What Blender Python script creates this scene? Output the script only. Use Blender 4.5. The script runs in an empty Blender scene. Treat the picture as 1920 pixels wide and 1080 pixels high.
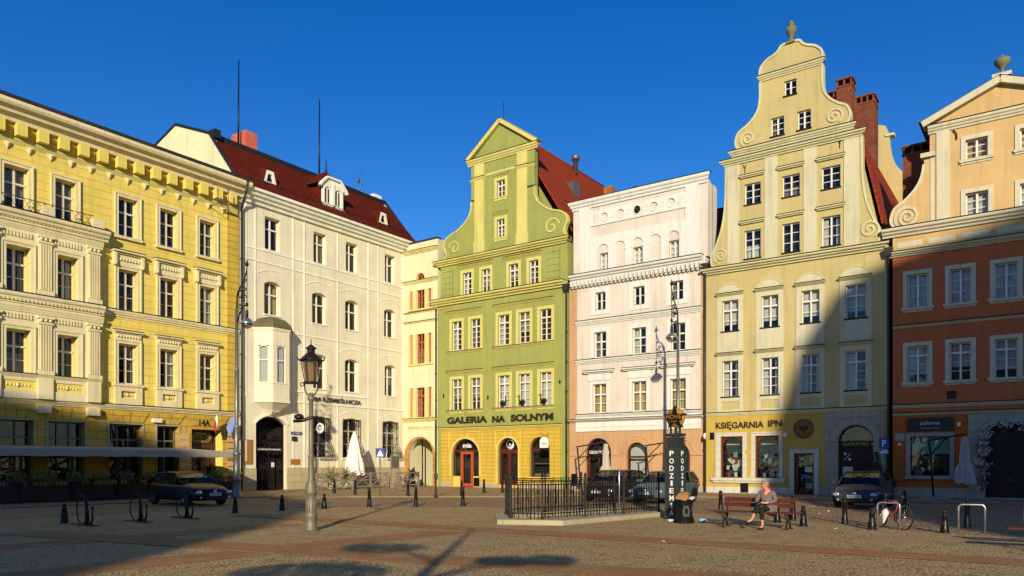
import bpy, bmesh, math, random
from mathutils import Vector, Matrix
from mathutils.geometry import tessellate_polygon
R = math.radians
rnd = random.Random(7)
sc = bpy.context.scene
col = sc.collection
# ------------------------------------------------------------------ camera, sky, sun, exposure
cam = bpy.data.objects.new('camera', bpy.data.cameras.new('camera')); col.objects.link(cam)
cam.location = (0, 0, 1.75); cam.rotation_euler = (R(90), 0, 0)
cam.data.sensor_width = 36; cam.data.lens = 36 * 1420 / 1920
cam.data.shift_y = (870 - 540) / 1920
cam.data.clip_start = 0.1; cam.data.clip_end = 2000
sc.camera = cam
SUN_EL, SUN_AZ = 16.6, 1.9            # light travels towards +Y, slightly to +X
w = bpy.data.worlds.new('World'); sc.world = w; w.use_nodes = True
nt = w.node_tree; nt.nodes.clear()
sky = nt.nodes.new('ShaderNodeTexSky'); sky.sky_type = 'NISHITA'; sky.sun_disc = False
sky.sun_elevation = R(SUN_EL); sky.sun_rotation = R(180 + SUN_AZ)
sky.air_density = 1.0; sky.dust_density = 0.1; sky.ozone_density = 3.5; sky.altitude = 100
hs = nt.nodes.new('ShaderNodeHueSaturation'); hs.inputs['Saturation'].default_value = 1.33; hs.inputs['Hue'].default_value = .516
bg = nt.nodes.new('ShaderNodeBackground'); bg.inputs['Strength'].default_value = 0.13
wo = nt.nodes.new('ShaderNodeOutputWorld')
nt.links.new(sky.outputs[0], hs.inputs['Color']); nt.links.new(hs.outputs[0], bg.inputs[0]); nt.links.new(bg.outputs[0], wo.inputs[0])
sl = bpy.data.lights.new('sun', 'SUN'); sl.energy = 5.0; sl.angle = R(0.6); sl.color = (1.0, 0.87, 0.66)
sun = bpy.data.objects.new('sun', sl); col.objects.link(sun); sun.location = (0, -20, 40)
d = Vector((math.sin(R(SUN_AZ)) * math.cos(R(SUN_EL)), math.cos(R(SUN_AZ)) * math.cos(R(SUN_EL)), -math.sin(R(SUN_EL))))
sun.rotation_euler = d.to_track_quat('-Z', 'Y').to_euler()
sc.view_settings.view_transform = 'Standard'; sc.view_settings.look = 'None'
sc.view_settings.exposure = 0.14; sc.view_settings.gamma = 1.0
sc.cycles.max_bounces = 6; sc.cycles.transparent_max_bounces = 12

# ------------------------------------------------------------------ materials
def lin(c): return tuple((v / 255 / 12.92) if v / 255 <= .04045 else ((v / 255 + .055) / 1.055) ** 2.4 for v in c)
MC = {}
class N:                                # tiny node helper
    def __init__(s, name, rough=.8, metal=0.0, spec=.3):
        s.m = bpy.data.materials.new(name); s.m.use_nodes = True; s.t = s.m.node_tree
        s.b = s.t.nodes['Principled BSDF']; s.b.inputs['Roughness'].default_value = rough
        s.b.inputs['Metallic'].default_value = metal; s.b.inputs['Specular IOR Level'].default_value = spec
        s.o = s.t.nodes['Material Output']
    def n(s, typ, **kw):
        x = s.t.nodes.new('ShaderNode' + typ)
        for k, v in kw.items():
            if k in ('vec',): s.l(v, x.inputs['Vector'])
            elif k.startswith('i_'): x.inputs[k[2:].replace('_', ' ')].default_value = v
            else: setattr(x, k, v)
        return x
    def l(s, a, b): s.t.links.new(a, b)
    def mix(s, fac, a, b, mode='MIX'):
        x = s.t.nodes.new('ShaderNodeMix'); x.data_type = 'RGBA'; x.blend_type = mode
        for v, i in ((fac, 0), (a, 6), (b, 7)):
            if hasattr(v, 'links'): s.l(v, x.inputs[i])
            else: x.inputs[i].default_value = v if i == 0 else (*v[:3], 1)
        return x.outputs[2]
    def ramp(s, v, p0, p1, c0=(0, 0, 0), c1=(1, 1, 1)):
        x = s.t.nodes.new('ShaderNodeValToRGB'); s.l(v, x.inputs[0])
        x.color_ramp.elements[0].position = p0; x.color_ramp.elements[1].position = p1
        x.color_ramp.elements[0].color = (*c0, 1); x.color_ramp.elements[1].color = (*c1, 1)
        return x.outputs[0]
    def bump(s, h, st=.3, dist=.02, prev=None):
        x = s.t.nodes.new('ShaderNodeBump'); x.inputs['Strength'].default_value = st; x.inputs['Distance'].default_value = dist
        s.l(h, x.inputs['Height'])
        if prev: s.l(prev, x.inputs['Normal'])
        return x.outputs[0]
    def coord(s, xz=False):
        tc = s.n('TexCoord').outputs['Object']
        if not xz: return tc
        sp = s.n('SeparateXYZ'); s.l(tc, sp.inputs[0]); cb = s.n('CombineXYZ')
        if xz == 'xz': s.l(sp.outputs[0], cb.inputs[0])
        else:
            ad = s.n('Math', operation='ADD'); s.l(sp.outputs[0], ad.inputs[0]); s.l(sp.outputs[1], ad.inputs[1]); s.l(ad.outputs[0], cb.inputs[0])
        s.l(sp.outputs[2], cb.inputs[1]); return cb.outputs[0]
def plain(name, c, rough=.6, metal=0, spec=.4):
    if name in MC: return MC[name]
    k = N(name, rough, metal, spec); k.b.inputs['Base Color'].default_value = (*lin(c), 1)
    if metal or rough < .5:
        nz = k.n('TexNoise', i_Scale=9.0, i_Detail=4.0); k.l(k.coord(), nz.inputs['Vector'])
        mr = k.n('MapRange'); k.l(nz.outputs[0], mr.inputs[0]); mr.inputs[3].default_value = max(.05, rough - .12); mr.inputs[4].default_value = rough + .15
        k.l(mr.outputs[0], k.b.inputs['Roughness'])
    MC[name] = k.m; return k.m
def plaster(name, c, var=.13, lines=None, stain=.28, rough=.85, bump=.25):
    """painted render: blotches, vertical dirt runs, optional incised ashlar joints (w, h, joint, offset)"""
    k = N(name, rough); L = lin(c); tc = k.coord()
    n1 = k.n('TexNoise', i_Scale=.55, i_Detail=6.0, i_Roughness=.65); k.l(tc, n1.inputs['Vector'])
    mp = k.n('Mapping'); mp.inputs['Scale'].default_value = (2.6, 2.6, .16); k.l(tc, mp.inputs[0])
    n2 = k.n('TexNoise', i_Scale=1.2, i_Detail=7.0, i_Roughness=.7); k.l(mp.outputs[0], n2.inputs['Vector'])
    n3 = k.n('TexNoise', i_Scale=38.0, i_Detail=3.0); k.l(tc, n3.inputs['Vector'])
    c1 = k.mix(k.ramp(n1.outputs[0], .3, .7), tuple(v * (1 - var) for v in L), tuple(min(1, v * (1 + var * .6)) for v in L))
    dk = tuple(v * .62 for v in L)
    r2 = k.ramp(n2.outputs[0], .5, .76); mm = k.n('Math', operation='MULTIPLY'); k.l(r2, mm.inputs[0]); mm.inputs[1].default_value = stain * 2.6
    c2 = k.mix(mm.outputs[0], c1, dk)
    nrm = k.bump(n3.outputs[0], bump, .01)
    if lines:
        bw, bh, j, off = lines
        br = k.n('TexBrick', offset=off); k.l(k.coord('xyz'), br.inputs['Vector'])
        br.inputs['Scale'].default_value = 1; br.inputs['Brick Width'].default_value = bw; br.inputs['Row Height'].default_value = bh
        br.inputs['Mortar Size'].default_value = j; br.inputs['Mortar Smooth'].default_value = .15
        c2 = k.mix(br.outputs['Fac'], c2, tuple(v * .68 for v in L))
        iv = k.n('Math', operation='SUBTRACT'); iv.inputs[0].default_value = 1; k.l(br.outputs['Fac'], iv.inputs[1])
        nrm = k.bump(iv.outputs[0], .8, .04, nrm)
    k.l(c2, k.b.inputs['Base Color']); k.l(nrm, k.b.inputs['Normal'])
    MC[name] = k.m; return k.m
def brickmat(name, c1, c2, mortar, bw=.25, bh=.075, j=.008, rough=.85, bump=.5, xz=True, scale=1):
    k = N(name, rough, 0, .12); br = k.n('TexBrick'); k.l(k.coord('xyz') if xz else k.coord(), br.inputs['Vector'])
    br.inputs['Scale'].default_value = scale; br.inputs['Brick Width'].default_value = bw; br.inputs['Row Height'].default_value = bh; br.inputs['Mortar Size'].default_value = j
    for i, c in (('Color1', c1), ('Color2', c2), ('Mortar', mortar)): br.inputs[i].default_value = (*lin(c), 1)
    n1 = k.n('TexNoise', i_Scale=1.3, i_Detail=6.0, i_Roughness=.7); k.l(k.coord(), n1.inputs['Vector'])
    c = k.mix(k.ramp(n1.outputs[0], .35, .75), br.outputs['Color'], tuple(v * .55 for v in lin(c1)))
    k.l(c, k.b.inputs['Base Color'])
    iv = k.n('Math', operation='SUBTRACT'); iv.inputs[0].default_value = 1; k.l(br.outputs['Fac'], iv.inputs[1])
    k.l(k.bump(iv.outputs[0], bump, .03), k.b.inputs['Normal']); MC[name] = k.m; return k.m
def cobbles(name, ca, cb, gap, size, bump=.7, patch=.35):
    k = N(name, .78, 0, .25); tc = k.coord(); s = 1 / size
    nn = k.n('TexNoise', i_Scale=.9, i_Detail=2.0); k.l(tc, nn.inputs['Vector'])
    vm = k.n('VectorMath', operation='SCALE'); k.l(nn.outputs['Color'], vm.inputs[0]); vm.inputs['Scale'].default_value = .35
    va = k.n('VectorMath', operation='ADD'); k.l(tc, va.inputs[0]); k.l(vm.outputs[0], va.inputs[1])
    vo = k.n('TexVoronoi', feature='DISTANCE_TO_EDGE', i_Scale=s, i_Randomness=.62); k.l(va.outputs[0], vo.inputs['Vector'])
    vc = k.n('TexVoronoi', feature='F1', i_Scale=s, i_Randomness=.62); k.l(va.outputs[0], vc.inputs['Vector'])
    n1 = k.n('TexNoise', i_Scale=.35, i_Detail=8.0, i_Roughness=.6); k.l(tc, n1.inputs['Vector'])
    n2 = k.n('TexNoise', i_Scale=14.0, i_Detail=5.0); k.l(tc, n2.inputs['Vector'])
    sp = k.n('SeparateColor'); k.l(vc.outputs['Color'], sp.inputs[0])
    c = k.mix(sp.outputs[0], lin(ca), lin(cb)); A = tuple(v * (1 - patch) for v in lin(ca))
    c = k.mix(k.ramp(n1.outputs[0], .38, .7), c, A); c = k.mix(k.ramp(n2.outputs[0], .5, .8), c, tuple(v * .8 for v in lin(cb)))
    e = k.ramp(vo.outputs['Distance'], .02, .12); c = k.mix(e, lin(gap), c)
    k.l(c, k.b.inputs['Base Color'])
    nb = k.bump(k.ramp(vo.outputs['Distance'], 0, .3), bump, .035); nb = k.bump(n2.outputs[0], .3, .01, nb)
    k.l(nb, k.b.inputs['Normal']); MC[name] = k.m; return k.m
def glassmat(name='window_glass', tint=(.80, .84, .84), ior=1.5, rough=.012, base=.0):
    k = N(name); t = k.t; t.nodes.remove(k.b)
    tr = k.n('BsdfTransparent'); tr.inputs[0].default_value = (*tint, 1)
    gl = k.n('BsdfGlossy'); gl.inputs['Roughness'].default_value = rough
    fr = k.n('LayerWeight'); fr.inputs[0].default_value = .5
    nz = k.n('TexNoise', i_Scale=1.7, i_Detail=2.0); k.l(k.coord(), nz.inputs['Vector']); bp = k.bump(nz.outputs[0], .3, .04)
    k.l(bp, gl.inputs['Normal']); 
    pw = k.n('Math', operation='POWER'); k.l(fr.outputs['Facing'], pw.inputs[0]); pw.inputs[1].default_value = 4.0
    ad = k.n('Math', operation='MULTIPLY_ADD'); k.l(pw.outputs[0], ad.inputs[0]); ad.inputs[1].default_value = .9; ad.inputs[2].default_value = .06 + base
    mx = k.n('MixShader'); k.l(ad.outputs[0], mx.inputs[0]); k.l(tr.outputs[0], mx.inputs[1]); k.l(gl.outputs[0], mx.inputs[2])
    k.l(mx.outputs[0], k.o.inputs[0]); MC[name] = k.m; return k.m
def woodmat(name, c, rough=.55):
    k = N(name, rough); mp = k.n('Mapping'); mp.inputs['Scale'].default_value = (1.5, 12, 12); k.l(k.coord(), mp.inputs[0])
    n1 = k.n('TexNoise', i_Scale=3.0, i_Detail=6.0); k.l(mp.outputs[0], n1.inputs['Vector']); L = lin(c)
    k.l(k.mix(n1.outputs[0], tuple(v * .55 for v in L), tuple(v * 1.35 for v in L)), k.b.inputs['Base Color'])
    k.l(k.bump(n1.outputs[0], .3, .01), k.b.inputs['Normal']); MC[name] = k.m; return k.m
def leafmat(name, a, b):
    k = N(name, .55, 0, .35); gi = k.n('NewGeometry'); n1 = k.n('TexNoise', i_Scale=3.5, i_Detail=3.0); k.l(k.coord(), n1.inputs['Vector'])
    c = k.mix(k.ramp(n1.outputs[0], .35, .65), lin(a), lin(b)); c2 = k.mix(gi.outputs['Random Per Island'], c, lin(b)); k.l(c2, k.b.inputs['Base Color'])
    MC[name] = k.m; return k.m
# ------------------------------------------------------------------ geometry helpers
class MB:
    def __init__(s): s.v = []; s.f = []; s.s = []
    def add(s, vs, fs, smooth=False):
        o = len(s.v); s.v += [tuple(p) for p in vs]; s.f += [tuple(i + o for i in f) for f in fs]; s.s += [smooth] * len(fs); return s
    def box(s, x0, x1, y0, y1, z0, z1):
        return s.add([(x0, y0, z0), (x1, y0, z0), (x1, y1, z0), (x0, y1, z0), (x0, y0, z1), (x1, y0, z1), (x1, y1, z1), (x0, y1, z1)],
                     [(0, 3, 2, 1), (4, 5, 6, 7), (0, 1, 5, 4), (1, 2, 6, 5), (2, 3, 7, 6), (3, 0, 4, 7)])
    def plate(s, out, holes, y0, y1, front_only=False):
        """polygon in x,z (with holes) extruded from y0 (front) to y1"""
        loops = [list(out)] + [list(h) for h in holes]
        tris = tessellate_polygon([[Vector((p[0], p[1], 0)) for p in l] for l in loops])
        flat = [p for l in loops for p in l]; n = len(flat)
        vs = [(p[0], y0, p[1]) for p in flat] + ([] if front_only else [(p[0], y1, p[1]) for p in flat])
        fs = [tuple(t) for t in tris]
        if not front_only:
            fs += [tuple(i + n for i in reversed(t)) for t in tris]
            o = 0
            for l in loops:
                m = len(l)
                fs += [(o + i, o + (i + 1) % m, o + (i + 1) % m + n, o + i + n) for i in range(m)]
                o += m
        return s.add(vs, fs)
    def bar(s, a, b, w, h=None):            # square bar between two points
        h = h or w; a = Vector(a); b = Vector(b); d = (b - a).normalized(); up = Vector((0, 0, 1)) if abs(d.z) < .95 else Vector((0, 1, 0))
        x = d.cross(up).normalized() * w / 2; y = x.cross(d).normalized() * h / 2
        vs = [p + q for p in (a, b) for q in (-x - y, x - y, x + y, -x + y)]
        return s.add(vs, [(3, 2, 1, 0), (4, 5, 6, 7), (0, 1, 5, 4), (1, 2, 6, 5), (2, 3, 7, 6), (3, 0, 4, 7)])
    def tube(s, pts, r, n=8, closed=False, cap=True):
        pts = [Vector(p) for p in pts]; m = len(pts); vs = []; rr = r if isinstance(r, (list, tuple)) else [r] * m
        nx = None
        for i, p in enumerate(pts):
            d = (pts[(i + 1) % m] - pts[i - 1]) if closed else (pts[min(i + 1, m - 1)] - pts[max(i - 1, 0)])
            d.normalize()
            if nx is None: nx = d.orthogonal().normalized()
            nx = (nx - d * nx.dot(d)); nx = nx.normalized() if nx.length > 1e-5 else d.orthogonal().normalized()
            ny = d.cross(nx)
            for k in range(n):
                a = 2 * math.pi * k / n; vs.append(p + (nx * math.cos(a) + ny * math.sin(a)) * rr[i])
        fs = []
        for i in range(m if closed else m - 1):
            j = (i + 1) % m
            fs += [(i * n + k, i * n + (k + 1) % n, j * n + (k + 1) % n, j * n + k) for k in range(n)]
        if cap and not closed: fs += [tuple(range(n - 1, -1, -1)), tuple((m - 1) * n + k for k in range(n))]
        return s.add(vs, fs, True)
    def lathe(s, prof, n=16, c=(0, 0, 0), smooth=True, axis='z', rot=0):
        vs = []
        for r, z in prof:
            for k in range(n):
                a = 2 * math.pi * k / n + rot; x, y = r * math.cos(a), r * math.sin(a)
                vs.append((c[0] + x, c[1] + y, c[2] + z) if axis == 'z' else ((c[0] + x, c[1] + z, c[2] + y) if axis == 'y' else (c[0] + z, c[1] + x, c[2] + y)))
        m = len(prof); fs = [(i * n + k, i * n + (k + 1) % n, (i + 1) * n + (k + 1) % n, (i + 1) * n + k) for i in range(m - 1) for k in range(n)]
        fs += [tuple(range(n - 1, -1, -1)), tuple((m - 1) * n + k for k in range(n))]
        return s.add(vs, fs, smooth)
    def ball(s, c, r, n=10, m=6, sz=1):
        return s.lathe([(max(.001, r * math.sin(math.pi * i / m)), -r * sz * math.cos(math.pi * i / m)) for i in range(m + 1)], n, c)
    def sheet(s, poly, z0, z1):             # polygon in x,y extruded in z
        o = MB().plate(poly, [], 0, 1); n = len(poly)
        return s.add([(v[0], v[2], z1 if i < n else z0) for i, v in enumerate(o.v)], o.f)
    def xf(s, M, a=0):
        for i in range(a, len(s.v)): s.v[i] = tuple(M @ Vector(s.v[i]))
        return s
    def mesh(s, name, mat):
        me = bpy.data.meshes.new(name); me.from_pydata(s.v, [], s.f); me.update()
        if any(s.s): me.polygons.foreach_set('use_smooth', s.s)
        bm = bmesh.new(); bm.from_mesh(me); bmesh.ops.recalc_face_normals(bm, faces=bm.faces); bm.to_mesh(me); bm.free()
        for m in (mat if isinstance(mat, list) else [mat]): me.materials.append(MC[m] if isinstance(m, str) else m)
        return me
    def build(s, name, mat, parent=None, loc=None, rot=None):
        return link(name, s.mesh(name, mat), parent, loc, rot)
def link(name, data, parent=None, loc=None, rot=None):
    o = bpy.data.objects.new(name, data); col.objects.link(o)
    if parent: o.parent = parent
    if loc: o.location = loc
    if rot: o.rotation_euler = rot
    return o
def tag(o, label, cat=None, group=None, kind=None):
    if label: o['label'] = label
    if cat: o['category'] = cat
    if group: o['group'] = group
    if kind: o['kind'] = kind
    return o
def empty(name, loc, rz, label, cat, group=None):
    o = link(name, None, None, loc, (0, 0, rz)); o.empty_display_size = .3; return tag(o, label, cat, group)
def copy_tree(o, parent=None):
    c = o.copy(); col.objects.link(c); c.parent = parent
    for ch in [k for k in bpy.data.objects if k.parent == o and k != c]: copy_tree(ch, c)
    return c
def arc(x0, x1, z, rise, n=14):             # arch from left to right springing at z
    if rise <= 0: return [(x0, z), (x1, z)]
    h = (x1 - x0) / 2; Rr = (h * h + rise * rise) / (2 * rise); cx = (x0 + x1) / 2; cz = z + rise - Rr; a = math.asin(min(1, h / Rr))
    if rise >= h * .999: a = math.pi / 2
    return [(cx + Rr * math.sin(-a + 2 * a * i / n), cz + Rr * math.cos(-a + 2 * a * i / n)) for i in range(n + 1)]
def opening(x0, x1, z0, z1, rise=0, e=0, eb=None):   # closed outline; e expands
    eb = e if eb is None else eb
    return [(x0 - e, z0 - eb)] + arc(x0 - e, x1 + e, z1 - rise, rise + e if rise else 0)[::1] + [(x1 + e, z0 - eb)] if rise else \
        [(x0 - e, z0 - eb), (x0 - e, z1 + e), (x1 + e, z1 + e), (x1 + e, z0 - eb)]
def text_mesh(body, mat, x0, x1, z0, z1, y, depth=.03, name='lettering', bold=0.0, parent=None, flip=False, keep=False, shear=0):
    cu = bpy.data.curves.new('t', 'FONT'); cu.body = body; cu.extrude = .5; cu.offset = bold; cu.shear = shear
    to = bpy.data.objects.new('t', cu); col.objects.link(to); bpy.context.view_layer.update()
    me = bpy.data.meshes.new_from_object(to.evaluated_get(bpy.context.evaluated_depsgraph_get())); bpy.data.objects.remove(to)
    xs = [v.co.x for v in me.vertices]; ys = [v.co.y for v in me.vertices]
    a, b, c, dd = min(xs), max(xs), min(ys), max(ys); sx = (x1 - x0) / (b - a); sz = (z1 - z0) / (dd - c)
    if keep: sx = sz = min(sx, sz); x0 += ((x1 - x0) - sx * (b - a)) / 2
    for v in me.vertices:
        x, yy, z = v.co; v.co = (x0 + (x - a) * sx, y - depth / 2 - z * depth, z0 + (yy - c) * sz)
    me.name = name; me.materials.append(MC[mat]); return link(name, me, parent)
def smooth_chain(chain, radii, mat, name, parent=None, sub=1, edges=None):
    """skin-modifier body along connected points; returns finished mesh object"""
    me = bpy.data.meshes.new(name); ed = edges or [(i, i + 1) for i in range(len(chain) - 1)]
    me.from_pydata(chain, ed, []); o = bpy.data.objects.new(name, me); col.objects.link(o)
    sk = o.modifiers.new('s', 'SKIN'); sk.use_smooth_shade = True
    for i, v in enumerate(me.skin_vertices[0].data):
        r = radii[i]; v.radius = (r, r) if not isinstance(r, tuple) else r; v.use_root = (i == 0)
    o.modifiers.new('u', 'SUBSURF').levels = sub; o.modifiers['u'].render_levels = sub
    bpy.context.view_layer.update()
    m2 = bpy.data.meshes.new_from_object(o.evaluated_get(bpy.context.evaluated_depsgraph_get())); bpy.data.objects.remove(o)
    m2.name = name; m2.materials.clear(); m2.materials.append(MC[mat])
    for p in m2.polygons: p.use_smooth = True
    return link(name, m2, parent)
def leaves(m, centre, rad, n, size, r=rnd, flat=1.0, elong=1.7):
    for _ in range(n):
        while True:
            p = Vector((r.uniform(-1, 1), r.uniform(-1, 1), r.uniform(-1, 1)))
            if p.length < 1: break
        p = p * (p.length ** -.35 if p.length > .05 else 1)
        q = Vector(centre) + Vector((p.x * rad[0], p.y * rad[1], p.z * rad[2]))
        a = Vector((r.gauss(0, 1), r.gauss(0, 1), r.gauss(0, .7))).normalized(); b = a.orthogonal().normalized(); b.rotate(Matrix.Rotation(r.uniform(0, 6.3), 3, a))
        L = size * r.uniform(.6, 1.3); W = L / elong
        m.add([q - a * L / 2, q + b * W / 2, q + a * L / 2, q - b * W / 2], [(0, 1, 2, 3)])
    return m
# palette ----------------------------------------------------------------
glassmat('window_glass'); glassmat('car_glass', (.34, .36, .32), 1.5, .01, -.02); glassmat('frosted_lamp_glass', (.62, .5, .34), 1.45, .25, .1)
plain('white_paint', (222, 216, 200), .45); plain('cream_frame', (214, 204, 172), .5); plain('brown_frame', (186, 90, 34), .5)
plain('red_frame', (84, 32, 22), .5); plain('room_dark', (34, 29, 25), .95); plain('curtain_white', (196, 194, 184), .9); plain('curtain_dim', (120, 114, 102), .9); plain('blind_dim', (146, 138, 118), .9); plain('frame_shade', (116, 108, 92), .6); plain('curtain_ochre', (176, 152, 84), .9)  # dim and shade variants: indoor and terrace shade mixed into the colour
plain('iron_black', (20, 20, 21), .4, .3); plain('lead_grey', (62, 60, 58), .5, .5); plain('flashing_dark', (40, 32, 26), .7, 0, .2); plain('zinc', (118, 118, 112), .42, .6)
plain('dark_letter', (48, 36, 26), .5); plain('white_letter', (225, 225, 220), .6); plain('gold_letter', (190, 154, 60), .5)
# ------------------------------------------------------------------ facade builder
CX, CY = -8.5, 59.5                                    # inner corner of the square
AB, AL = math.atan2(-.5789, .8153), math.atan2(.8153, .5789)
def bpos(s, off=0): return (CX + .8153 * s - .5789 * off, CY - .5789 * s - .8153 * off)      # back row: metres from the corner, metres out
def lpos(t, off=0): return (CX - .5789 * t + .8153 * off, CY - .8153 * t - .5789 * off)      # left row
WR = random.Random(17)
class Bld:
    def __init__(s, row, a0, name, label):
        s.row, s.a0 = row, a0; p = bpos(a0) if row == 'b' else lpos(a0)
        s.r = empty(name, (p[0], p[1], 0), AB if row == 'b' else AL, label, 'building'); s.holes = []; s.cache = {}
    def x(s, v): return v - s.a0 if s.row == 'b' else s.a0 - v
    def xx(s, a, c): a, c = s.x(a), s.x(c); return (min(a, c), max(a, c))
    def P(s, pts): return [(s.x(p[0]), p[1]) for p in pts]
    def box(s, name, mat, a, c, y0, y1, z0, z1, parent=None): x0, x1 = s.xx(a, c); return MB().box(x0, x1, y0, y1, z0, z1).build(name, mat, parent or s.r)
    def wall(s, name, mat, out, y0=0.0, y1=.38, room=.95, rm='room_dark'):
        zs = [p[1] for p in out]; xs = [p[0] for p in out]; hs = []; rest = []
        for h in s.holes:
            cz = sum(p[1] for p in h) / len(h); cx = sum(p[0] for p in h) / len(h)
            (hs if min(zs) < cz < max(zs) and min(xs) < cx < max(xs) else rest).append(h)
        s.holes = rest
        o = MB().plate(out, hs, y0, y1).build(name, mat, s.r)
        if room: MB().plate(out, [], room, room + .05).build('room_shade_plate', rm, s.r)  # plate coloured dark to stand in for the shade of the rooms
        return o
    def rect(s, a, c, z0, z1): x0, x1 = s.xx(a, c); return [(x0, z0), (x0, z1), (x1, z1), (x1, z0)]
    def shell(s, mat, a, c, z1, depth):
        x0, x1 = s.xx(a, c)
        MB().box(x0, x0 + .3, .382, depth, -.2, z1).box(x1 - .3, x1, .382, depth, -.2, z1).box(x0 + .302, x1 - .302, depth - .3, depth, -.2, z1).box(x0 + .302, x1 - .302, 1.2, depth - .302, z1 - .2, z1 - .002).build('side_wall', mat, s.r)
    def cornice(s, mat, a, c, z0, z1, p, name='cornice', y=0.0, flash=True, ret=None):
        x0, x1 = s.xx(a, c); h = z1 - z0; m = MB()
        pr = [(y, z0), (y - .28 * p, z0), (y - .34 * p, z0 + .22 * h), (y - .62 * p, z0 + .36 * h), (y - .68 * p, z0 + .55 * h), (y - .92 * p, z0 + .66 * h), (y - p, z0 + .8 * h), (y - p, z1), (y, z1)]
        n = len(pr); e = lambda yy: (y - yy) if ret else 0    # mitred returns at the ends
        vs = [(x0 + p - e(q[0]) if ret else x0, q[0], q[1]) for q in pr] + [(x1 - p + e(q[0]) if ret else x1, q[0], q[1]) for q in pr]
        m.add(vs, [tuple(range(n)), tuple(range(2 * n - 1, n - 1, -1))] + [(i, (i + 1) % n, (i + 1) % n + n, i + n) for i in range(n)])
        o = m.build(name, mat, s.r)
        if flash: MB().box(x0 - .01, x1 + .01, y - p - .02, y + .0, z1 + .001, z1 + .05).build('flashing', 'flashing_dark', s.r)
        return o
    def win(s, a, c, z0, z1, rise=0, dep=.17, fr=.07, tr=.66, cols=2, lo=1, hi=0, fm='white_paint', sur=None, sill=None, hood=None, cur=None, name='window', mul=.09, hole=True, y0=0, pane=True):
        if cur is None and z0 > 4 and WR.random() < .42: cur = WR.choice([('side', 'curtain_dim'), ('one', 'curtain_dim'), ('half', 'blind_dim'), ('low', 'curtain_dim')])
        x0, x1 = s.xx(a, c); w = x1 - x0; h = z1 - z0
        if hole: s.holes.append(opening(x0, x1, z0, z1, rise))
        key = (round(w, 2), round(h, 2), rise, dep, fr, tr, cols, lo, hi, fm, sur, sill, hood, cur, y0)
        w = round(w, 2); h = round(h, 2)
        if key not in s.cache:
            d = {}; m = MB(); dy = y0 + dep
            m.plate(opening(0, w, 0, h, rise), [opening(fr, w - fr, fr, h - fr, max(0, rise - fr * .6) if rise < w / 2 - .02 else rise - fr)], dy, dy + .075)
            zt = tr * h if tr else h
            zt2 = h - rise * .55 if rise else h - fr
            for i in range(1, cols): cx = w * i / cols; m.box(cx - mul / 2, cx + mul / 2, dy - .02, dy + .06, fr - .01, (h - fr * .7) if (cols % 2 == 0 and i == cols // 2) else zt2 - rise * .45)
            if tr: m.box(fr - .01, w - fr + .01, dy - .035, dy + .05, zt - .045, zt + .045)
            for i in range(1, lo + 1): zz = fr + (zt - fr) * i / (lo + 1); m.box(fr - .005, w - fr + .005, dy + .012, dy + .05, zz - .016, zz + .016)
            for i in range(1, hi + 1): zz = zt + (h - zt) * i / (hi + 1); m.box(fr - .005, w - fr + .005, dy + .012, dy + .05, zz - .016, zz + .016)
            d[name] = m.mesh(name, fm)
            if pane: d['pane'] = MB().plate(opening(.02, w - .02, .02, h - .02, max(0, rise - .02)), [], dy + .055, 0, True).mesh('pane', 'window_glass')
            if sur:
                sw, sm, sp = sur[:3]; eb = sur[3] if len(sur) > 3 else sw
                if eb == 0: out = [(-sw, 0)] + (arc(-sw, w + sw, h - rise, rise + sw) if rise else [(-sw, h + sw), (w + sw, h + sw)]) + [(w + sw, 0)] + [(w, 0)] + (arc(0, w, h - rise, rise)[::-1] if rise else [(w, h), (0, h)]) + [(0, 0)]; mm = MB().plate(out, [], y0 - sp, y0 + .001)
                else: mm = MB().plate(opening(0, w, 0, h, rise, sw, eb), [opening(0, w, 0, h, rise)], y0 - sp, y0 + .001)
                if len(sur) > 4:                        # second, outer fillet
                    q = sw; mm.box(-q - .02, -q + .05, y0 - sp - .035, y0 - sp + .001, 0 if eb == 0 else -eb, h + q).box(w + q - .05, w + q + .02, y0 - sp - .035, y0 - sp + .001, 0 if eb == 0 else -eb, h + q).box(-q - .02, w + q + .02, y0 - sp - .037, y0 - sp - .001, h + q - .06, h + q + .02)
                d['surround'] = mm.mesh('surround', sm)
            if sill: ex, sh, sm, sp = sill[:4]; d['sill'] = MB().box(-ex, w + ex, y0 - sp, y0 + dep - .002, -sh, .012).box(-ex - .01, w + ex + .01, y0 - sp - .01, y0 + dep - .01, .013, .03).mesh('sill', sm)
            if hood: ex, hz, hh, sm, sp = hood; d['hood'] = MB().box(-ex, w + ex, y0 - sp * .6, y0 + .001, hz, hz + hh * .5).box(-ex - .06, w + ex + .06, y0 - sp, y0 + .002, hz + hh * .5, hz + hh).mesh('hood', sm); d['flashing'] = MB().box(-ex - .07, w + ex + .07, y0 - sp - .01, y0 + .001, hz + hh + .001, hz + hh + .045).mesh('flashing', 'flashing_dark')
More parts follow.
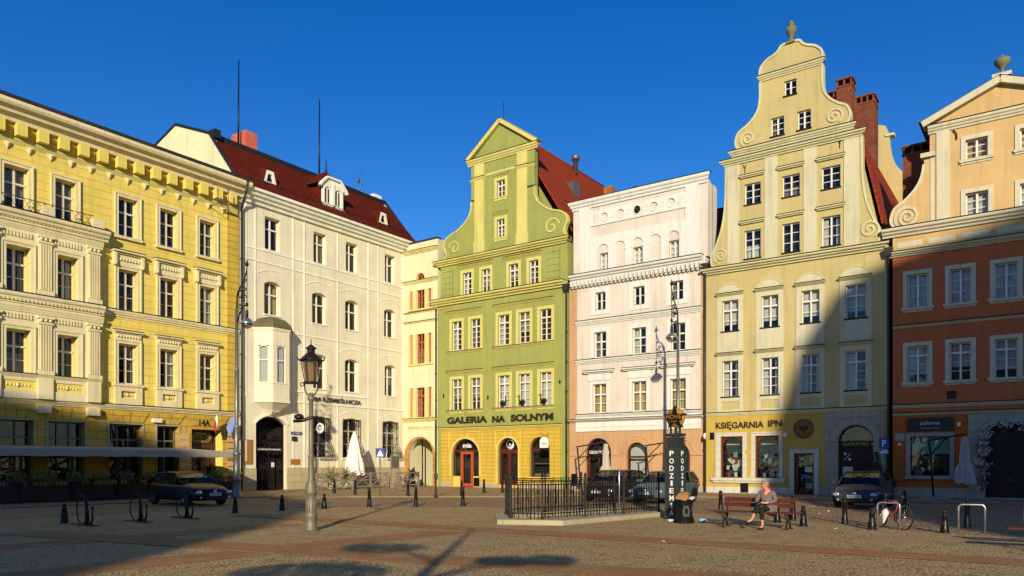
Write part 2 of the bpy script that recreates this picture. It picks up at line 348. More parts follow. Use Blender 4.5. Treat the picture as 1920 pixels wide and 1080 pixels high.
            if cur:
                kind, cm = cur; m = MB(); L = {'full': [(.05, w - .05, .05, h - .08)], 'half': [(.05, w - .05, .38 * h, h - .08)], 'low': [(.05, w - .05, .03, .5 * h)], 'side': [(.03, .3 * w, .05, h - .1), (.72 * w, w - .04, .05, h - .1)], 'one': [(.05, .42 * w, .05, h - .1)], 'blind': [(.05, w - .05, .24 * h, h - .05)]}[kind]
                for (p, q, r, t) in L:
                    k = max(4, int((q - p) / .035)); vs = []
                    for i in range(k + 1): xq = p + (q - p) * i / k; vs += [(xq, dy + .2 + .02 * (math.sin(i * 1.9) + .4 * math.sin(i * 3.1 + 1)) * (0 if kind == 'blind' else 1), zz) for zz in (r, t)]
                    m.add(vs, [(2 * i, 2 * i + 1, 2 * i + 3, 2 * i + 2) for i in range(k)], True)
                d['curtain'] = m.mesh('curtain', cm)
            s.cache[key] = d
        d = s.cache[key]; root = None
        for k, me in d.items():
            if root is None: root = link(k, me, s.r, (x0, 0, z0))
            else: link(k, me, root)
        return root
    def row_(s, cols, z0, z1, w=None, **k):
        curs = k.pop('curs', None)
        for i, c in enumerate(cols):
            a, cc = (c if isinstance(c, tuple) else (c, c + w)); kk = dict(k)
            if curs and curs[i % len(curs)]: kk['cur'] = curs[i % len(curs)]
            s.win(a, cc, z0, z1, **kk)
    def downpipe(s, a, z0, z1, y=-.16, mat='lead_grey', hopper=True):
        x = s.x(a); m = MB().tube([(x, y, z0), (x, y, z1)], .065, 10)
        for z in [z0 + .6 + i * 2.0 for i in range(int((z1 - z0) / 2))]: m.lathe([(.085, -.04), (.085, .04)], 10, (x, y, z)); m.box(x - .02, x + .02, y, .0, z - .015, z + .015)
        if hopper: m.add([(x - .14, y - .14, z1), (x + .14, y - .14, z1), (x + .14, y + .13, z1), (x - .14, y + .13, z1), (x - .22, y - .2, z1 + .42), (x + .22, y - .2, z1 + .42), (x + .22, y + .14, z1 + .42), (x - .22, y + .14, z1 + .42)], [(0, 3, 2, 1), (4, 5, 6, 7), (0, 1, 5, 4), (1, 2, 6, 5), (2, 3, 7, 6), (3, 0, 4, 7)])
        return m.build('downpipe', mat, s.r)
    def band(s, pts, wd, y0, y1, mat, name='moulding', closed=False, parent=None):
        """moulding that follows a polyline in the facade plane (local x,z)"""
        P = [Vector(p) for p in pts]; n = len(P); vs = []; m = MB()
        for i, p in enumerate(P):
            d = (P[(i + 1) % n] - P[i - 1]) if closed else (P[min(i + 1, n - 1)] - P[max(0, i - 1)])
            d.normalize(); q = Vector((-d.y, d.x)) * wd / 2
            vs += [(p.x - q.x, y0, p.y - q.y), (p.x + q.x, y0, p.y + q.y), (p.x + q.x, y1, p.y + q.y), (p.x - q.x, y1, p.y - q.y)]
        k = n if closed else n - 1; fs = []
        for i in range(k):
            j = (i + 1) % n; fs += [(4 * i + e, 4 * i + (e + 1) % 4, 4 * j + (e + 1) % 4, 4 * j + e) for e in range(4)]
        if not closed: fs += [(0, 1, 2, 3), (4 * n - 1, 4 * n - 2, 4 * n - 3, 4 * n - 4)]
        return m.add(vs, fs).build(name, mat, parent or s.r)
    def spiral(s, a, z, r, turns, start, mat, wd=.1, sgn=1, y=-.06, name='volute'):
        cx = s.x(a); n = int(22 * turns); pts = []
        for i in range(n + 1):
            t = i / n; an = start + sgn * 2 * math.pi * turns * t; rr = r * (1 - .86 * t); pts.append((cx + rr * math.cos(an), z + rr * math.sin(an)))
        return s.band(pts, wd, y, .001, mat, name)
def catmull(pts, n=6):
    P = [Vector(p) for p in pts]; out = []
    for i in range(len(P) - 1):
        p0, p1, p2, p3 = P[max(i - 1, 0)], P[i], P[i + 1], P[min(i + 2, len(P) - 1)]
        for k in range(n):
            t = k / n; out.append(tuple(.5 * ((2 * p1) + (p2 - p0) * t + (2 * p0 - 5 * p1 + 4 * p2 - p3) * t * t + (3 * p1 - p0 - 3 * p2 + p3) * t ** 3)))
    out.append(tuple(P[-1])); return out
def roof_plane(m, quad, th=.12):            # a roof slope as a thin slab
    q = [Vector(p) for p in quad]; nrm = (q[1] - q[0]).cross(q[2] - q[0]).normalized() * th
    if nrm.z < 0: nrm = -nrm
    k = len(q); return m.add([p for p in q] + [p + nrm for p in q], [tuple(range(k)), tuple(range(2 * k - 1, k - 1, -1))] + [(i, (i + 1) % k, (i + 1) % k + k, i + k) for i in range(k)])
def chimney(b, x, y, w, dp, z0, z1, mat, cap=True, name='chimney'):
    m = MB().box(x, x + w, y, y + dp, z0, z1 - .42 if cap else z1)
    if cap:                                 # corbelled head with vent openings
        m.box(x - .06, x + w + .06, y - .06, y + dp + .06, z1 - .1, z1); m.box(x - .03, x + w + .03, y - .03, y + dp + .03, z1 - .52, z1 - .42)
        k = max(2, int(w / .35)); e = .1
        for i in range(k + 1): xx = x + (w - e) * i / k; m.box(xx, xx + e, y, y + e, z1 - .42, z1 - .1).box(xx, xx + e, y + dp - e, y + dp, z1 - .42, z1 - .1)
        k = max(2, int(dp / .35))
        for i in range(1, k): yy = y + (dp - e) * i / k; m.box(x, x + e, yy, yy + e, z1 - .42, z1 - .1).box(x + w - e, x + w, yy, yy + e, z1 - .42, z1 - .1)
    return m.build(name, mat, b.r)

# facade materials (paint colours)
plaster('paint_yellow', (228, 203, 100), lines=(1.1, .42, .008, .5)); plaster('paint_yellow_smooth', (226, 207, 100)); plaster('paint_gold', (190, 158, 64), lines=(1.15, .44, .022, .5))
plaster('stone_buff', (224, 210, 162)); plaster('quoin_gold', (202, 170, 66), lines=(3.0, .42, .03, 0)); plaster('paint_cream', (224, 214, 184), .12); plaster('trim_cream', (234, 232, 212), .12)
plaster('paint_butter', (214, 210, 168), .12); plaster('trim_butter', (212, 197, 130), .12); plaster('stone_plinth', (182, 168, 128), .18, (1.2, .5, .01, .5))
plaster('paint_green', (148, 152, 80), .12); plaster('paint_green_lines', (148, 152, 80), .12, (3.0, .45, .014, 0)); plaster('trim_lemon', (203, 193, 112), .12)
plaster('paint_marigold', (196, 164, 62), .12, (2.6, .27, .014, 0)); plaster('marigold_plain', (196, 162, 58), .08); plaster('trim_marigold', (208, 187, 96), .12)
plaster('paint_blush', (211, 199, 184), .12); plaster('paint_chalk', (212, 213, 202), .04); plaster('paint_salmon', (190, 150, 108), .12)
plaster('paint_khaki', (186, 170, 114), .12); plaster('paint_pale', (198, 192, 158), .12); plaster('trim_straw', (199, 194, 150), .12); plaster('paint_ochre', (188, 158, 72), .1)
plaster('stone_white', (196, 193, 172), .1, (1.6, .5, .006, 0)); plaster('stone_grey', (168, 158, 138), .14, (.8, .42, .008, .5))
plaster('paint_apricot', (198, 166, 112), .12); plaster('paint_terracotta', (196, 106, 62), .12); plaster('paint_orange', (200, 98, 34), .1); plaster('trim_sand', (201, 194, 164), .12)
plaster('concrete', (150, 140, 120), .15); plaster('graffiti_wall', (214, 196, 146), .1)
brickmat('brick_dark', (128, 62, 42), (104, 48, 34), (150, 128, 104)); brickmat('brick_pink', (222, 112, 92), (208, 100, 82), (190, 120, 100)); brickmat('brick_tan', (176, 116, 60), (160, 100, 50), (150, 120, 90))
brickmat('roof_tiles', (112, 38, 14), (90, 29, 12), (48, 16, 8), .24, .17, .012, .8, .8); brickmat('roof_tiles_old', (172, 68, 34), (150, 56, 28), (92, 36, 20), .24, .2, .02, .85, 1.0)
brickmat('roof_slate', (62, 60, 60), (52, 50, 52), (30, 30, 32), .3, .2, .01, .6, .5)

# ================================================================== 1 yellow corner house (left row)
b = Bld('l', 31.6, 'apartment_house', 'yellow stucco corner house with buff stone bays and a deep bracketed cornice')
W = [(27.93, 26.84), (25.61, 24.6), (22.39, 21.34), (20.03, 18.97), (17.56, 16.55)]; W0 = [(30.3, 29.25)] + W
DK = 'cream_frame'
for i, (p, q) in enumerate(W0):
    bay = i < 3
    b.win(p, q, 14.18, 16.35, dep=.26, tr=.64, lo=1, fm=DK, sur=(.2, 'stone_buff', .08, 0, 1), sill=None if bay else (.26, .12, 'stone_buff', .16), mul=.12, cur=None)
    b.win(p, q, 10.2, 12.4, dep=.26, tr=.64, lo=1, fm=DK, sur=(.2, 'stone_buff', .09 if not bay else .34, 0, 1), hood=None if bay else (.3, 3.0, .17, 'stone_buff', .34), mul=.12, cur=[None, None, ('side', 'curtain_white'), None, None, ('side', 'curtain_white')][i])
    b.win(p, q, 6.16, 8.34, dep=.26, tr=.64, lo=1, fm=DK, sur=(.2, 'stone_buff', .09 if not bay else .34, 0, 1), hood=None if bay else (.22, 2.72, .15, 'stone_buff', .26), mul=.12, cur=[None, None, None, None, ('side', 'curtain_white'), None][i])
GW = [(30.9, 29.0), (28.6, 26.6), (25.93, 24.13), (22.86, 21.01), (20.18, 18.86)]
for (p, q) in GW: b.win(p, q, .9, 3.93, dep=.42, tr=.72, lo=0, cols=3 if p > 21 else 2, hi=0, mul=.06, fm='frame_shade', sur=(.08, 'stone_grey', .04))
b.holes.append(opening(*b.xx(18.05, 15.98), -.02, 3.82))
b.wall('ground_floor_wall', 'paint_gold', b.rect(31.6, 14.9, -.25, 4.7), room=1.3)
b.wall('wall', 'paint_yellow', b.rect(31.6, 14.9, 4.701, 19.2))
b.shell('paint_butter', 31.6, 14.9, 19.2, 11)
b.cornice('stone_buff', 31.6, 14.88, 4.72, 4.96, .22, 'string_course'); b.cornice('stone_buff', 23.3, 14.88, 9.78, 10.12, .18, 'string_course')
b.cornice('trim_lemon', 31.6, 14.86, 17.46, 17.72, .1, 'string_course', flash=False)
b.cornice('stone_buff', 31.6, 14.5, 18.42, 19.25, .95, 'cornice', flash=False)
MB().box(*b.xx(31.6, 14.45), -1.0, 2.5, 19.27, 19.42).add([(0, -1, 19.42), (b.x(14.45), -1, 19.42), (b.x(14.45), 4, 20.2), (0, 4, 20.2)], [(0, 1, 2, 3)]).build('roof', 'roof_slate', b.r)
m = MB()
x = .2
mm_ = MB().box(0, .46, -.42, .002, 17.8, 18.4).mesh('modillion', 'paint_yellow_smooth')
while x < 16.5: link('modillion', mm_, b.r, (x, 0, 0)); x += .98
b.box('frieze', 'paint_gold', 31.6, 14.9, -.04, .002, 17.73, 18.419)
x = .9; mm_ = MB().lathe([(.02, -.17), (.06, -.08), (.12, .06), (.13, .12), (.1, .15)], 8, (0, -.03, 17.28)).box(-.15, .15, -.1, .001, 17.4, 17.459).mesh('drop_ornament', 'stone_buff')
while x < 16.2: link('drop_ornament', mm_, b.r, (x, 0, 0)); x += .98
m = MB(); x = b.x(23.3)
while x < b.x(14.95): m.box(x, x + .07, -.13, -.02, 9.9, 9.99); x += .14
m.build('dentils', 'stone_buff', b.r)
b.box('quoins', 'quoin_gold', 15.72, 14.9, -.07, .003, 4.97, 17.45)
for (p, q) in W[2:]:                                   # ornament over and panels under the right-hand windows
    x0, x1 = b.xx(p, q)
    b.box('frieze_panel', 'stone_buff', p + .2, q - .2, -.1, .002, 8.56, 8.87); b.box('frieze_panel', 'stone_buff', p + .2, q - .2, -.1, .002, 12.62, 13.19)
    for zz, r in ((8.72, .085), (12.92, .1)):
        m = MB()
        for i in range(8): m.lathe([(.01, -.04), (r, -.02), (r * .6, .02), (.01, .03)], 8, (x0 - .05 + (x1 - x0 + .1) * i / 7, -.11, zz), axis='y')
        m.build('carved_ornament', 'stone_buff', b.r)
    for xx in (x0 - .3, x1 + .16): m = MB(); m.plate([(xx, 12.55), (xx, 13.2), (xx + .14, 13.2), (xx + .14, 12.55)], [], -.26, .001); m.lathe([(.09, -.07), (.09, .07)], 8, (xx + .07, -.22, 12.62), axis='x'); m.build('console', 'stone_buff', b.r)
    MB().plate([(x0 - .22, 5.0), (x0 - .22, 6.1), (x1 + .24, 6.1), (x1 + .24, 5.0)], [[(x0 + .12, 5.36), (x0 + .12, 5.74), (x1 - .12, 5.74), (x1 - .12, 5.36)]], -.14, .001).box(x0 - .3, x1 + .32, -.2, .001, 6.0, 6.12).build('apron_panel', 'stone_buff', b.r)
    m = MB(); [m.lathe([(.01, -.03), (.06 + .05 * (i == 2), 0), (.01, .03)], 8, (x0 + .25 + (x1 - x0 - .5) * i / 4, -.03, 5.55), axis='y') for i in range(5)]; m.build('rosette', 'stone_buff', b.r)
# projecting stone bay over two floors
for zz, top in ((4.97, 9.2), (10.13, 13.25)):
    out = b.rect(31.6, 23.5, zz, top); hs = []
    for (p, q) in W0[:3]:
        x0, x1 = b.xx(p, q); za, zb = (6.16, 8.34) if zz < 6 else (10.2, 12.4); hs.append(opening(x0 - .2, x1 + .2, za - (.0 if zz > 6 else 0), zb + .2))
        if zz < 6: hs.append(opening(x0 - .2, x1 + .25, 5.38, 5.86))
    MB().plate(out, hs, -.3, -.001).build('bay_wall', 'stone_buff', b.r)
if True:
    for (p, q) in W0[:3]:
        x0, x1 = b.xx(p, q); MB().box(x0 - .2, x1 + .25, -.25, -.002, 5.38, 5.86).build('apron_field', 'paint_yellow_smooth', b.r)
        m = MB(); [m.lathe([(.01, -.03), (.06 + .06 * (i == 3), 0), (.01, .03)], 8, (x0 + .05 + (x1 - x0 - .1) * i / 6, -.27, 5.62), axis='y') for i in range(7)]; m.build('rosette', 'stone_buff', b.r)
        for zt in (8.86, 12.86):
            m = MB()
            for i in range(9): m.box(x0 - .15 + i * .15, x0 - .07 + i * .15, -.36, -.29, zt, zt + .26)
            m.build('carved_ornament', 'stone_buff', b.r)
for (p, q) in ((24.13, 23.5), (26.5, 25.86), (28.85, 28.2), (31.2, 30.55)):
    x0, x1 = b.xx(p, q)
    for z0, z1 in ((6.2, 9.15), (10.2, 13.2)):
        m = MB().box(x0, x1, -.38, -.3, z0, z1).box(x0 - .06, x1 + .06, -.46, -.3, z0, z0 + .22).box(x0 - .07, x1 + .07, -.48, -.3, z1 - .14, z1).box(x0 - .04, x1 + .04, -.44, -.3, z1 - .42, z1 - .32)
        for i in range(5): xx = x0 + .05 + i * .118; m.box(xx, xx + .06, -.43, -.37, z0 + .25, z1 - .46)
        for i in range(3): m.ball((x0 + .1 + i * .21, -.42, z1 - .22), .085, 8, 5)
        m.build('pilaster', 'stone_buff', b.r)
    MB().box(x0 - .03, x1 + .03, -.4, -.3, 5.0, 6.05).build('pedestal', 'stone_buff', b.r)
b.cornice('stone_buff', 31.6, 23.32, 9.22, 9.55, .1, 'architrave', y=-.301, flash=False); b.cornice('stone_buff', 31.6, 23.3, 9.62, 10.12, .26, 'string_course', y=-.3)
b.cornice('stone_buff', 31.6, 23.32, 13.26, 13.5, .1, 'architrave', y=-.301, flash=False); b.cornice('stone_buff', 31.6, 23.1, 13.56, 14.1, .36, 'string_course', y=-.3)
b.cornice('stone_buff', 31.6, 23.4, 6.04, 6.19, .12, 'string_course', y=-.3)
b.box('bay_sole', 'stone_buff', 31.6, 23.45, -.32, -.002, 9.551, 9.619); b.box('bay_sole', 'stone_buff', 31.6, 23.45, -.32, -.002, 13.501, 13.559)
for zz in (9.72, 13.68):
    x = .05; m = MB()
    while x < b.x(23.4): m.box(x, x + .09, -.47, -.33, zz, zz + .14); x += .18
    m.build('dentils', 'stone_buff', b.r)
m = MB()
for (p, q) in ((28.2, 23.9), (31.6, 28.8)):
    x0, x1 = b.xx(p, q); m.tube([(x0, -.5, 14.75), (x1, -.5, 14.75)], .018, 6).tube([(x0, -.5, 14.2), (x1, -.5, 14.2)], .018, 6); x = x0
    while x < x1 - .3:
        m.tube([(x, -.5, 14.2), (x + .16, -.5, 14.48), (x, -.5, 14.75)], .012, 5); m.tube([(x + .32, -.5, 14.2), (x + .16, -.5, 14.48), (x + .32, -.5, 14.75)], .012, 5); x += .32
m.build('balcony_railing', 'iron_black', b.r)
for p in (23.45, 25.9, 28.3): b.box('balcony_pedestal', 'stone_buff', p + .55, p - .05, -.62, -.3, 14.13, 14.6)
for (p, q) in GW[:] + [(18.05, 15.98)]:
    x0, x1 = b.xx(p, q); n = 5; m = MB()
    for i in range(n):
        u0, u1 = i / n, (i + 1) / n; f = lambda u, e: (x0 + x1) / 2 + (u - .5) * (x1 - x0 + e)
        z1 = 4.62 if i % 2 == 0 else 4.45
        m.plate([(f(u0, 0) + .02, 4.04), (f(u0, .8) + .02, z1), (f(u1, .8) - .02, z1), (f(u1, 0) - .02, 4.04)], [], -.05, .001)
    m.build('keystones', 'paint_gold', b.r)
for p in (26.2, 23.8): b.box('corbel', 'stone_buff', p + .3, p - .3, -.35, .001, 4.3, 4.71)
# entrance
x0, x1 = b.xx(18.05, 15.98)
MB().plate([(x0, 0), (x0, 3.82), (x1, 3.82), (x1, 0)], [[(x0 + .12, 3.0), (x0 + .12, 3.7), (x1 - .12, 3.7), (x1 - .12, 3.0)], [(x0 + .3, .9), (x0 + .3, 2.7), (x0 + .95, 2.7), (x0 + .95, .9)], [(x1 - .95, .9), (x1 - .95, 2.7), (x1 - .3, 2.7), (x1 - .3, .9)]], .75, .82).build('entrance_door', woodmat('wood_dark', (70, 44, 28)), b.r)
MB().plate([(x0 + .1, 0), (x0 + .1, 3.7), (x1 - .1, 3.7), (x1 - .1, 0)], [], .84, 0, True).build('pane', 'window_glass', b.r)
MB().box(x1 - .001, x1 + .02, .0, .8, 0, 3.82).box(x0 - .02, x0 + .001, 0, .8, 0, 3.82).build('door_reveal', 'paint_yellow_smooth', b.r)
m = MB(); cx = (x0 + x1) / 2
for e in (0, .12): m.tube([(x0 + .3 + e, .72, 3.35), (x0 + .6 + e, .72, 3.62 - e * .5), (x1 - .6 - e, .72, 3.62 - e * .5), (x1 - .3 - e, .72, 3.35), (x1 - .6 - e, .72, 3.08 + e * .5), (x0 + .6 + e, .72, 3.08 + e * .5)], .02, 6, closed=True)
m.build('fanlight_tracery', 'gold_letter', b.r)
plain('plaque_brass', (176, 128, 62), .45, .4); plain('plaque_marble', (196, 160, 112), .6)
for i in range(7): b.box('nameplate', 'plaque_marble' if i != 2 else 'plaque_brass', 15.72, 15.06, -.1, -.069, 1.25 + i * .37, 1.56 + i * .37)
for i in range(5): b.box('nameplate', 'plaque_marble', 18.78, 18.2, -.05, -.0, 1.5 + i * .42, 1.86 + i * .42)
text_mesh('14A', 'dark_letter', b.x(17.6), b.x(16.9), 4.05, 4.4, -.06, .03, 'house_number', .01, b.r); text_mesh('14', 'dark_letter', b.x(15.55), b.x(15.25), 4.0, 4.32, -.1, .03, 'house_number', .01, b.r)
b.box('alarm_box', 'white_paint', 20.5, 20.0, -.25, .0, 4.1, 4.32)
b.downpipe(14.78, 0, 17.7, y=-.2, hopper=False)
xq = b.x(14.78); MB().tube([(xq, -.2, 17.7), (xq, -.35, 18.1), (xq - .1, -.8, 18.6), (xq - .1, -.95, 19.25)], .075, 10).build('downpipe', 'lead_grey', b.r)
MB().tube([(b.x(16.9), -.1, 17.3), (b.x(16.9), -.9, 17.3), (b.x(16.9), -.9, 18.2)], .03, 6).tube([(b.x(16.2), -.1, 17.6), (b.x(16.2), -.9, 17.6), (b.x(16.2), -.9, 18.4)], .03, 6).box(b.x(17), b.x(16.1), -.95, -.7, 17.6, 17.64).build('antenna_bracket', 'zinc', b.r)

# ================================================================== 2 cream office with the red mansard
b = Bld('l', 14.88, 'office_building', 'cream building with a dark red mansard roof and an oriel over its gate')
Cw = [('side', 'curtain_white'), None, None, ('one', 'curtain_white')]
b.row_([(12.92, 11.72), (8.95, 7.82), (6.0, 4.88), (2.08, .98)], 15.65, 17.8, dep=.3, tr=.66, lo=0, sill=(.06, .06, 'trim_cream', .05), curs=[None, None, None, None])
b.row_([(12.97, 11.7), (9.08, 7.81), (6.07, 4.8), (2.16, .95)], 11.45, 13.64, rise=.2, dep=.3, tr=.62, lo=0, sill=(.06, .06, 'trim_cream', .05), curs=[('side', 'curtain_ochre'), ('one', 'curtain_ochre'), None, None])
b.row_([(8.97, 7.8), (6.1, 4.78), (2.1, .92)], 6.96, 9.36, rise=.2, dep=.3, tr=.62, lo=0, sill=(.06, .06, 'trim_cream', .05), curs=[None, ('one', 'curtain_ochre'), None])
b.row_([(8.97, 7.52), (6.31, 4.65), (2.33, .72)], 2.17, 5.06, rise=.26, dep=.34, tr=.68, lo=1, sill=(.08, .1, 'trim_cream', .08))
b.holes.append(opening(*b.xx(13.6, 11.22), -.02, 4.84, .5))
b.wall('wall', 'paint_cream', b.rect(14.88, .0, -.25, 18.6), room=1.1)
b.shell('paint_butter', 14.88, 0, 18.6, 14)
b.cornice('trim_cream', 14.75, -.1, 18.3, 18.95, .62, 'cornice', flash=False); b.box('gutter', 'trim_cream', 14.75, -.3, -.78, -.5, 18.951, 19.12)
for z in (15.53, 14.77): b.box('string_course', 'trim_cream', 14.6, .0, -.045, .001, z - .04, z + .05)
b.box('string_course', 'trim_cream', 10.68, .0, -.045, .001, 10.46, 10.55)
b.box('string_course', 'trim_cream', 10.68, .0, -.06, .001, 5.88, 6.0); b.box('string_course', 'trim_cream', 10.68, 3.9, -.06, .001, 6.6, 6.7)
for t in (14.35, 13.65, 10.68, 9.75, 3.82, 2.81, .1):
    b.box('pilaster_strip', 'trim_cream', t + .05, t - .05, -.04, .001, 6.02, 18.3)
    if t < 13 and t > .5: b.box('pilaster_strip', 'trim_cream', t + .05, t - .05, -.038, .001, 1.5, 5.879)
for t in (6.8,): b.box('pilaster_strip', 'trim_cream', t + .04, t - .04, -.039, .001, 6.7, 14.72); b.box('pilaster_strip', 'trim_cream', t + .04, t - .04, -.039, .001, 1.5, 5.87)
for t in (6.8,): b.box('pilaster_strip', 'trim_cream', t + .04, t - .04, -.039, .001, 15.59, 18.3)
for z, T in ((14.15, [(13.5, 10.8), (9.65, 6.9), (6.7, 3.9), (2.7, .2)]), (9.85, [(9.65, 6.9), (6.7, 3.9), (2.7, .2)]), (5.3, [(9.65, 6.9), (6.7, 3.9), (2.7, .2)])):
    for (p, q) in T: x0, x1 = b.xx(p, q); b.band(arc(x0, x1, z - .15, .38, 12), .05, -.03, .001, 'trim_cream', 'arch_moulding')
b.box('plinth', 'stone_plinth', 14.8, 13.62, -.09, .001, -.2, 1.48); b.box('plinth', 'stone_plinth', 11.2, .02, -.09, .001, -.2, 1.5)
text_mesh('IZBA RZEMIEŚLNICZA', 'dark_letter', b.x(9.35), b.x(4.64), 6.1, 6.5, -.09, .03, 'lettering', .012, b.r)
# oriel
x0, x1, x2, x3 = b.x(13.75), b.x(13.0), b.x(11.72), b.x(10.95); D = -.95; pl = [(x0, 0), (x1, D), (x2, D), (x3, 0)]
def ring(m, P, z0, z1, e0=0, e1=0):
    cx = (P[1][0] + P[2][0]) / 2
    A = [(cx + (p[0] - cx) * (1 + e0), p[1] * (1 + e0)) for p in P]; B = [(cx + (p[0] - cx) * (1 + e1), p[1] * (1 + e1)) for p in P]
    n = len(P); m.add([(p[0], p[1], z0) for p in A] + [(p[0], p[1], z1) for p in B], [tuple(range(n)), tuple(range(2 * n - 1, n - 1, -1))] + [(i, (i + 1) % n, (i + 1) % n + n, i + n) for i in range(n)])
m = MB(); ring(m, pl, 5.85, 6.95); ring(m, pl, 9.35, 10.5); ring(m, pl, 5.7, 5.849, .05, .02); ring(m, pl, 10.3, 10.5, .04, .09); ring(m, pl, 5.3, 5.699, -.45, .0); ring(m, pl, 4.95, 5.299, -.75, -.46); ring(m, pl, 6.9, 7.0, .03, .03)
for a, c in ((pl[0], pl[1]), (pl[1], pl[2]), (pl[2], pl[3])):   # piers beside each light
    a, c = Vector(a), Vector(c); dd = (c - a); L = dd.length; dd.normalize(); nn = Vector((-dd.y, dd.x)) * .14
    if nn.y < 0: nn = -nn
    for u0, u1 in ((0, .24 * L if L < 1.25 else .32), (L - (.24 * L if L < 1.25 else .32), L)):
        p, q = a + dd * u0, a + dd * u1; m.add([(p.x, p.y, 6.95), (q.x, q.y, 6.95), (q.x + nn.x, q.y + nn.y, 6.95), (p.x + nn.x, p.y + nn.y, 6.95), (p.x, p.y, 9.35), (q.x, q.y, 9.35), (q.x + nn.x, q.y + nn.y, 9.35), (p.x + nn.x, p.y + nn.y, 9.35)], [(0, 1, 2, 3), (4, 5, 6, 7), (0, 1, 5, 4), (1, 2, 6, 5), (2, 3, 7, 6), (3, 0, 4, 7)])
oriel = m.build('oriel', 'paint_cream', b.r)
m = MB(); ring(m, pl, 10.51, 10.75, .16, .1); ring(m, pl, 10.75, 11.1, .1, -.25); ring(m, pl, 11.1, 11.28, -.25, -.7); m.build('oriel_roof', plaster('roof_moss', (98, 92, 64), .2), b.r)
for a, c in ((pl[0], pl[1]), (pl[1], pl[2]), (pl[2], pl[3])):
    a, c = Vector(a), Vector(c); dd = (c - a); L = dd.length; an = math.atan2(dd.y, dd.x); e = .24 * L if L < 1.25 else .32
    wv = L - 2 * e; p = a + dd.normalized() * e; m = MB().plate(opening(0, wv, 0, 2.4, .12), [opening(.05, wv - .05, .05, 2.35, .1)], .04, .1).box(.03, wv - .03, .03, .09, 1.42, 1.5)
    fo = m.build('window', 'white_paint', oriel, (p.x, p.y, 6.95), (0, 0, an)); MB().plate([(.02, .02), (.02, 2.36), (wv - .02, 2.36), (wv - .02, .02)], [], .08, 0, True).build('pane', 'window_glass', oriel, (p.x, p.y, 6.95), (0, 0, an))
    k = 16; m = MB(); m.add([(.04 + (wv - .08) * i / k, .17 + .02 * math.sin(i * 2), z) for i in range(k + 1) for z in (.05, 2.3)], [(2 * i, 2 * i + 1, 2 * i + 3, 2 * i + 2) for i in range(k)], True); m.build('curtain', 'curtain_white', oriel, (p.x, p.y, 6.95), (0, 0, an))
text_mesh('13', 'dark_letter', b.x(12.62), b.x(12.15), 5.0, 5.32, -.33, .03, 'house_number', .01, b.r)
# iron entrance gate
x0, x1 = b.xx(13.6, 11.22); m = MB(); m.plate(opening(x0, x1, 0, 4.84, .5), [opening(x0 + .08, (x0 + x1) / 2 - .04, .12, 2.6), opening((x0 + x1) / 2 + .04, x1 - .08, .12, 2.6), opening(x0 + .08, x1 - .08, 2.72, 4.72, .45)], .3, .36)
cx = (x0 + x1) / 2
for r in (.95, .8, .35): m.tube([(cx + r * math.cos(a * math.pi / 14), .33, 2.75 + r * 1.3 * math.sin(a * math.pi / 14)) for a in range(15)], .025, 6)
for i in range(16): xx = x0 + .12 + (x1 - x0 - .24) * i / 15; m.tube([(xx, .33, .1), (xx, .33, 2.6)], .014, 5)
rr = random.Random(3)
for i in range(34):
    a = rr.uniform(.1, 3.0); r = rr.uniform(.15, .9); q = rr.uniform(.06, .13); px, pz = cx + r * math.cos(a), 2.85 + r * 1.3 * math.sin(a)
    m.tube([(px + q * math.cos(t * .7) * (1 - t / 12), .33, pz + q * math.sin(t * .7) * (1 - t / 12)) for t in range(10)], .012, 5)
for i in range(22): xx = rr.uniform(x0 + .15, x1 - .15); zz = rr.uniform(.3, 2.4); m.tube([(xx + .09 * math.cos(t * .75) * (1 - t / 12), .33, zz + .09 * math.sin(t * .75) * (1 - t / 12)) for t in range(10)], .012, 5)
g = m.build('iron_gate', 'iron_black', b.r); MB().box(x0 + .1, x1 - .1, .27, .32, 2.56, 2.84).build('sign_board', 'iron_black', g); text_mesh('Pod Salonką Dwudziestką', 'white_letter', x0 + .25, x1 - .3, 2.62, 2.78, .25, .01, 'lettering', 0, g)
MB().box(cx + .2, cx + .42, .26, .29, 1.55, 1.85).build('notice', 'white_paint', g)
b.band(arc(x0 - .12, x1 + .12, 4.36, .62, 14), .14, -.07, .001, 'trim_cream', 'arch_moulding')
# window grilles, bulging at the foot
for (p, q) in [(8.97, 7.52), (6.31, 4.65), (2.33, .72)]:
    x0, x1 = b.xx(p, q); m = MB(); n = 9
    pr = lambda z: -.06 if z > 3.3 else -.06 - .42 * math.sin(min(1, (3.3 - z) / 1.1) * math.pi * .62) ** 1.2
    for i in range(n + 1):
        xx = x0 + (x1 - x0) * i / n; m.tube([(xx, pr(z), z) for z in (5.0, 4.4, 3.8, 3.3, 3.05, 2.8, 2.6, 2.4, 2.2)], .02, 5)
    for z in (4.95, 4.5, 3.75, 3.3, 2.62, 2.25): m.tube([(x0, pr(z), z), (x1, pr(z), z)], .022, 5)
    for zz in (4.72, 2.44):
        for i in range(9): cxx = x0 + (x1 - x0) * (i + .5) / 9; m.tube([(cxx + .09 * math.cos(t), pr(zz) - .02, zz + .13 * math.sin(t)) for t in [k * math.pi / 4 for k in range(8)]], .016, 5, closed=True)
    for i in (2, 4, 6): cxx = x0 + (x1 - x0) * (i + .5) / 9; m.tube([(cxx + .13 * math.cos(t) * (1 - t / 9), pr(2.9) - .01, 2.95 + .16 * math.sin(t) * (1 - t / 9)) for t in [k * .6 for k in range(12)]], .016, 5)
    m.build('window_grille', 'iron_black', b.r)
b.box('notice_board', 'plaque_brass', 14.5, 13.9, -.08, -.001, 1.75, 3.3)
m = MB()
for i in range(11): m.box(b.x(14.46), b.x(14.32), -.09, -.081, 1.95 + i * .12, 2.03 + i * .12)
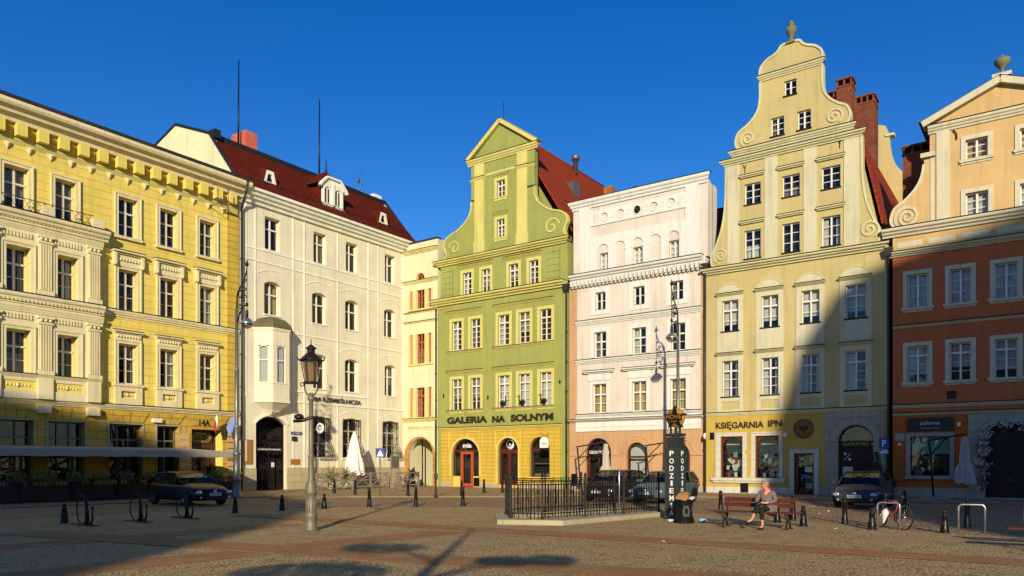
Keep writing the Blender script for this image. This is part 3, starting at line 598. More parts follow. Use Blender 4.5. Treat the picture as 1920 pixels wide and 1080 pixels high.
m.build('nameplates', 'white_paint', b.r)
b.box('plaque', 'plaque_brass', 10.9, 10.15, -.06, -.001, 1.72, 2.08); b.box('letterbox', 'lead_grey', 10.8, 10.45, -.12, -.001, 3.3, 3.6)
plain('sign_blue', (26, 58, 128), .4)
o = b.box('street_sign', 'sign_blue', 10.85, 10.0, -.06, -.001, 3.72, 3.92); text_mesh('PL. SOLNY', 'white_letter', b.x(10.75), b.x(10.1), 3.77, 3.87, -.065, .004, 'lettering', 0, o)
# mansard roof
x0, x1 = b.x(14.88), b.x(-1.0); m = MB()
roof_plane(m, [(x0, -.5, 19.13), (x1, -.5, 19.13), (x1, 3.1, 22.95), (x0, 3.1, 22.95)], .1)
i = 0
while x0 + .2 + i * .42 < x1: xx = x0 + .2 + i * .42; m.bar((xx, -.5, 19.26), (xx, 3.1, 23.08), .035, .06); i += 1
rf = m.build('roof', 'roof_tiles', b.r)
m = MB(); roof_plane(m, [(x0, 3.1, 23.0), (x1, 3.1, 23.0), (x1, 7, 24.4), (x0, 7, 24.4)], .12); roof_plane(m, [(x0, 7, 24.4), (x1, 7, 24.4), (x1, 10, 23.6), (x0, 10, 23.6)], .1); roof_plane(m, [(x0, 10, 23.6), (x1, 10, 23.6), (x1, 14, 19), (x0, 14, 19)], .1); m.box(x0, x1, 2.9, 3.12, 22.9, 23.25); m.build('roof_ridge_deck', plain('tar_black', (30, 28, 28), .6), b.r)
def side_gable(xa, xb, mat, nm): o = MB().plate([(-.3, 18.4), (-.3, 19.3), (.3, 19.8), (3.1, 23.15), (7, 24.7), (10, 23.75), (14, 19.2), (14, 18.4)], [], xa, xb); o.v = [(v[1], v[0], v[2]) for v in o.v]; return o.build(nm, mat, b.r)
side_gable(x0 - .02, x0 + .3, 'paint_butter', 'gable_wall'); side_gable(x1 - .3, x1 + .02, 'paint_butter', 'gable_wall')
for xx in (x0, x1): MB().tube([(xx, -.32, 19.33), (xx, .3, 19.88), (xx, 3.1, 23.24), (xx, 7, 24.8), (xx, 10, 23.85)], .11, 6).build('verge_flashing', 'tar_black', b.r)
MB().box(x0 + .05, x0 + .5, 2.6, 3.3, 22.9, 23.45).build('verge_flashing', 'tar_black', b.r)
m = MB()
for i in range(13): xx = x0 + .9 + i * 1.15; m.box(xx, xx + .03, .05, .1, 19.9, 20.12)
m.tube([(x0 + .3, .04, 20.05), (x1 - .2, .04, 20.05)], .02, 6); m.build('snow_guard', 'tar_black', b.r)
def dormer_small(t, y=1.35, z=21.0):
    x = b.x(t); P = [(x - .5, z), (x - .28, z + .85), (x + .28, z + .85), (x + .5, z)]; Q = [(x - .28, z + .1), (x - .14, z + .62), (x + .14, z + .62), (x + .28, z + .1)]
    o = MB().plate(P, [Q], y - .9, y - .78).build('dormer', 'trim_cream', b.r); MB().plate(Q, [], y - .8, y - .79).build('pane', 'window_glass', o)
    MB().add([(x - .56, y - .95, z + .02), (x - .33, y - .95, z + .93), (x + .33, y - .95, z + .93), (x + .56, y - .95, z + .02), (x - .5, y + .1, z + .02), (x, y + 1.4, z + 1.5), (x + .5, y + .1, z + .02), (x, y - .5, z + 1.2)], [(0, 1, 5, 4), (1, 2, 5), (2, 3, 6, 5)]).build('dormer_roof', 'roof_tiles', o)
    MB().tube([(x, y + .9, z + 1.3), (x, y + .9, z + 1.9)], .02, 6).build('finial', 'iron_black', o)
dormer_small(12.25, 1.25, 20.15); dormer_small(1.9, 1.25, 20.2)
x = b.x(7.0); z = 19.8; yy = .2                      # large two-light dormer
P = [(x - .92, z), (x - .92, z + 1.55), (x - 1.05, z + 1.65), (x - .58, z + 2.15), (x + .58, z + 2.15), (x + 1.05, z + 1.65), (x + .92, z + 1.55), (x + .92, z)]
dm = MB().plate(P, [opening(x - .78, x - .18, z + .35, z + 1.55, .2), opening(x + .18, x + .78, z + .35, z + 1.55, .2)], yy, yy + .2).box(x - 1.2, x + 1.2, yy - .1, yy, z - .1, z + .12).box(x - .1, x + .1, yy - .06, yy, z + .2, z + 1.9).build('dormer', 'trim_cream', b.r)
b.band([(x - 1.25, z + 1.45), (x - 1.1, z + 1.7), (x - .6, z + 2.2), (x + .6, z + 2.2), (x + 1.1, z + 1.7), (x + 1.25, z + 1.45)], .13, yy - .15, yy + .1, 'trim_cream', 'dormer_hood', parent=dm)
MB().box(x - .91, x + .91, yy + .201, 3, z, z + 1.75).build('dormer_cheek', 'roof_tiles', dm)
MB().add([(x - 1.25, yy + .1, z + 1.7), (x + 1.25, yy + .1, z + 1.7), (x + 1.3, 3.2, z + 1.75), (x - 1.3, 3.2, z + 1.75), (x, yy + .75, z + 2.95), (x, 2.9, z + 2.9)], [(0, 1, 4), (1, 2, 5, 4), (2, 3, 5), (3, 0, 4, 5)]).build('dormer_roof', 'roof_tiles', dm)
MB().lathe([(.02, 0), (.09, .1), (.03, .25), (.05, .4), (.01, .9)], 8, (x, yy + .75, z + 2.9)).build('finial', 'iron_black', dm)
for q in (-.48, .48): MB().plate(opening(x + q - .3, x + q + .3, z + .35, z + 1.55, .2), [opening(x + q - .22, x + q - .03, z + .43, z + 1.4), opening(x + q + .03, x + q + .22, z + .43, z + 1.4)], yy + .08, yy + .14).build('window', 'white_paint', dm); MB().plate(opening(x + q - .28, x + q + .28, z + .37, z + 1.5, .18), [], yy + .12, 0, True).build('pane', 'window_glass', dm)
plain('metal_red_tan', (190, 104, 84), .6)
chimney(b, b.x(11.75), 3.7, .95, 1.6, 22.5, 24.75, 'brick_pink', False); chimney(b, b.x(2.9), 4.0, 1.2, .8, 22.5, 23.75, 'brick_tan', False); chimney(b, b.x(1.4), 3.4, .6, .6, 22.5, 23.5, 'trim_cream', False); chimney(b, b.x(-.1), 3.4, .85, .6, 22.5, 23.75, 'trim_cream', False)
# masts of the cream office
for (t, y, z0, z1) in ((12.1, 4.0, 23.2, 29.3), (5.05, 4.0, 23.3, 29.4)): MB().tube([(b.x(t), y, z0), (b.x(t), y, z0 + 2.6), (b.x(t) + .03, y, z1)], [.07, .06, .035], 8).lathe([(.05, 0), (.05, .12)], 8, (b.x(t) + .03, y, z1)).build('roof_mast', 'iron_black', b.r)
x = b.x(.9); MB().tube([(x, 3.9, 23.4), (x, 3.9, 25.5)], .03, 6).tube([(x - .4, 3.9, 24.3), (x + .4, 3.9, 24.3)], .02, 5).tube([(x - .4, 3.9, 23.9), (x, 3.9, 23.6), (x + .4, 3.9, 23.9)], .02, 5).lathe([(.01, -.04), (.18, 0), (.01, .05)], 10, (x - .3, 3.8, 24.5), axis='y').build('antenna', 'zinc', b.r)

# ================================================================== 3 narrow cream arcade house in the corner
b = Bld('b', 0.0, 'arcade_house', 'narrow cream house with orange-brown windows above an arched passage')
ow = dict(fm='brown_frame', dep=.14, fr=.05)
for z0, z1, tr in ((13.74, 15.2, 0), (9.49, 11.8, .72), (5.35, 7.65, .72)):
    b.win(.68, .96, z0, z1, cols=1, tr=tr, lo=1, **ow); b.win(1.35, 2.2, z0, z1, cols=2, tr=tr, lo=2, **ow); b.win(2.54, 2.87, z0, z1, cols=1, tr=tr, lo=1, **ow)
    for p, q in ((.96, 1.34), (2.21, 2.53), (.5, .67), (2.88, 3.05)): b.box('window_pier', 'trim_butter', p, q, -.05, .001, z0, z1)
    b.box('sill', 'trim_butter', .5, 3.08, -.1, .001, z0 - .12, z0)
b.win(1.37, 2.18, 16.03, 16.48, rise=.4, dep=.14, tr=0, cols=2, lo=0, fm='brown_frame', sur=(.1, 'trim_butter', .03))
b.holes.append(opening(.64, 3.04, -.02, 3.74, 1.2))
b.wall('wall', 'paint_butter', b.rect(0, 3.5, -.25, 18.9), room=None)
MB().plate(b.rect(0.3, 3.5, 4.6, 18.8), [], .9, .95).build('room_shade_plate', 'room_dark', b.r)
b.shell('paint_butter', 0, 3.5, 18.9, 7)
for z0, z1, p in ((18.05, 18.28, .22), (15.72, 15.92, .18), (13.42, 13.5, .06), (12.66, 12.76, .08), (5.02, 5.24, .18)): b.cornice('trim_butter', 0, 3.5, z0, z1, p, 'string_course')
b.box('coping', 'lead_grey', -.1, 3.55, -.12, .4, 18.901, 18.98)
x0, x1 = .1, 3.24; MB().plate([(x0, 0), (x0, 2.3)] + arc(x0, x1, 2.3, 1.57, 18)[1:-1] + [(x1, 2.3), (x1, 0), (3.04, 0)] + arc(.64, 3.04, 2.54, 1.2, 18)[::-1] + [(.64, 0)], [], -.06, .001).build('arch_surround', brickmat('stone_ochre', (196, 148, 84), (184, 136, 74), (120, 88, 50), .5, .42, .012), b.r)
MB().plate(opening(.64, 3.04, 0, 3.74, 1.2), [], 3.2, 3.3).build('passage_wall', 'graffiti_wall', b.r); MB().box(.4, .63, .39, 3.2, 0, 4.4).box(3.05, 3.28, .39, 3.2, 0, 4.4).box(.4, 3.28, .39, 3.2, 4.0, 4.4).build('passage_side_wall', 'paint_butter', b.r)
MB().box(.64, 3.04, 3.05, 3.19, 0, 1.1).build('plinth', 'concrete', b.r); MB().box(1.25, 1.6, 2.7, 3.04, .6, 2.1).build('notice_case', 'iron_black', b.r)
MB().tube([(1.5, .5, -.1), (1.5, .5, 3.6)], .05, 8).build('post', 'iron_black', b.r)
m = MB(); rr = random.Random(5)
for i in range(7):
    cx = 1.85 + i * .16; zz = 1.55 + .08 * math.sin(i * 2); m.tube([(cx + (.09 + .03 * math.sin(3 * t + i)) * math.cos(t), 3.17, zz + (.25 - .05 * (i % 2)) * math.sin(t) + .03 * math.cos(2 * t)) for t in [k * .5 for k in range(12)]], .018, 4)
m.build('graffiti', 'iron_black', b.r)
text_mesh('PRZEJŚCIE DLA PIESZYCH', 'gold_letter', .45, 3.0, 4.45, 4.68, -.02, .015, 'lettering', 0, b.r)
b.box('plinth', 'concrete', 0, .1, -.08, .001, -.2, .9); b.box('inscription_frame', 'trim_butter', .3, 3.2, -.02, .0005, 4.38, 4.42)

# ================================================================== 4 green gallery house
b = Bld('b', 3.5, 'gabled_house', 'green gabled house with lemon window frames and a bright marigold ground floor')
yw = dict(fm='white_paint', dep=.12, sur=(.22, 'trim_lemon', .035), fr=.055, mul=.07)
C5 = [(4.93, 5.86), (6.7, 7.6), (9.22, 10.2), (11.0, 11.95), (12.79, 13.72)]
b.row_(C5, 5.75, 8.05, tr=.74, lo=2, hi=0, curs=[None, None, ('full', 'curtain_white'), ('full', 'curtain_white'), ('full', 'curtain_white')], **yw)
b.row_(C5, 10.22, 12.36, tr=.74, lo=3, curs=[('one', 'curtain_white'), None, ('side', 'curtain_white'), None, None], **yw)
b.row_([(5.97, 6.79), (7.73, 8.49), (10.17, 10.98), (11.9, 12.67)], 14.25, 15.85, tr=.72, lo=2, curs=[('side', 'curtain_white'), None, None, None], **yw)
b.row_([(9.11, 9.82)], 20.8, 22.0, tr=.68, lo=1, sill=(.3, .06, 'trim_lemon', .08), hood=(.25, 1.6, .08, 'trim_lemon', .1), **yw); b.row_([(9.11, 9.79)], 17.9, 19.22, tr=.68, lo=2, sill=(.3, .06, 'trim_lemon', .08), hood=(.25, 1.72, .08, 'trim_lemon', .1), **yw)
m = MB()
b.holes += [opening(*b.xx(4.95, 7.57), -.02, 3.61, 1.31), opening(*b.xx(9.25, 11.02), .3, 3.6, .885), opening(*b.xx(11.96, 13.62), .86, 3.61, .83)]
G0 = list(b.holes[-3:])
b.wall('ground_floor_wall', 'paint_green', b.rect(3.5, 15.0, -.25, 4.2), room=None); b.wall('wall', 'paint_green', b.rect(3.5, 15.0, 4.201, 13.7)); b.wall('upper_wall', 'paint_green', b.rect(3.8, 15.0, 13.701, 16.75))
b.shell('paint_green', 3.8, 15.0, 16.75, 17)
L = catmull([(4.0, 16.98), (4.35, 17.35), (4.3, 17.75), (4.12, 18.1), (4.25, 18.55), (4.7, 18.85), (5.4, 19.08), (6.1, 19.5), (6.55, 19.95), (6.76, 20.5), (6.76, 21.0)], 5)
Rr_ = [(19.0 - p[0] + .1, p[1]) for p in L][::-1]; CS = 9.55
Rr_ = [(2 * CS - p[0] , p[1]) for p in L][::-1]
out = b.P([(4.0, 16.752)] + L + [(6.76, 23.6), (2 * CS - 6.76, 23.6)] + Rr_ + [(2 * CS - 4.0, 16.752)])
b.wall('gable_wall', 'paint_green', out, room=.5)
b.wall('pediment', 'paint_green', b.P([(6.7, 23.9), (9.45, 26.05), (12.4, 23.9)]), .02, .35, room=None)
for P_ in (L, Rr_): b.band(b.P(P_), .11, -.05, .3, 'trim_lemon', 'gable_moulding')
b.band(b.P([(6.45, 24.0), (9.45, 26.25)]), .3, -.22, .35, 'trim_lemon', 'pediment_cornice'); b.band(b.P([(9.45, 26.25), (12.62, 24.0)]), .3, -.22, .35, 'trim_lemon', 'pediment_cornice')
b.cornice('trim_lemon', 6.5, 12.6, 23.55, 23.95, .26)
MB().add([(b.x(6.3), -.26, 24.05), (b.x(9.45), -.26, 26.42), (b.x(12.75), -.26, 24.05), (b.x(12.75), 1.5, 24.1), (b.x(9.45), 1.5, 26.45), (b.x(6.3), 1.5, 24.1)], [(0, 1, 4, 5), (1, 2, 3, 4)]).build('pediment_roof', 'roof_slate', b.r)
MB().tube([(b.x(9.45), .3, 26.3), (b.x(9.45), .3, 27.7)], .02, 6).build('lightning_rod', 'iron_black', b.r)
for p, q in ((7.1, 7.95), (10.88, 11.74)): b.box('pilaster', 'trim_lemon', p, q, -.07, .001, 17.9, 23.54); b.box('pilaster_base', 'trim_lemon', p - .07, q + .07, -.1, .001, 17.0, 17.899); b.cornice('trim_lemon', p - .1, q + .1, 22.35, 22.6, .16, 'pilaster_capital')
b.box('frieze_band', 'trim_lemon', 7.97, 10.86, -.04, .001, 22.55, 22.72)
for p, q in ((6.7, 7.08), (11.76, 12.4)): b.cornice('trim_lemon', p, q, 22.38, 22.56, .12, 'string_course'); b.box('string_course', 'lead_grey', p, q, -.08, .001, 21.0, 21.06)
b.spiral(5.2, 17.85, .55, 1.25, math.pi * .95, 'trim_lemon', .1, -1); b.spiral(13.75, 17.9, .62, 1.3, math.pi * .05, 'trim_lemon', .11, 1)
b.cornice('trim_lemon', 3.3, 15.32, 16.62, 16.97, .42, ret=1); b.cornice('trim_lemon', 3.12, 14.85, 13.66, 14.08, .5)
for p, q in ((4.0, 5.0), (13.35, 14.4)):
    x0, x1 = b.xx(p, q); m = MB(); [m.box(x0, x1, -.005, .001, 14.4 + i * .44, 14.42 + i * .44) for i in range(5)]; m.box(x1 - .02, x1, -.005, .001, 14.2, 16.4); m.build('incised_lines', 'lead_grey', b.r)
for p, q, z in ((5.55, 8.69, 16.27), (9.74, 12.91, 16.27), (4.45, 7.83, 12.98), (8.8, 13.93, 12.98), (4.45, 7.83, 8.53), (8.8, 13.95, 8.53), (4.45, 7.82, 9.98), (8.8, 13.93, 9.98), (4.45, 7.82, 5.6), (8.8, 13.98, 5.6)): b.cornice('trim_lemon', p, q, z, z + .12, .16, 'label_moulding')
# marigold shop front
out = b.rect(3.92, 14.46, -.2, 4.18)
MB().plate(out, G0, -.08, -.001).build('shop_front', 'paint_marigold', b.r)
b.cornice('trim_marigold', 3.7, 14.6, 4.2, 4.44, .26)
b.box('plinth', 'stone_grey', 3.88, 4.9, -.14, -.081, -.2, .34); b.box('plinth', 'stone_grey', 7.62, 9.2, -.14, -.081, -.2, .34); b.box('plinth', 'stone_grey', 11.07, 14.5, -.14, -.081, -.2, .34)
def glazed_arch(p, q, z0, z1, rise, zt, door, mat='red_frame', dep=.14, curt=True):
    x0, x1 = b.xx(p, q); w = x1 - x0; h = z1 - z0; m = MB(); f = .07
    m.plate(opening(0, w, 0, h, rise), [opening(f, w - f, f, h - f, rise - f * .8)], dep, dep + .09); m.box(f, w - f, dep - .02, dep + .07, zt - z0 - .06, zt - z0 + .06)
    o = m.build('shop_window', mat, b.r, (x0, 0, z0)); MB().plate(opening(.02, w - .02, .02, h - .02, rise - .02), [], dep + .06, 0, True).build('pane', 'window_glass', o)
    return o, w, h
o, w, h = glazed_arch(4.95, 7.57, .0, 3.61, 1.31, 2.72, 1)
MB().box(.02, .68, .05, .4, 0, .85).build('stall_riser', 'trim_marigold', o); MB().box(1.95, 2.6, .05, .4, 0, .85).build('stall_riser', 'trim_marigold', o); MB().box(2.0, 2.56, .02, .05, .12, .75).build('vent_grille', 'iron_black', o)
dmat = plain('door_orange', (172, 74, 38), .5)
MB().plate([(.75, .1), (.75, 2.66), (1.9, 2.66), (1.9, .1)], [[(.93, .32), (.93, 2.48), (1.72, 2.48), (1.72, .32)]], .06, .2).build('shop_door', dmat, o)
text_mesh('mia', 'white_letter', .95, 1.75, 2.95, 3.28, .11, .02, 'lettering', .02, o)
o, w, h = glazed_arch(9.25, 11.02, .3, 3.6, .885, 2.72, 1); MB().plate([(.08, .0), (.08, 2.35), (w - .08, 2.35), (w - .08, 0)], [[(.2, .3), (.2, 2.2), (.78, 2.2), (.78, .3)], [(1.0, .3), (1.0, 2.2), (w - .2, 2.2), (w - .2, .3)]], .08, .2).build('shop_door', 'red_frame', o)
m = MB().lathe([(.001, 0), (.34, .005), (.34, .02)], 20, (w / 2 + .05, .1, 2.82), axis='y'); m.build('round_emblem', 'white_letter', o)
m = MB().lathe([(.001, 0), (.16, .004)], 14, (w / 2 + .05, .09, 2.84), axis='y'); [m.lathe([(.001, 0), (.09, .003)], 9, (w / 2 + .05 + .2 * math.cos(a), .088, 2.9 + .17 * math.sin(a)), axis='y') for a in (.2, .8, 1.4, 2, 2.6, 3.2, 3.9)]; m.build('emblem_hair', 'iron_black', o)
MB().lathe([(.001, 0), (.105, .004)], 12, (w / 2 + .03, .08, 2.81), axis='y').build('emblem_face', 'white_letter', o)
glazed_arch(11.96, 13.62, .86, 3.61, .83, 2.72, 0); b.box('sill', 'trim_marigold', 11.85, 13.75, -.18, .1, .76, .859)
def archmold(p, q, z1, rise, wd=.16, mat='trim_marigold', y0=-.13, y1=-.079, zb=.0):
    x0, x1 = b.xx(p, q); b.band([(x0 - wd / 2, zb)] + arc(x0 - wd / 2, x1 + wd / 2, z1 - rise, rise + wd / 2, 16) + [(x1 + wd / 2, zb)], wd, y0, y1, mat, 'arch_moulding')
archmold(4.95, 7.57, 3.61, 1.31, .17, zb=.86); archmold(9.25, 11.02, 3.6, .885, .15, zb=.35)
for p, q, c in ((4.7, 7.82, 6.26), (9.05, 11.2, 10.13)):
    x0, x1, xc = b.x(p), b.x(q), b.x(c); b.band([(xc - .22, 3.75), (xc - .3, 4.1), (x0, 4.1), (x0, 2.9)], .05, -.11, -.079, 'trim_marigold', 'panel_moulding'); b.band([(xc + .22, 3.75), (xc + .3, 4.1), (x1, 4.1), (x1, 2.9)], .05, -.11, -.079, 'trim_marigold', 'panel_moulding')
MB().box(-.1 + b.x(4.3), b.x(14.4), .9, .95, 0, 4.1).build('room_shade_plate', 'room_dark', b.r)
plain('shop_stuff', (120, 116, 104), .8); MB().box(b.x(12.1), b.x(13.5), .4, .8, .9, 1.1).box(b.x(12.1), b.x(13.5), .4, .8, 1.75, 1.8).build('display_shelf', 'shop_stuff', b.r)
for s_, m_ in ((4.5, 5.22), (8.75, 9.87)): pass
text_mesh('GALERIA', 'dark_letter', b.x(4.52), b.x(8.27), 4.76, 5.24, -.04, .07, 'lettering', .035, b.r); text_mesh('NA', 'dark_letter', b.x(8.73), b.x(9.87), 4.74, 5.2, -.04, .07, 'lettering', .035, b.r); text_mesh('SOLNYM', 'dark_letter', b.x(10.38), b.x(13.9), 4.75, 5.24, -.04, .07, 'lettering', .035, b.r)
for p, k in ((9.7, 1), (11.35, -1), (13.15, -1)):        # dark bird figures on the sills
    x = b.x(p); z = 5.82; y = -.1; m = MB(); m.lathe([(.01, -.3), (.13, -.12), (.15, .02), (.09, .2), (.01, .3)], 8, (0, 0, 0), axis='x'); m.xf(Matrix.Translation((x, y, z + .25)) @ Matrix.Rotation(.25 * k, 4, 'Y'))
    m.tube([(x + .18 * k, y, z + .33), (x + .27 * k, y, z + .5), (x + .2 * k, y, z + .66), (x + .24 * k, y, z + .72)], [.05, .035, .03, .045], 6).tube([(x + .24 * k, y, z + .72), (x + .48 * k, y, z + .66)], [.03, .006], 5).tube([(x, y, z + .15), (x, y, z)], .012, 4)
    m.build('bird_figure', 'iron_black', b.r)
b.downpipe(15.02, 0, 13.35, y=-.2); b.downpipe(3.42, 0, 13.5, y=-.1, hopper=False)
for p, z in ((4.1, 6.9), (8.3, 6.55), (14.4, 7.3)): MB().lathe([(.01, -.02), (.09, 0), (.01, .03)], 8, (b.x(p), -.03, z), axis='y').box(b.x(p) - .02, b.x(p) + .02, -.05, 0, z - .16, z + .16).build('wall_anchor', 'iron_black', b.r)
m = MB(); m.plate([(-.62, 0), (-.62, .5)] + arc(-.62, .0, .5, .22, 8)[1:] + [(0, 0)], [], -.03, .03); o = m.build('hanging_sign', 'white_letter', b.r, (b.x(13.95), -.75, 2.85)); o.rotation_euler = (0, 0, R(8))
MB().box(-.62, 0, -.2, .2, -.03, -.001).build('sign_soffit', 'brown_frame', o); text_mesh('fiore', 'dark_letter', -.5, -.1, .18, .42, -.035, .008, 'lettering', 0, o)
MB().tube([(-.3, .7, .85), (-.3, -.1, .75), (-.3, -.3, .9)], .014, 5).tube([(-.7, .0, 1.0), (-.3, .0, .75), (.1, .0, 1.0)], .012, 5).build('sign_bracket', 'iron_black', o)
# red tiled roof behind the gable, ridge running back
xr, zr = b.x(9.5), 25.9; m = MB()
roof_plane(m, [(b.x(15.15), 1.4, 16.75), (b.x(15.15), 17, 16.75), (xr, 17, zr), (xr, 1.4, zr)], .12); roof_plane(m, [(b.x(3.7), 1.4, 16.75), (b.x(3.7), 17, 16.75), (xr, 17, zr), (xr, 1.4, zr)], .12)
rf = m.build('roof', 'roof_tiles_old', b.r); m = MB(); m.tube([(xr, 1.3, zr + .1), (xr, 17.1, zr + .1)], .12, 6); m.build('ridge_tiles', 'roof_tiles_old', b.r)
for (xx, yy) in ((b.x(11.3), 6.0), (b.x(10.9), 12.5)):
    zz = zr - (xx - xr) * (zr - 16.75) / (b.x(15.15) - xr); m = MB().box(xx - .1, xx + .6, yy, yy + .9, zz - 1.0, zz + .28); m.build('skylight', 'zinc', rf)
MB().lathe([(.2, -.6), (.2, .5), (.34, .5), (.36, .8), (.3, .85), (.01, .9)], 12, (b.x(10.0), 9.5, zr + .0)).build('vent_cowl', 'zinc', rf)
chimney(b, b.x(10.4), 13.5, .8, .7, 23, 25.3, 'brick_tan', False)
MB().tube([(b.x(13.4), 1.6, 20.4), (b.x(13.4), 9, 20.4)], .03, 5).build('snow_guard', 'tar_black', b.r)
# the plain wall between roof slope and scrolls
MB().plate(b.P([(4.3, 16.76), (9.5, 25.2), (14.8, 16.76)]), [], 1.2, 1.35).build('roof_gable', 'paint_green', b.r)

# ================================================================== 5 pink and white house
b = Bld('b', 15.14, 'parapet_house', 'blush pink house with salmon ground floor and a tall white arcaded parapet')
pw = dict(fm='white_paint', dep=.16, fr=.06)
b.row_([(17.13, 17.89), (19.87, 20.65), (22.4, 23.21)], 11.8, 12.95, tr=0, lo=1, sur=(.3, 'paint_chalk', .04), sill=(.02, .03, 'lead_grey', .02), **pw)
b.row_([(17.03, 17.94), (19.79, 20.75), (22.4, 23.34)], 8.7, 10.36, tr=.62, lo=1, sur=(.26, 'paint_chalk', .04, 0), curs=[None, ('side', 'curtain_white'), None], **pw)
b.row_([(16.92, 17.94), (19.77, 20.76), (22.36, 23.38)], 5.08, 6.97, tr=.64, lo=1, sur=(.2, 'paint_chalk', .05, 0), hood=(.55, 2.6, .16, 'paint_chalk', .3), curs=[('full', 'curtain_ochre')], **pw)
for p, q in ((16.92, 17.94), (19.77, 20.76), (22.36, 23.38)): b.box('frieze_panel', 'paint_chalk', p - .28, q + .28, -.08, .001, 7.19, 7.67)
for p in (17.4, 19.78, 22.22): b.win(p, p + .68, 14.38, 15.5, tr=0, lo=2, dep=.2, fm='white_paint', fr=.05, y0=.1)
CI = [17.77, 18.93, 20.1, 21.25, 22.4]; CA = [17.67, 18.88, 20.12, 21.33, 22.55]
b.holes += [opening(*b.xx(16.37, 18.27), -.02, 3.45, .95), opening(*b.xx(19.36, 20.8), .85, 3.12, .72), opening(*b.xx(22.0, 23.62), -.02, 3.1, .8)]
b.wall('ground_floor_wall', 'paint_salmon', b.rect(15.14, 24.6, -.25, 3.88), room=None); b.wall('wall', 'paint_blush', b.rect(15.14, 24.6, 3.881, 14.2))
b.wall('parapet_wall', 'paint_blush', b.rect(15.4, 24.73, 14.21, 18.8), .1, .45, room=.8)
b.shell('paint_blush', 15.2, 24.6, 14.2, 11); MB().box(*b.xx(15.4, 24.73), .46, 1.6, 14.21, 18.7).build('side_wall', 'paint_chalk', b.r)
b.box('edge_strip', 'paint_salmon', 15.14, 15.74, -.02, .001, 3.9, 13.4); b.box('edge_strip', 'paint_salmon', 24.32, 24.6, -.02, .001, 3.9, 13.4)
for p, q in ((15.89, 16.72), (23.32, 24.13)): b.box('pilaster', 'paint_chalk', p, q, .0, .099, 14.25, 18.75)
# arcade layer of the parapet
hs = []
for i, c in enumerate(CA):
    x = b.x(c); hs.append(opening(x - .37, x + .37, 14.32, 16.07, .37))
MB().plate(b.rect(16.73, 23.31, 14.25, 16.55), hs, .02, .099).build('blind_arcade', 'paint_chalk', b.r)
m = MB()
for c in CA:
    x = b.x(c); m.box(x - .48, x - .37, -.01, .02, 15.5, 15.62).box(x + .37, x + .48, -.01, .02, 15.5, 15.62)
m.build('impost', 'paint_chalk', b.r)
MB().plate(b.rect(16.73, 23.31, 17.36, 18.3), [[(b.x(c) + .25 * math.cos(t), 17.94 - .1 + .25 * math.sin(t)) for t in [-k * math.pi / 10 for k in range(20)]] for c in CI], .03, .099).build('frieze', 'paint_chalk', b.r)
for c in CI: b.band([(b.x(c) + .28 * math.cos(t), 17.84 + .28 * math.sin(t)) for t in [k * math.pi / 10 for k in range(20)]], .06, -.0, .035, 'paint_chalk', 'roundel', closed=True)
MB().lathe([(.001, .0), (.24, .01)], 20, (b.x(20.1), .09, 17.84), axis='y').build('oculus', 'room_dark', b.r)
for i in range(6):
    x = b.x([17.1, 18.35, 19.52, 20.68, 21.83, 23.0][i]); m = MB()
    for k in (-1, 1): m.tube([(x + k * .2 * math.cos(t) * (1 - t / 8), .03, 17.84 + .22 * math.sin(t) * k * (1 - t / 9)) for t in [q * .6 for q in range(11)]], .02, 5)
    m.build('scroll_relief', 'paint_chalk', b.r)
b.cornice('paint_chalk', 15.14, 24.93, 18.6, 19.15, .3, y=.1, ret=1); b.box('string_course', 'paint_chalk', 16.73, 23.31, .02, .098, 16.551, 16.62)
b.cornice('paint_chalk', 15.3, 24.5, 13.82, 14.24, .45); m = MB(); x = b.x(15.4)
while x < b.x(24.4): m.box(x, x + .13, -.34, .001, 13.5, 13.83); m.box(x, x + .13, -.2, .002, 13.4, 13.499); x += .29
m.build('corbels', 'paint_chalk', b.r)
for z0, z1 in ((10.9, 11.18), (8.33, 8.6)): b.cornice('paint_chalk', 15.66, 24.36, z0, z1, .2, 'string_course')
b.cornice('paint_chalk', 15.68, 24.36, 4.8, 5.0, .16, 'string_course'); b.cornice('paint_chalk', 15.2, 24.55, 4.5, 4.66, .36, 'string_course'); b.box('fascia', 'paint_chalk', 15.68, 24.34, -.08, .001, 3.88, 4.499); b.box('fascia', 'paint_chalk', 15.66, 24.36, -.11, -.079, 4.16, 4.22); b.box('fascia', 'paint_chalk', 15.68, 24.34, -.06, .001, 4.661, 4.799)
for p, q, z0, z1, rise, zt, door in ((16.37, 18.27, 0, 3.45, .95, 2.3, 1), (19.36, 20.8, .85, 3.12, .72, 2.2, 0), (22.0, 23.62, 0, 3.1, .8, 2.2, 1)):
    o, w, h = glazed_arch(p, q, z0, z1, rise, zt, door, dep=.22)
    if door: MB().box(w / 2 - .06, w / 2 + .06, .2, .3, 0, zt).box(.07, w - .07, .2, .3, 0, .25).box(.07, .2, .2, .3, 0, zt).box(w - .2, w - .07, .2, .3, 0, zt).build('door_frame', 'red_frame', o)
    else: archmold(19.2, 20.96, 3.28, .88, .06, 'paint_salmon', -.03, .001, .85)
    if z1 > 3.4: text_mesh('GEOLOGIKER', 'white_letter', .2, w - .2, 2.42, 2.62, .2, .02, 'lettering', .01, o); MB().box(.15, w - .15, .1, .2, 2.36, 2.4).box(.4, w - .4, .1, .2, 2.2, 2.3).build('sign_lamp', 'iron_black', o)
archmold(19.01, 21.13, 3.47, 1.06, .05, 'paint_salmon', -.04, .001, 2.5); archmold(21.75, 23.87, 3.35, 1.06, .05, 'paint_salmon', -.04, .001, 2.3); archmold(16.2, 18.44, 3.62, 1.12, .05, 'paint_salmon', -.02, .001, 2.4)
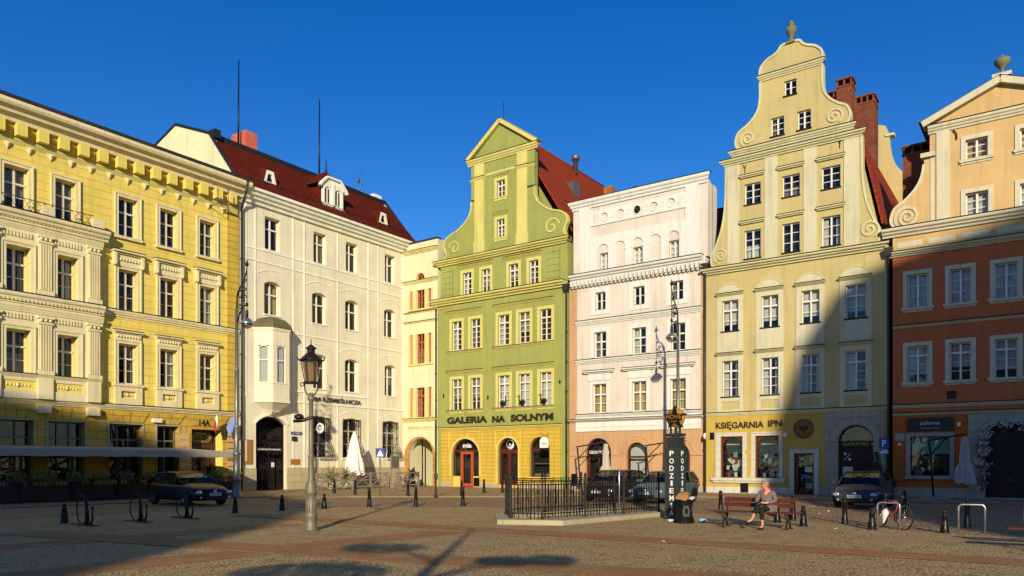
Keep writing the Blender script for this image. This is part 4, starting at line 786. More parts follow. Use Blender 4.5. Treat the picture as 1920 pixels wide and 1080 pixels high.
for p, q in ((15.2, 16.25), (18.4, 19.0), (21.15, 21.9), (23.7, 24.5)): b.box('impost_moulding', 'paint_salmon', p, q, -.07, .001, 2.28, 2.38)
b.box('plinth', 'stone_grey', 15.2, 16.3, -.05, .001, -.2, .35); b.box('plinth', 'stone_grey', 18.3, 21.9, -.05, .001, -.2, .35); b.box('plinth', 'stone_grey', 23.7, 24.55, -.05, .001, -.2, .35)
MB().box(b.x(15.4), b.x(24.4), 1.2, 1.25, 0, 3.8).build('room_shade_plate', 'room_dark', b.r); MB().plate(opening(b.x(19.3), b.x(20.3), .8, 3.0, .5), [], .75, .78).build('blind', 'curtain_white', b.r)
b.downpipe(24.62, 0, 13.25, mat='brown_frame' if False else 'lead_grey'); b.box('meter_box', 'iron_black', 15.35, 15.7, -.1, .001, .3, 1.1)
b.box('plaque', 'stone_grey', 15.3, 15.62, -.03, -.001, 2.7, 3.0)
MB().lathe([(.01, -.1), (.22, -.06), (.4, .1), (.38, .12), (.2, -.02), (.01, -.05)], 16, (0, 0, 0), axis='y').xf(Matrix.Translation((b.x(19.1), 1.9, 19.75)) @ Matrix.Rotation(.4, 4, 'Z')).tube([(b.x(19.1), 2.0, 18.6), (b.x(19.1), 2.0, 19.7)], .03, 6).build('satellite_dish', 'zinc', b.r); MB().tube([(b.x(17.7), 2.5, 18.6), (b.x(17.7), 2.5, 19.9)], .02, 5).build('antenna', 'zinc', b.r)
chimney(b, b.x(23.1), 3.5, 1.4, 1.2, 14, 17.95, 'brick_dark', False); MB().box(b.x(23.05), b.x(24.55), 3.4, 4.8, 17.96, 18.06).build('chimney_cap', 'tar_black', b.r)

# ================================================================== 6 khaki bookshop house with the tall scrolled gable
b = Bld('b', 24.65, 'gabled_house', 'tall khaki house with a high scrolled gable, stone urn and a bookshop')
kw = dict(fm='white_paint', dep=.14, fr=.055, mul=.08)
C3 = [(26.95, 27.89), (29.09, 30.05), (31.2, 32.17)]; C4 = [(25.63, 26.6), (27.93, 28.89), (30.14, 31.1), (32.43, 33.45)]
b.row_(C3, 16.72, 17.94, tr=0, lo=2, sill=(.04, .05, 'flashing_dark', .04), hood=(.2, 1.58, .14, 'trim_straw', .2), **kw); b.row_(C3, 13.6, 15.24, tr=0, lo=2, sill=(.04, .05, 'flashing_dark', .04), hood=(.2, 2.02, .14, 'trim_straw', .2), curs=[('low', 'curtain_white'), None, ('side', 'curtain_white')], **kw)
b.row_(C4, 9.52, 11.34, tr=.68, lo=1, sill=(.08, .05, 'flashing_dark', .06), curs=[('blind', 'curtain_white')], **kw); b.row_(C4, 5.68, 7.8, tr=.72, lo=2, sill=(.08, .05, 'flashing_dark', .06), curs=[('side', 'curtain_white'), ('side', 'curtain_white'), ('side', 'curtain_white'), ('one', 'curtain_white')], **kw)
b.win(29.2, 29.87, 22.4, 23.26, tr=0, lo=1, sill=(.05, .05, 'flashing_dark', .05), **kw); b.row_([(28.46, 29.2), (29.92, 30.64)], 20.3, 21.36, tr=0, lo=2, sill=(.05, .05, 'flashing_dark', .05), **kw)
b.holes += [b.rect(25.54, 26.85, .95, 3.37), b.rect(27.58, 28.91, .95, 3.37), b.rect(29.74, 30.81, -.02, 2.35), opening(*b.xx(32.05, 33.81), -.02, 3.83, .88)]
SH = list(b.holes[-4:])
b.wall('ground_floor_wall', 'paint_ochre', b.rect(24.65, 34.5, -.25, 4.6), room=None); b.wall('wall', 'paint_khaki', b.rect(24.65, 34.5, 4.601, 13.2), room=.9)
b.shell('paint_khaki', 24.7, 34.45, 13.3, 13)
CS = 29.55
L1 = catmull([(25.1, 13.32), (24.98, 13.7), (25.0, 14.1), (25.3, 14.75), (25.58, 15.5), (25.76, 16.4), (25.84, 17.3), (25.86, 18.2)], 5) + [(25.88, 19.25)]
R1 = [(2 * CS - p[0], p[1]) for p in L1][::-1]
b.wall('gable_wall', 'paint_khaki', b.P(L1 + R1), room=.5)
L2 = catmull([(26.75, 19.95), (26.5, 20.2), (26.44, 20.6), (26.62, 21.02), (27.1, 21.32), (27.5, 21.68), (27.78, 22.15), (27.86, 22.8)], 5) + [(27.86, 23.62)]
R2 = [(2 * CS - p[0], p[1]) for p in L2][::-1]
b.wall('gable_wall', 'paint_khaki', b.P(L2 + R2), room=.5)
L3 = catmull([(27.83, 23.9), (27.9, 24.4), (28.25, 24.75), (28.65, 24.92), (28.88, 25.08), (29.05, 25.3), (29.3, 25.36)], 5); R3 = [(2 * CS - p[0], p[1]) for p in L3][::-1]
b.wall('gable_cap_wall', 'paint_khaki', b.P(L3 + R3), room=None)
for P_ in (L1, R1, L2, R2): b.band(b.P(P_), .12, -.05, .39, 'trim_straw', 'gable_moulding')
b.band(b.P(L3 + R3), .12, -.06, .39, 'trim_straw', 'gable_moulding')
for P_ in (L1, R1, L2, R2): b.band([(p[0] , p[1] + .075) for p in b.P(P_)], .03, .0, .41, 'lead_grey', 'gable_flashing')
b.cornice('trim_straw', 27.72, 31.4, 23.6, 23.88, .2, ret=1); b.cornice('trim_straw', 26.05, 33.0, 19.68, 19.98, .22, ret=1); b.wall('attic_band', 'trim_straw', b.rect(26.2, 32.9, 19.5, 19.679), -.05, .3, room=None); b.cornice('trim_straw', 25.55, 33.5, 19.2, 19.5, .3, ret=1)
b.cornice('trim_straw', 24.4, 34.62, 12.98, 13.3, .42, ret=1)
b.cornice('trim_straw', 24.66, 34.48, 4.58, 4.76, .14, 'string_course')
for p, q in ((25.95, 26.65), (28.11, 28.84), (30.25, 30.95), (32.35, 33.11)): b.box('pilaster', 'paint_pale', p, q, -.05, .001, 13.34, 19.19)
for c in [(27.4, 1.3), (29.56, 1.3), (31.66, 1.3)]:
    for z0, z1 in ((16.55, 18.25), (13.42, 15.6)): pass
for i, (p, q) in enumerate(C4):
    x0, x1 = b.xx(p - .3, q + .27); xa, xb = b.xx(p, q)
    MB().plate([(x0, 4.77), (x0, 11.72)] + arc(x0, x1, 11.72, .58, 14)[1:-1] + [(x1, 11.72), (x1, 4.77)], [opening(xa, xb, 9.52, 11.34), opening(xa, xb, 5.68, 7.8), [(xa - .04, 4.92), (xa - .04, 5.42), (xb + .04, 5.42), (xb + .04, 4.92)]], -.035, .001).build('pale_strip', 'paint_pale', b.r)
    b.band(arc(x0, x1, 11.72, .58, 14), .05, -.07, -.03, 'trim_straw', 'arch_moulding'); b.cornice('trim_straw', p - .33, q + .3, 11.62, 11.74, .2, 'label_moulding', y=-.036); b.cornice('trim_straw', p - .33, q + .3, 8.12, 8.24, .2, 'label_moulding', y=-.036)
b.spiral(25.55, 14.05, .45, 1.8, math.pi * 1.3, 'trim_straw', .09, -1); b.spiral(33.6, 14.15, .5, 1.8, -math.pi * .3, 'trim_straw', .1, 1); b.spiral(27.15, 20.55, .42, 1.8, math.pi * 1.3, 'trim_straw', .09, -1); b.spiral(31.85, 20.6, .46, 1.8, -math.pi * .3, 'trim_straw', .09, 1)
MB().lathe([(.2, 0), (.2, .1), (.1, .18), (.09, .3), (.22, .48), (.3, .68), (.26, .85), (.14, .92), (.12, .98), (.2, 1.02), (.14, 1.08), (.1, 1.15), (.06, 1.22), (.01, 1.26)], 14, (b.x(29.55), .15, 25.4)).box(b.x(29.3), b.x(29.8), -.1, .4, 25.3, 25.42).build('urn', plaster('urn_stone', (118, 116, 84), .2), b.r)
# street level
MB().plate(b.rect(25.23, 29.13, .95, 3.59), [SH[0], SH[1]], -.05, -.001).build('window_surround', 'stone_white', b.r); b.box('sill', 'stone_white', 25.0, 29.28, -.2, .05, .78, .949); b.box('sill', 'stone_white', 25.1, 29.2, -.12, .04, .66, .779)
b.box('sign_field', 'paint_ochre', 27.1, 27.35, -.056, -.05, .95, 3.58)
for (p, q) in ((25.54, 26.85), (27.58, 28.91)):
    x0, x1 = b.xx(p, q); w = x1 - x0; m = MB(); m.plate([(0, 0), (0, 2.42), (w, 2.42), (w, 0)], [opening(.1, w - .04, .05, 2.35, .58)], .1, .2)
    o = m.build('shop_window', 'red_frame', b.r, (x0, 0, .95)); MB().plate([(.02, .02), (.02, 2.4), (w - .02, 2.4), (w - .02, .02)], [], .16, 0, True).build('pane', 'window_glass', o); MB().box(.0, w, .75, .8, 0, 2.4).box(0, w, .25, .75, -.02, .03).build('display_back', 'tar_black', o)
    t_ = text_mesh('KSIĘGARNIA IPN', 'white_letter', .3, w - .25, 1.9, 1.98, .15, .004, 'lettering', 0, o)
BOOKP = b.r
MB().plate(b.rect(29.46, 31.06, -.1, 2.58), [SH[2]], -.05, -.001).build('door_surround', 'stone_white', b.r)
x0, x1 = b.xx(29.74, 30.81); o = MB().plate([(x0, 0), (x0, 2.35), (x1, 2.35), (x1, 0)], [[(x0 + .2, .15), (x0 + .2, 2.25), (x1 - .05, 2.25), (x1 - .05, .15)]], .12, .2).build('shop_door', 'red_frame', b.r)
MB().plate([(x0 + .1, .1), (x0 + .1, 2.3), (x1 - .03, 2.3), (x1 - .03, .1)], [], .17, 0, True).build('pane', 'window_glass', o); plain('poster_blue', (40, 90, 160), .6); plain('poster_teal', (90, 150, 140), .6); plain('poster_pale', (190, 190, 175), .6)
for px, pz, w_, h_, mt in ((.32, 1.95, .14, .18, 'poster_pale'), (.82, 1.85, .16, .4, 'poster_pale'), (.55, 1.3, .4, .3, 'poster_pale'), (.38, .95, .34, .24, 'poster_blue'), (.6, .4, .36, .3, 'poster_teal')): MB().box(x0 + px, x0 + min(px + w_, 1.0), .15, .155, pz, pz + h_).build('poster', mt, o)
MB().tube([(x0 + .12, .08, 1.05), (x0 + .12, .08, 1.2)], .012, 6).tube([(x0 + .12, .08, 1.2), (x0 + .25, .08, 1.2)], .01, 5).build('handle', 'zinc', o)
MB().box(b.x(25), b.x(31.2), 1.0, 1.05, 0, 4.4).box(b.x(32), b.x(33.9), .6, .65, 0, 4).build('room_shade_plate', 'room_dark', b.r)
b.box('plinth', 'stone_white', 24.66, 29.45, -.06, .001, -.2, .42); b.box('plinth', 'stone_grey', 31.07, 31.38, -.06, .001, -.2, .42); b.box('vent_grille', 'iron_black', 26.75, 27.2, -.1, -.06, .1, .62)
text_mesh('KSIĘGARNIA', 'dark_letter', b.x(25.27), b.x(28.07), 3.74, 4.22, -.03, .04, 'lettering', .012, b.r); text_mesh('IPN', 'dark_letter', b.x(28.33), b.x(29.09), 3.87, 4.24, -.03, .04, 'lettering', .012, b.r)
cx, cz = b.x(30.26), 3.7; o = MB().lathe([(.001, -.06), (.5, -.06), (.54, -.03), (.54, .0)], 32, (cx, 0, cz), axis='y').build('round_plaque', plain('bronze', (150, 112, 62), .5, .3), b.r)
b.band([(cx + .5 * math.cos(t), cz + .5 * math.sin(t)) for t in [k * math.pi / 16 for k in range(32)]], .035, -.085, -.05, 'dark_letter', 'plaque_rim', True, o); b.band([(cx + .33 * math.cos(t), cz + .33 * math.sin(t)) for t in [k * math.pi / 16 for k in range(32)]], .02, -.08, -.05, 'dark_letter', 'plaque_rim', True, o)
s_ = 'INSTYTUT PAMIĘCI '; 
def ring_text(body, a0, a1, r, inward):
    for i, ch in enumerate(body):
        if ch == ' ': continue
        a = a0 + (a1 - a0) * i / (len(body) - 1); t = text_mesh(ch, 'dark_letter', -.03, .03, -.04, .04, 0, .01, 'lettering', .004, o); t.location = (cx + r * math.cos(a), -.07, cz + r * math.sin(a)); t.rotation_euler = (0, -(a - math.pi / 2) if not inward else -(a + math.pi / 2), 0)
ring_text('INSTYTUT PAMIĘCI', R(190), R(-10), .415, False); ring_text('NARODOWEJ', R(215), R(325), .415, True)
m = MB()                                                # plain spread-winged eagle
for k in (-1, 1):
    m.plate([(cx, cz - .1), (cx + k * .05, cz + .12), (cx + k * .14, cz + .2), (cx + k * .24, cz + .16), (cx + k * .25, cz - .02), (cx + k * .17, cz - .12), (cx + k * .08, cz - .06)][::k], [], -.08, -.055)
m.plate([(cx - .06, cz - .1), (cx - .05, cz + .1), (cx + .05, cz + .1), (cx + .06, cz - .1), (cx + .09, cz - .24), (cx, cz - .2), (cx - .09, cz - .24)], [], -.085, -.05).plate([(cx - .04, cz + .1), (cx - .03, cz + .2), (cx - .1, cz + .17), (cx - .03, cz + .24), (cx + .04, cz + .2), (cx + .04, cz + .1)], [], -.085, -.05); m.build('eagle_relief', 'dark_letter', o)
b.box('camera_box', 'white_paint', 29.25, 29.42, -.3, -.0, 3.25, 3.5)
b.box('small_notice', 'marigold_plain', 27.0, 27.12, -.06, -.05, 2.36, 2.56) ; b.box('small_notice', 'marigold_plain', 27.22, 27.34, -.062, -.056, 2.36, 2.56)
MB().box(b.x(24.9), b.x(25.15), -.05, .0, 3.2, 3.62).build('sign_mount', 'iron_black', b.r); MB().lathe([(.001, -.03), (.19, -.03), (.19, .03), (.001, .03)], 20, (0, 0, 0), axis='x').xf(Matrix.Translation((b.x(24.75), -.45, 3.4))).build('round_sign', 'white_letter', b.r)
# portal
xa, xb = b.x(31.39), b.x(34.35); xc0, xc1 = b.x(32.05), b.x(33.81)
MB().plate([(xa, -.1), (xa, 4.56), (xb, 4.56), (xb, -.1), (xc1, -.1)] + arc(xc0, xc1, 2.95, .88, 18)[::-1] + [(xc0, -.1)], [], -.06, -.001).build('portal', 'stone_grey', b.r)
for r0, wd in ((1.1, .28), (1.42, .06)): b.band(arc(b.x(32.93) - r0, b.x(32.93) + r0, 2.92, r0, 20), wd, -.1, -.05, 'stone_grey', 'archivolt')
for q in (-1, 1):
    xx = b.x(32.93) + q * 1.18; MB().box(xx - .3, xx + .3, -.13, -.061, 0, 2.74).box(xx - .36, xx + .36, -.2, -.061, 2.741, 2.86).box(xx - .34, xx + .34, -.18, -.131, 0, .6).build('portal_pier', 'stone_grey', b.r)
o = MB().plate(opening(xc0, xc1, 0, 3.83, .88), [opening(xc0 + .08, xc1 - .08, 3.0, 3.75, .7)], .22, .3).build('portal_door', woodmat('door_brown', (54, 26, 18)), b.r); MB().plate(opening(xc0 + .05, xc1 - .05, 2.9, 3.8, .8), [], .27, 0, True).build('pane', 'window_glass', o)
m = MB()
for q in (0, 1):
    for zz, hh in ((.3, .75), (1.15, .55), (1.85, .6)): x_ = xc0 + .12 + q * .86; m.plate([(x_, zz), (x_, zz + hh), (x_ + .68, zz + hh), (x_ + .68, zz)], [[(x_ + .07, zz + .07), (x_ + .07, zz + hh - .07), (x_ + .61, zz + hh - .07), (x_ + .61, zz + .07)]], .18, .22)
m.build('door_panels', 'door_brown', o); MB().box(xc0 + .2, xc0 + .7, .16, .18, 1.2, 1.6).build('poster', 'poster_pale', o); text_mesh('FILATELISTYKA', 'gold_letter', xc0 + .22, xc1 - .25, 2.74, 2.9, .12, .02, 'lettering', .008, o); MB().box(xc0 + .05, xc1 - .05, .14, .2, 2.68, 2.96).build('sign_board', 'tar_black', o)
m = MB().bar((xc0 + .25, .17, 1.95), (xc0 + .6, .17, 2.3), .02); [m.lathe([(.05, -.01), (.07, -.01), (.07, .01), (.05, .01)], 10, (xc0 + q, .17, z), axis='y') for q, z in ((.32, 2.3), (.55, 2.0))]; m.build('stamp_logo', 'white_letter', o)
b.downpipe(34.55, 0, 12.55, y=-.2)
for p, z, k in ((27.0, 18.75, 1), (32.15, 18.95, -1)): MB().tube([(b.x(p), -.05, z - .15), (b.x(p) , -.05, z + .1), (b.x(p) + .08 * k, -.06, z + .35)], .02, 5).tube([(b.x(p), -.05, z + .1), (b.x(p) - .1 * k, -.06, z + .33)], .02, 5).build('wall_anchor', 'iron_black', b.r)
# roof, rear gable, chimneys
m = MB(); xr = b.x(CS)
for k in (-1, 1):
    roof_plane(m, [(xr, 1.0, 23.4), (xr, 13, 23.4), (xr + k * 3.5, 13, 19.2), (xr + k * 3.5, 1.0, 19.2)], .1); roof_plane(m, [(xr + k * 3.5, 1.0, 19.2), (xr + k * 3.5, 13, 19.2), (xr + k * 4.75, 13, 13.4), (xr + k * 4.75, 1.0, 13.4)], .1)
m.build('roof', 'roof_tiles_old', b.r)
MB().plate([(xr - 4.6, 13.4), (xr - 3.4, 19.1), (xr, 23.2), (xr + 3.4, 19.1), (xr + 4.6, 13.4)], [], .6, .75).build('roof_gable', 'paint_khaki', b.r)
RG = catmull([(34.3, 13.4), (34.2, 19.6), (33.9, 20.7), (33.3, 21.4), (32.9, 22.0), (32.65, 22.8), (32.55, 23.6)], 4) + [(32.55, 24.05), (32.3, 24.7), (31.6, 25.0), (30.6, 25.15), (29.55, 25.2)]; LG = [(2 * CS - p[0], p[1]) for p in RG][::-1]
MB().plate(b.P(LG + RG), [], 13.0, 13.4).build('rear_gable_wall', 'paint_khaki', b.r); b.band(b.P([(32.3, 24.02), (32.85, 24.02)]), .14, 12.9, 13.5, 'trim_straw', 'gable_moulding')
chimney(b, b.x(31.1), 4.0, .85, 1.0, 18, 24.45, 'brick_dark'); chimney(b, b.x(30.2), 5.6, .8, .8, 20, 24.6, 'brick_dark'); chimney(b, b.x(31.95), 4.8, 1.05, 1.3, 17, 23.5, 'brick_dark')

# ================================================================== 7 apricot and terracotta house
b = Bld('b', 34.72, 'gabled_house', 'apricot and terracotta house with a broad pediment at the right edge')
CS = 39.44; aw = dict(fm='white_paint', dep=.16, fr=.06, sur=(.2, 'trim_sand', .05))
C5 = [(35.4, 36.34), (37.3, 38.22), (39.2, 40.14), (41.1, 42.04), (43.0, 43.9)]
b.row_([(37.98, 38.92), (40.22, 41.14)], 16.77, 17.78, tr=0, lo=2, sill=(.25, .1, 'trim_sand', .12), **aw); b.row_([(37.98, 38.94), (40.22, 41.14)], 13.95, 15.14, tr=0, lo=2, curs=[('full', 'curtain_white')], **aw)
b.row_(C5, 9.74, 11.47, tr=0, lo=2, sill=(.28, .1, 'trim_sand', .14), curs=[('full', 'curtain_white')], **aw); b.row_(C5, 5.9, 7.79, tr=.74, lo=2, sill=(.28, .1, 'trim_sand', .14), curs=[('blind', 'curtain_white'), ('half', 'curtain_white')], **aw)
b.holes += [b.rect(35.55, 37.3, 1.16, 3.15), opening(*b.xx(38.82, 40.72), -.02, 3.8, .95)]; SH = list(b.holes[-2:])
b.wall('ground_floor_wall', 'paint_orange', b.rect(34.72, 44.2, -.25, 4.32), room=None); b.wall('wall', 'paint_terracotta', b.rect(34.72, 44.2, 4.321, 13.45))
b.shell('paint_terracotta', 34.72, 44.2, 13.45, 12)
L1 = catmull([(34.9, 13.93), (34.68, 14.2), (34.64, 14.55), (34.82, 15.0), (35.3, 15.35), (35.78, 15.85), (36.05, 16.4), (36.16, 17.0)], 5) + [(36.16, 17.3), (36.42, 17.32), (36.42, 18.5)]
R1 = [(2 * CS - p[0], p[1]) for p in L1][::-1]
b.wall('attic_band', 'paint_apricot', b.rect(34.72, 44.2, 13.451, 13.9), room=None); b.wall('gable_wall', 'paint_apricot', b.P(L1 + R1), room=.5); b.wall('pediment', 'paint_apricot', b.P([(36.3, 18.8), (39.44, 20.15), (42.58, 18.8)]), room=None)
for P_ in (L1[:-3], R1[3:]): b.band(b.P(P_), .12, -.05, .39, 'trim_sand', 'gable_moulding')
for p, q in ((36.02, 36.68), (42.2, 42.86)): b.box('scroll_cap', 'trim_sand', p, q, -.2, .39, 17.3, 17.52)
b.box('pilaster', 'trim_sand', 36.45, 36.62, -.04, .001, 13.93, 17.29); b.box('pilaster', 'trim_sand', 36.72, 37.3, -.07, .001, 13.93, 18.5); b.box('pilaster', 'trim_sand', 41.6, 42.15, -.07, .001, 13.93, 18.5)
b.spiral(35.4, 14.45, .58, 2.2, math.pi * 1.2, 'trim_sand', .13, -1)
b.cornice('trim_sand', 36.35, 42.55, 18.45, 18.82, .25); b.band(b.P([(36.1, 18.95), (39.44, 20.32)]), .32, -.3, .4, 'trim_sand', 'pediment_cornice'); b.band(b.P([(39.44, 20.32), (42.8, 18.95)]), .32, -.3, .4, 'trim_sand', 'pediment_cornice')
MB().add([(b.x(35.95), -.34, 19.05), (b.x(39.44), -.34, 20.5), (b.x(42.95), -.34, 19.05), (b.x(42.95), 3, 19.1), (b.x(39.44), 3, 20.55), (b.x(35.95), 3, 19.1)], [(0, 1, 4, 5), (1, 2, 3, 4)]).build('roof', 'roof_slate', b.r); MB().box(b.x(36.4), b.x(42.6), .4, 3.0, 13.5, 18.9).build('side_wall', 'paint_apricot', b.r)
MB().lathe([(.22, 0), (.22, .08), (.08, .14), (.07, .3), (.2, .4), (.32, .56), (.36, .72), (.3, .78), (.24, .74), (.16, .82), (.06, .95), (.01, 1.0)], 14, (b.x(39.5), .15, 20.62)).build('urn', 'urn_stone', b.r); b.box('urn_base', 'trim_sand', 39.1, 39.9, -.2, .5, 20.45, 20.62)
b.cornice('trim_sand', 34.25, 44.2, 13.5, 13.92, .4); b.cornice('trim_sand', 34.4, 44.2, 12.45, 12.7, .3, 'string_course'); b.cornice('trim_sand', 34.72, 44.2, 8.76, 8.88, .12, 'string_course'); b.cornice('trim_sand', 34.72, 44.2, 4.62, 4.78, .16, 'string_course'); b.cornice('trim_sand', 34.72, 44.2, 4.24, 4.36, .14, 'string_course')
for i in range(6): b.box('frieze_panel', 'trim_sand', 34.9 + i * 1.46, 36.1 + i * 1.46, -.03, .001, 12.92, 13.2)
b.box('edge_band', 'paint_apricot', 34.72, 44.2, -.012, .001, 12.7, 13.45)
MB().plate(b.rect(35.34, 37.5, 1.08, 3.38), [SH[0]], -.06, -.001).build('window_surround', 'stone_grey', b.r); b.box('sill', 'stone_grey', 35.2, 37.64, -.16, .05, .98, 1.079)
x0, x1 = b.xx(35.55, 37.3); o = MB().plate([(0, 0), (0, 1.99), (1.75, 1.99), (1.75, 0)], [[(.04, .04), (.04, 1.95), (1.71, 1.95), (1.71, .04)]], .12, .17).build('shop_window', 'iron_black', b.r, (x0, 0, 1.16)); MB().plate([(.02, .02), (.02, 1.97), (1.73, 1.97), (1.73, .02)], [], .15, 0, True).build('pane', 'window_glass', o); MB().box(.04, 1.71, .3, .33, 1.1, 1.95).build('blind', plain('blind_green', (120, 160, 134), .9), o); MB().box(-.1, 1.8, .9, .95, -.2, 2).build('display_back', 'room_dark', o)
m = MB(); [m.tube([(.95, .26, .98), (.95 + .62 * math.cos(a), .26, .98 + .5 * math.sin(a))], [.016, .008], 4) for a in [-math.pi * k / 12 for k in range(13)]]; m.lathe([(.02, -.03), (.14, 0), (.02, .03)], 10, (.95, .25, 1.0), axis='y'); m.build('sunburst_lamp', 'gold_letter', o)
MB().box(.1, .5, .4, .6, .0, .3).box(.9, 1.0, .4, .5, 0, .8).box(.15, .35, .5, .6, .3, .8).build('window_display', 'shop_stuff', o)
o = b.box('sign_board', plain('sign_dark', (36, 30, 28), .5), 35.42, 37.44, -.18, -.062, 3.42, 4.1); text_mesh('paloma', 'curtain_white', b.x(36.0), b.x(36.9), 3.68, 3.92, -.185, .01, 'lettering', .01, o); text_mesh('coffee & breakfast', 'curtain_white', b.x(36.02), b.x(36.88), 3.54, 3.6, -.185, .008, 'lettering', 0, o)
b.box('stone_plaque', 'stone_grey', 34.82, 35.3, -.04, -.0, 2.95, 3.35); b.box('house_sign', 'white_paint', 34.98, 35.1, -.03, -.0, 2.7, 2.85); b.box('plinth', 'stone_grey', 34.76, 38.09, -.08, .001, -.2, .55); b.box('lamp_box', 'white_paint', 37.62, 37.78, -.12, -.0, 3.62, 3.82); b.box('vent_grille', 'iron_black', 37.18, 37.58, -.05, .0, 5.02, 5.4)
xa, xb = b.x(38.1), b.x(41.45); xc0, xc1 = b.x(38.82), b.x(40.72)
MB().plate([(xa, -.1), (xa, 4.22), (xb, 4.22), (xb, -.1), (xc1, -.1)] + arc(xc0, xc1, 2.85, .95, 18)[::-1] + [(xc0, -.1)], [], -.08, -.001).build('portal', 'stone_grey', b.r)
xm = (xc0 + xc1) / 2
for r0, wd in ((1.12, .3), (1.5, .06)): b.band(arc(xm - r0, xm + r0, 2.82, min(r0, 1.36), 20), wd, -.12, -.07, 'stone_grey', 'archivolt')
for q in (-1, 1): xx = xm + q * 1.25; MB().box(xx - .28, xx + .28, -.14, -.081, 0, 2.68).box(xx - .35, xx + .35, -.21, -.081, 2.681, 2.82).build('portal_pier', 'stone_grey', b.r)
MB().plate(opening(xc0, xc1, 0, 3.8, .95), [opening(xc0 + .1, xc1 - .1, 2.75, 3.7, .75), [(xc0 + .7, .9), (xc0 + .7, 2.5), (xc1 - .7, 2.5), (xc1 - .7, .9)]], .22, .3).build('portal_door', 'door_brown', b.r); MB().plate(opening(xc0 + .05, xc1 - .05, .2, 3.75, .9), [], .27, 0, True).build('pane', 'window_glass', b.r); MB().box(xc0 - .1, xc1 + .1, .9, .95, 0, 4).build('room_shade_plate', 'room_dark', b.r)
b.box('doorstep', 'stone_grey', 38.5, 41, -.5, -.081, -.05, .12)
chimney(b, b.x(34.95), 1.6, 1.35, 2.0, 13.5, 18.75, 'brick_dark'); MB().tube([(b.x(37.45), -.06, 18.4), (b.x(37.6), -.08, 18.2), (b.x(37.62), -.08, 17.9)], .03, 5).build('cable', 'iron_black', b.r)
# ================================================================== ground
cobbles('cobbles_plaza', (206, 174, 116), (182, 152, 100), (116, 94, 60), .09, .45, .25); cobbles('cobbles_street', (178, 146, 104), (154, 126, 90), (92, 72, 50), .17, .45, .22); cobbles('cobbles_bay', (104, 98, 92), (88, 82, 76), (48, 44, 40), .16)
cobbles('paving_setts', (190, 158, 112), (168, 140, 100), (116, 94, 66), .3, .25, .2)
brickmat('clinker_red', (184, 136, 88), (168, 122, 80), (126, 96, 64), .22, .11, .008, .8, .5, xz=False); plaster('kerb_stone', (140, 118, 86), .15, rough=.8); plaster('plinth_granite', (170, 158, 124), .14, (1.5, 3, .012, 0), rough=.8)
def S(name, poly, z0, z1, mat, label=None, kind='structure'):
    o = MB().sheet(poly, z0, z1).build(name, mat); tag(o, label, None, None, kind); return o
MB().add([(-700, -700, 0), (700, -700, 0), (700, 700, 0), (-700, 700, 0)], [(0, 1, 2, 3)]).build('ground', 'cobbles_plaza')['kind'] = 'structure'
bp, lp = bpos, lpos
kerb = [lp(45, 8), lp(14.5, 8), (-11.9, 37.6), (-8.7, 39.8), (-.3, 39.9), (4.4, 41.9), bp(24, 5.6), bp(46, 5.6)]
S('road', [(-40, 8), (-22, 16.5), (-15.3, 24.5), (-12.9, 27.6), (-8.8, 30.2), (-.2, 30.5), (4.0, 29.6), (8.4, 24.3), (10.7, 19.6), (17, 12), (30, 8)] + kerb[::-1], .001, .004, 'cobbles_street')
S('pavement', kerb + [bp(46, -.05), bp(0, -.05), lp(45, -.05)], .003, .06, 'paving_setts')
kp = kerb; m = MB()
for i in range(len(kp) - 1):
    a, c = Vector((*kp[i], 0)), Vector((*kp[i + 1], 0)); dd = (c - a).normalized(); L = (c - a).length; nn = Vector((dd.y, -dd.x, 0)) * .17; k = int(L / 1.0) + 1
    for j in range(k):
        p, q = a + dd * (L * j / k + .006), a + dd * (L * (j + 1) / k - .006); m.add([p, q, q + nn, p + nn, p + Vector((0, 0, .068)), q + Vector((0, 0, .068)), q + nn + Vector((0, 0, .068)), p + nn + Vector((0, 0, .068))], [(0, 1, 2, 3), (4, 5, 6, 7), (0, 1, 5, 4), (1, 2, 6, 5), (2, 3, 7, 6), (3, 0, 4, 7)])
tag(m.build('kerb', 'kerb_stone'), None, None, None, 'structure')
def band(name, a, c, wd, z, mat):
    a, c = Vector(a), Vector(c); n = (c - a).normalized(); n = Vector((-n.y, n.x)) * wd / 2
    S(name, [tuple(a - n), tuple(c - n), tuple(c + n), tuple(a + n)], z - .004, z, mat)
band('paving_band', (-16.5, 8.0), (-6.3, 21.9), 1.15, .006, 'clinker_red'); band('paving_band', (-10.3, 8.4), (-1.6, 19.6), 1.15, .010, 'clinker_red')
band('paving_band', (-12.5, 19.3), (6.5, 9.9), 1.15, .014, 'clinker_red'); band('paving_band', (-9.3, 26.0), (17, 7.9), 1.0, .018, 'clinker_red')
band('edge_strip', (-8.8, 30.2), (-.2, 30.5), .1, .009, 'paving_setts'); band('edge_strip', (-.2, 30.5), (8.4, 24.3), .1, .009, 'paving_setts'); band('edge_strip', (8.4, 24.3), (17, 12), .1, .013, 'paving_setts')
plain('paint_line', (170, 165, 150), .8)
for (p, off0, off1) in ((27.4, 6.4, 12.0), (30.4, 6.4, 12.0), (33.4, 6.4, 12.0), (24.4, 6.4, 12)): band('road_marking', bp(p, off0), bp(p, off1), .09, .009, 'paint_line')
m = MB()
for r0 in (1.15, 1.8): m.add([((-3.6 + (r0 + e) * math.cos(t)), 11.9 + (r0 + e) * math.sin(t), .005) for t in [k * math.pi / 24 for k in range(48)] for e in (0, .1)], [(2 * i, 2 * i + 1, (2 * i + 3) % 96, (2 * i + 2) % 96) for i in range(48)])
tag(m.build('paving_mosaic', 'cobbles_plaza'), None, None, None, 'structure')
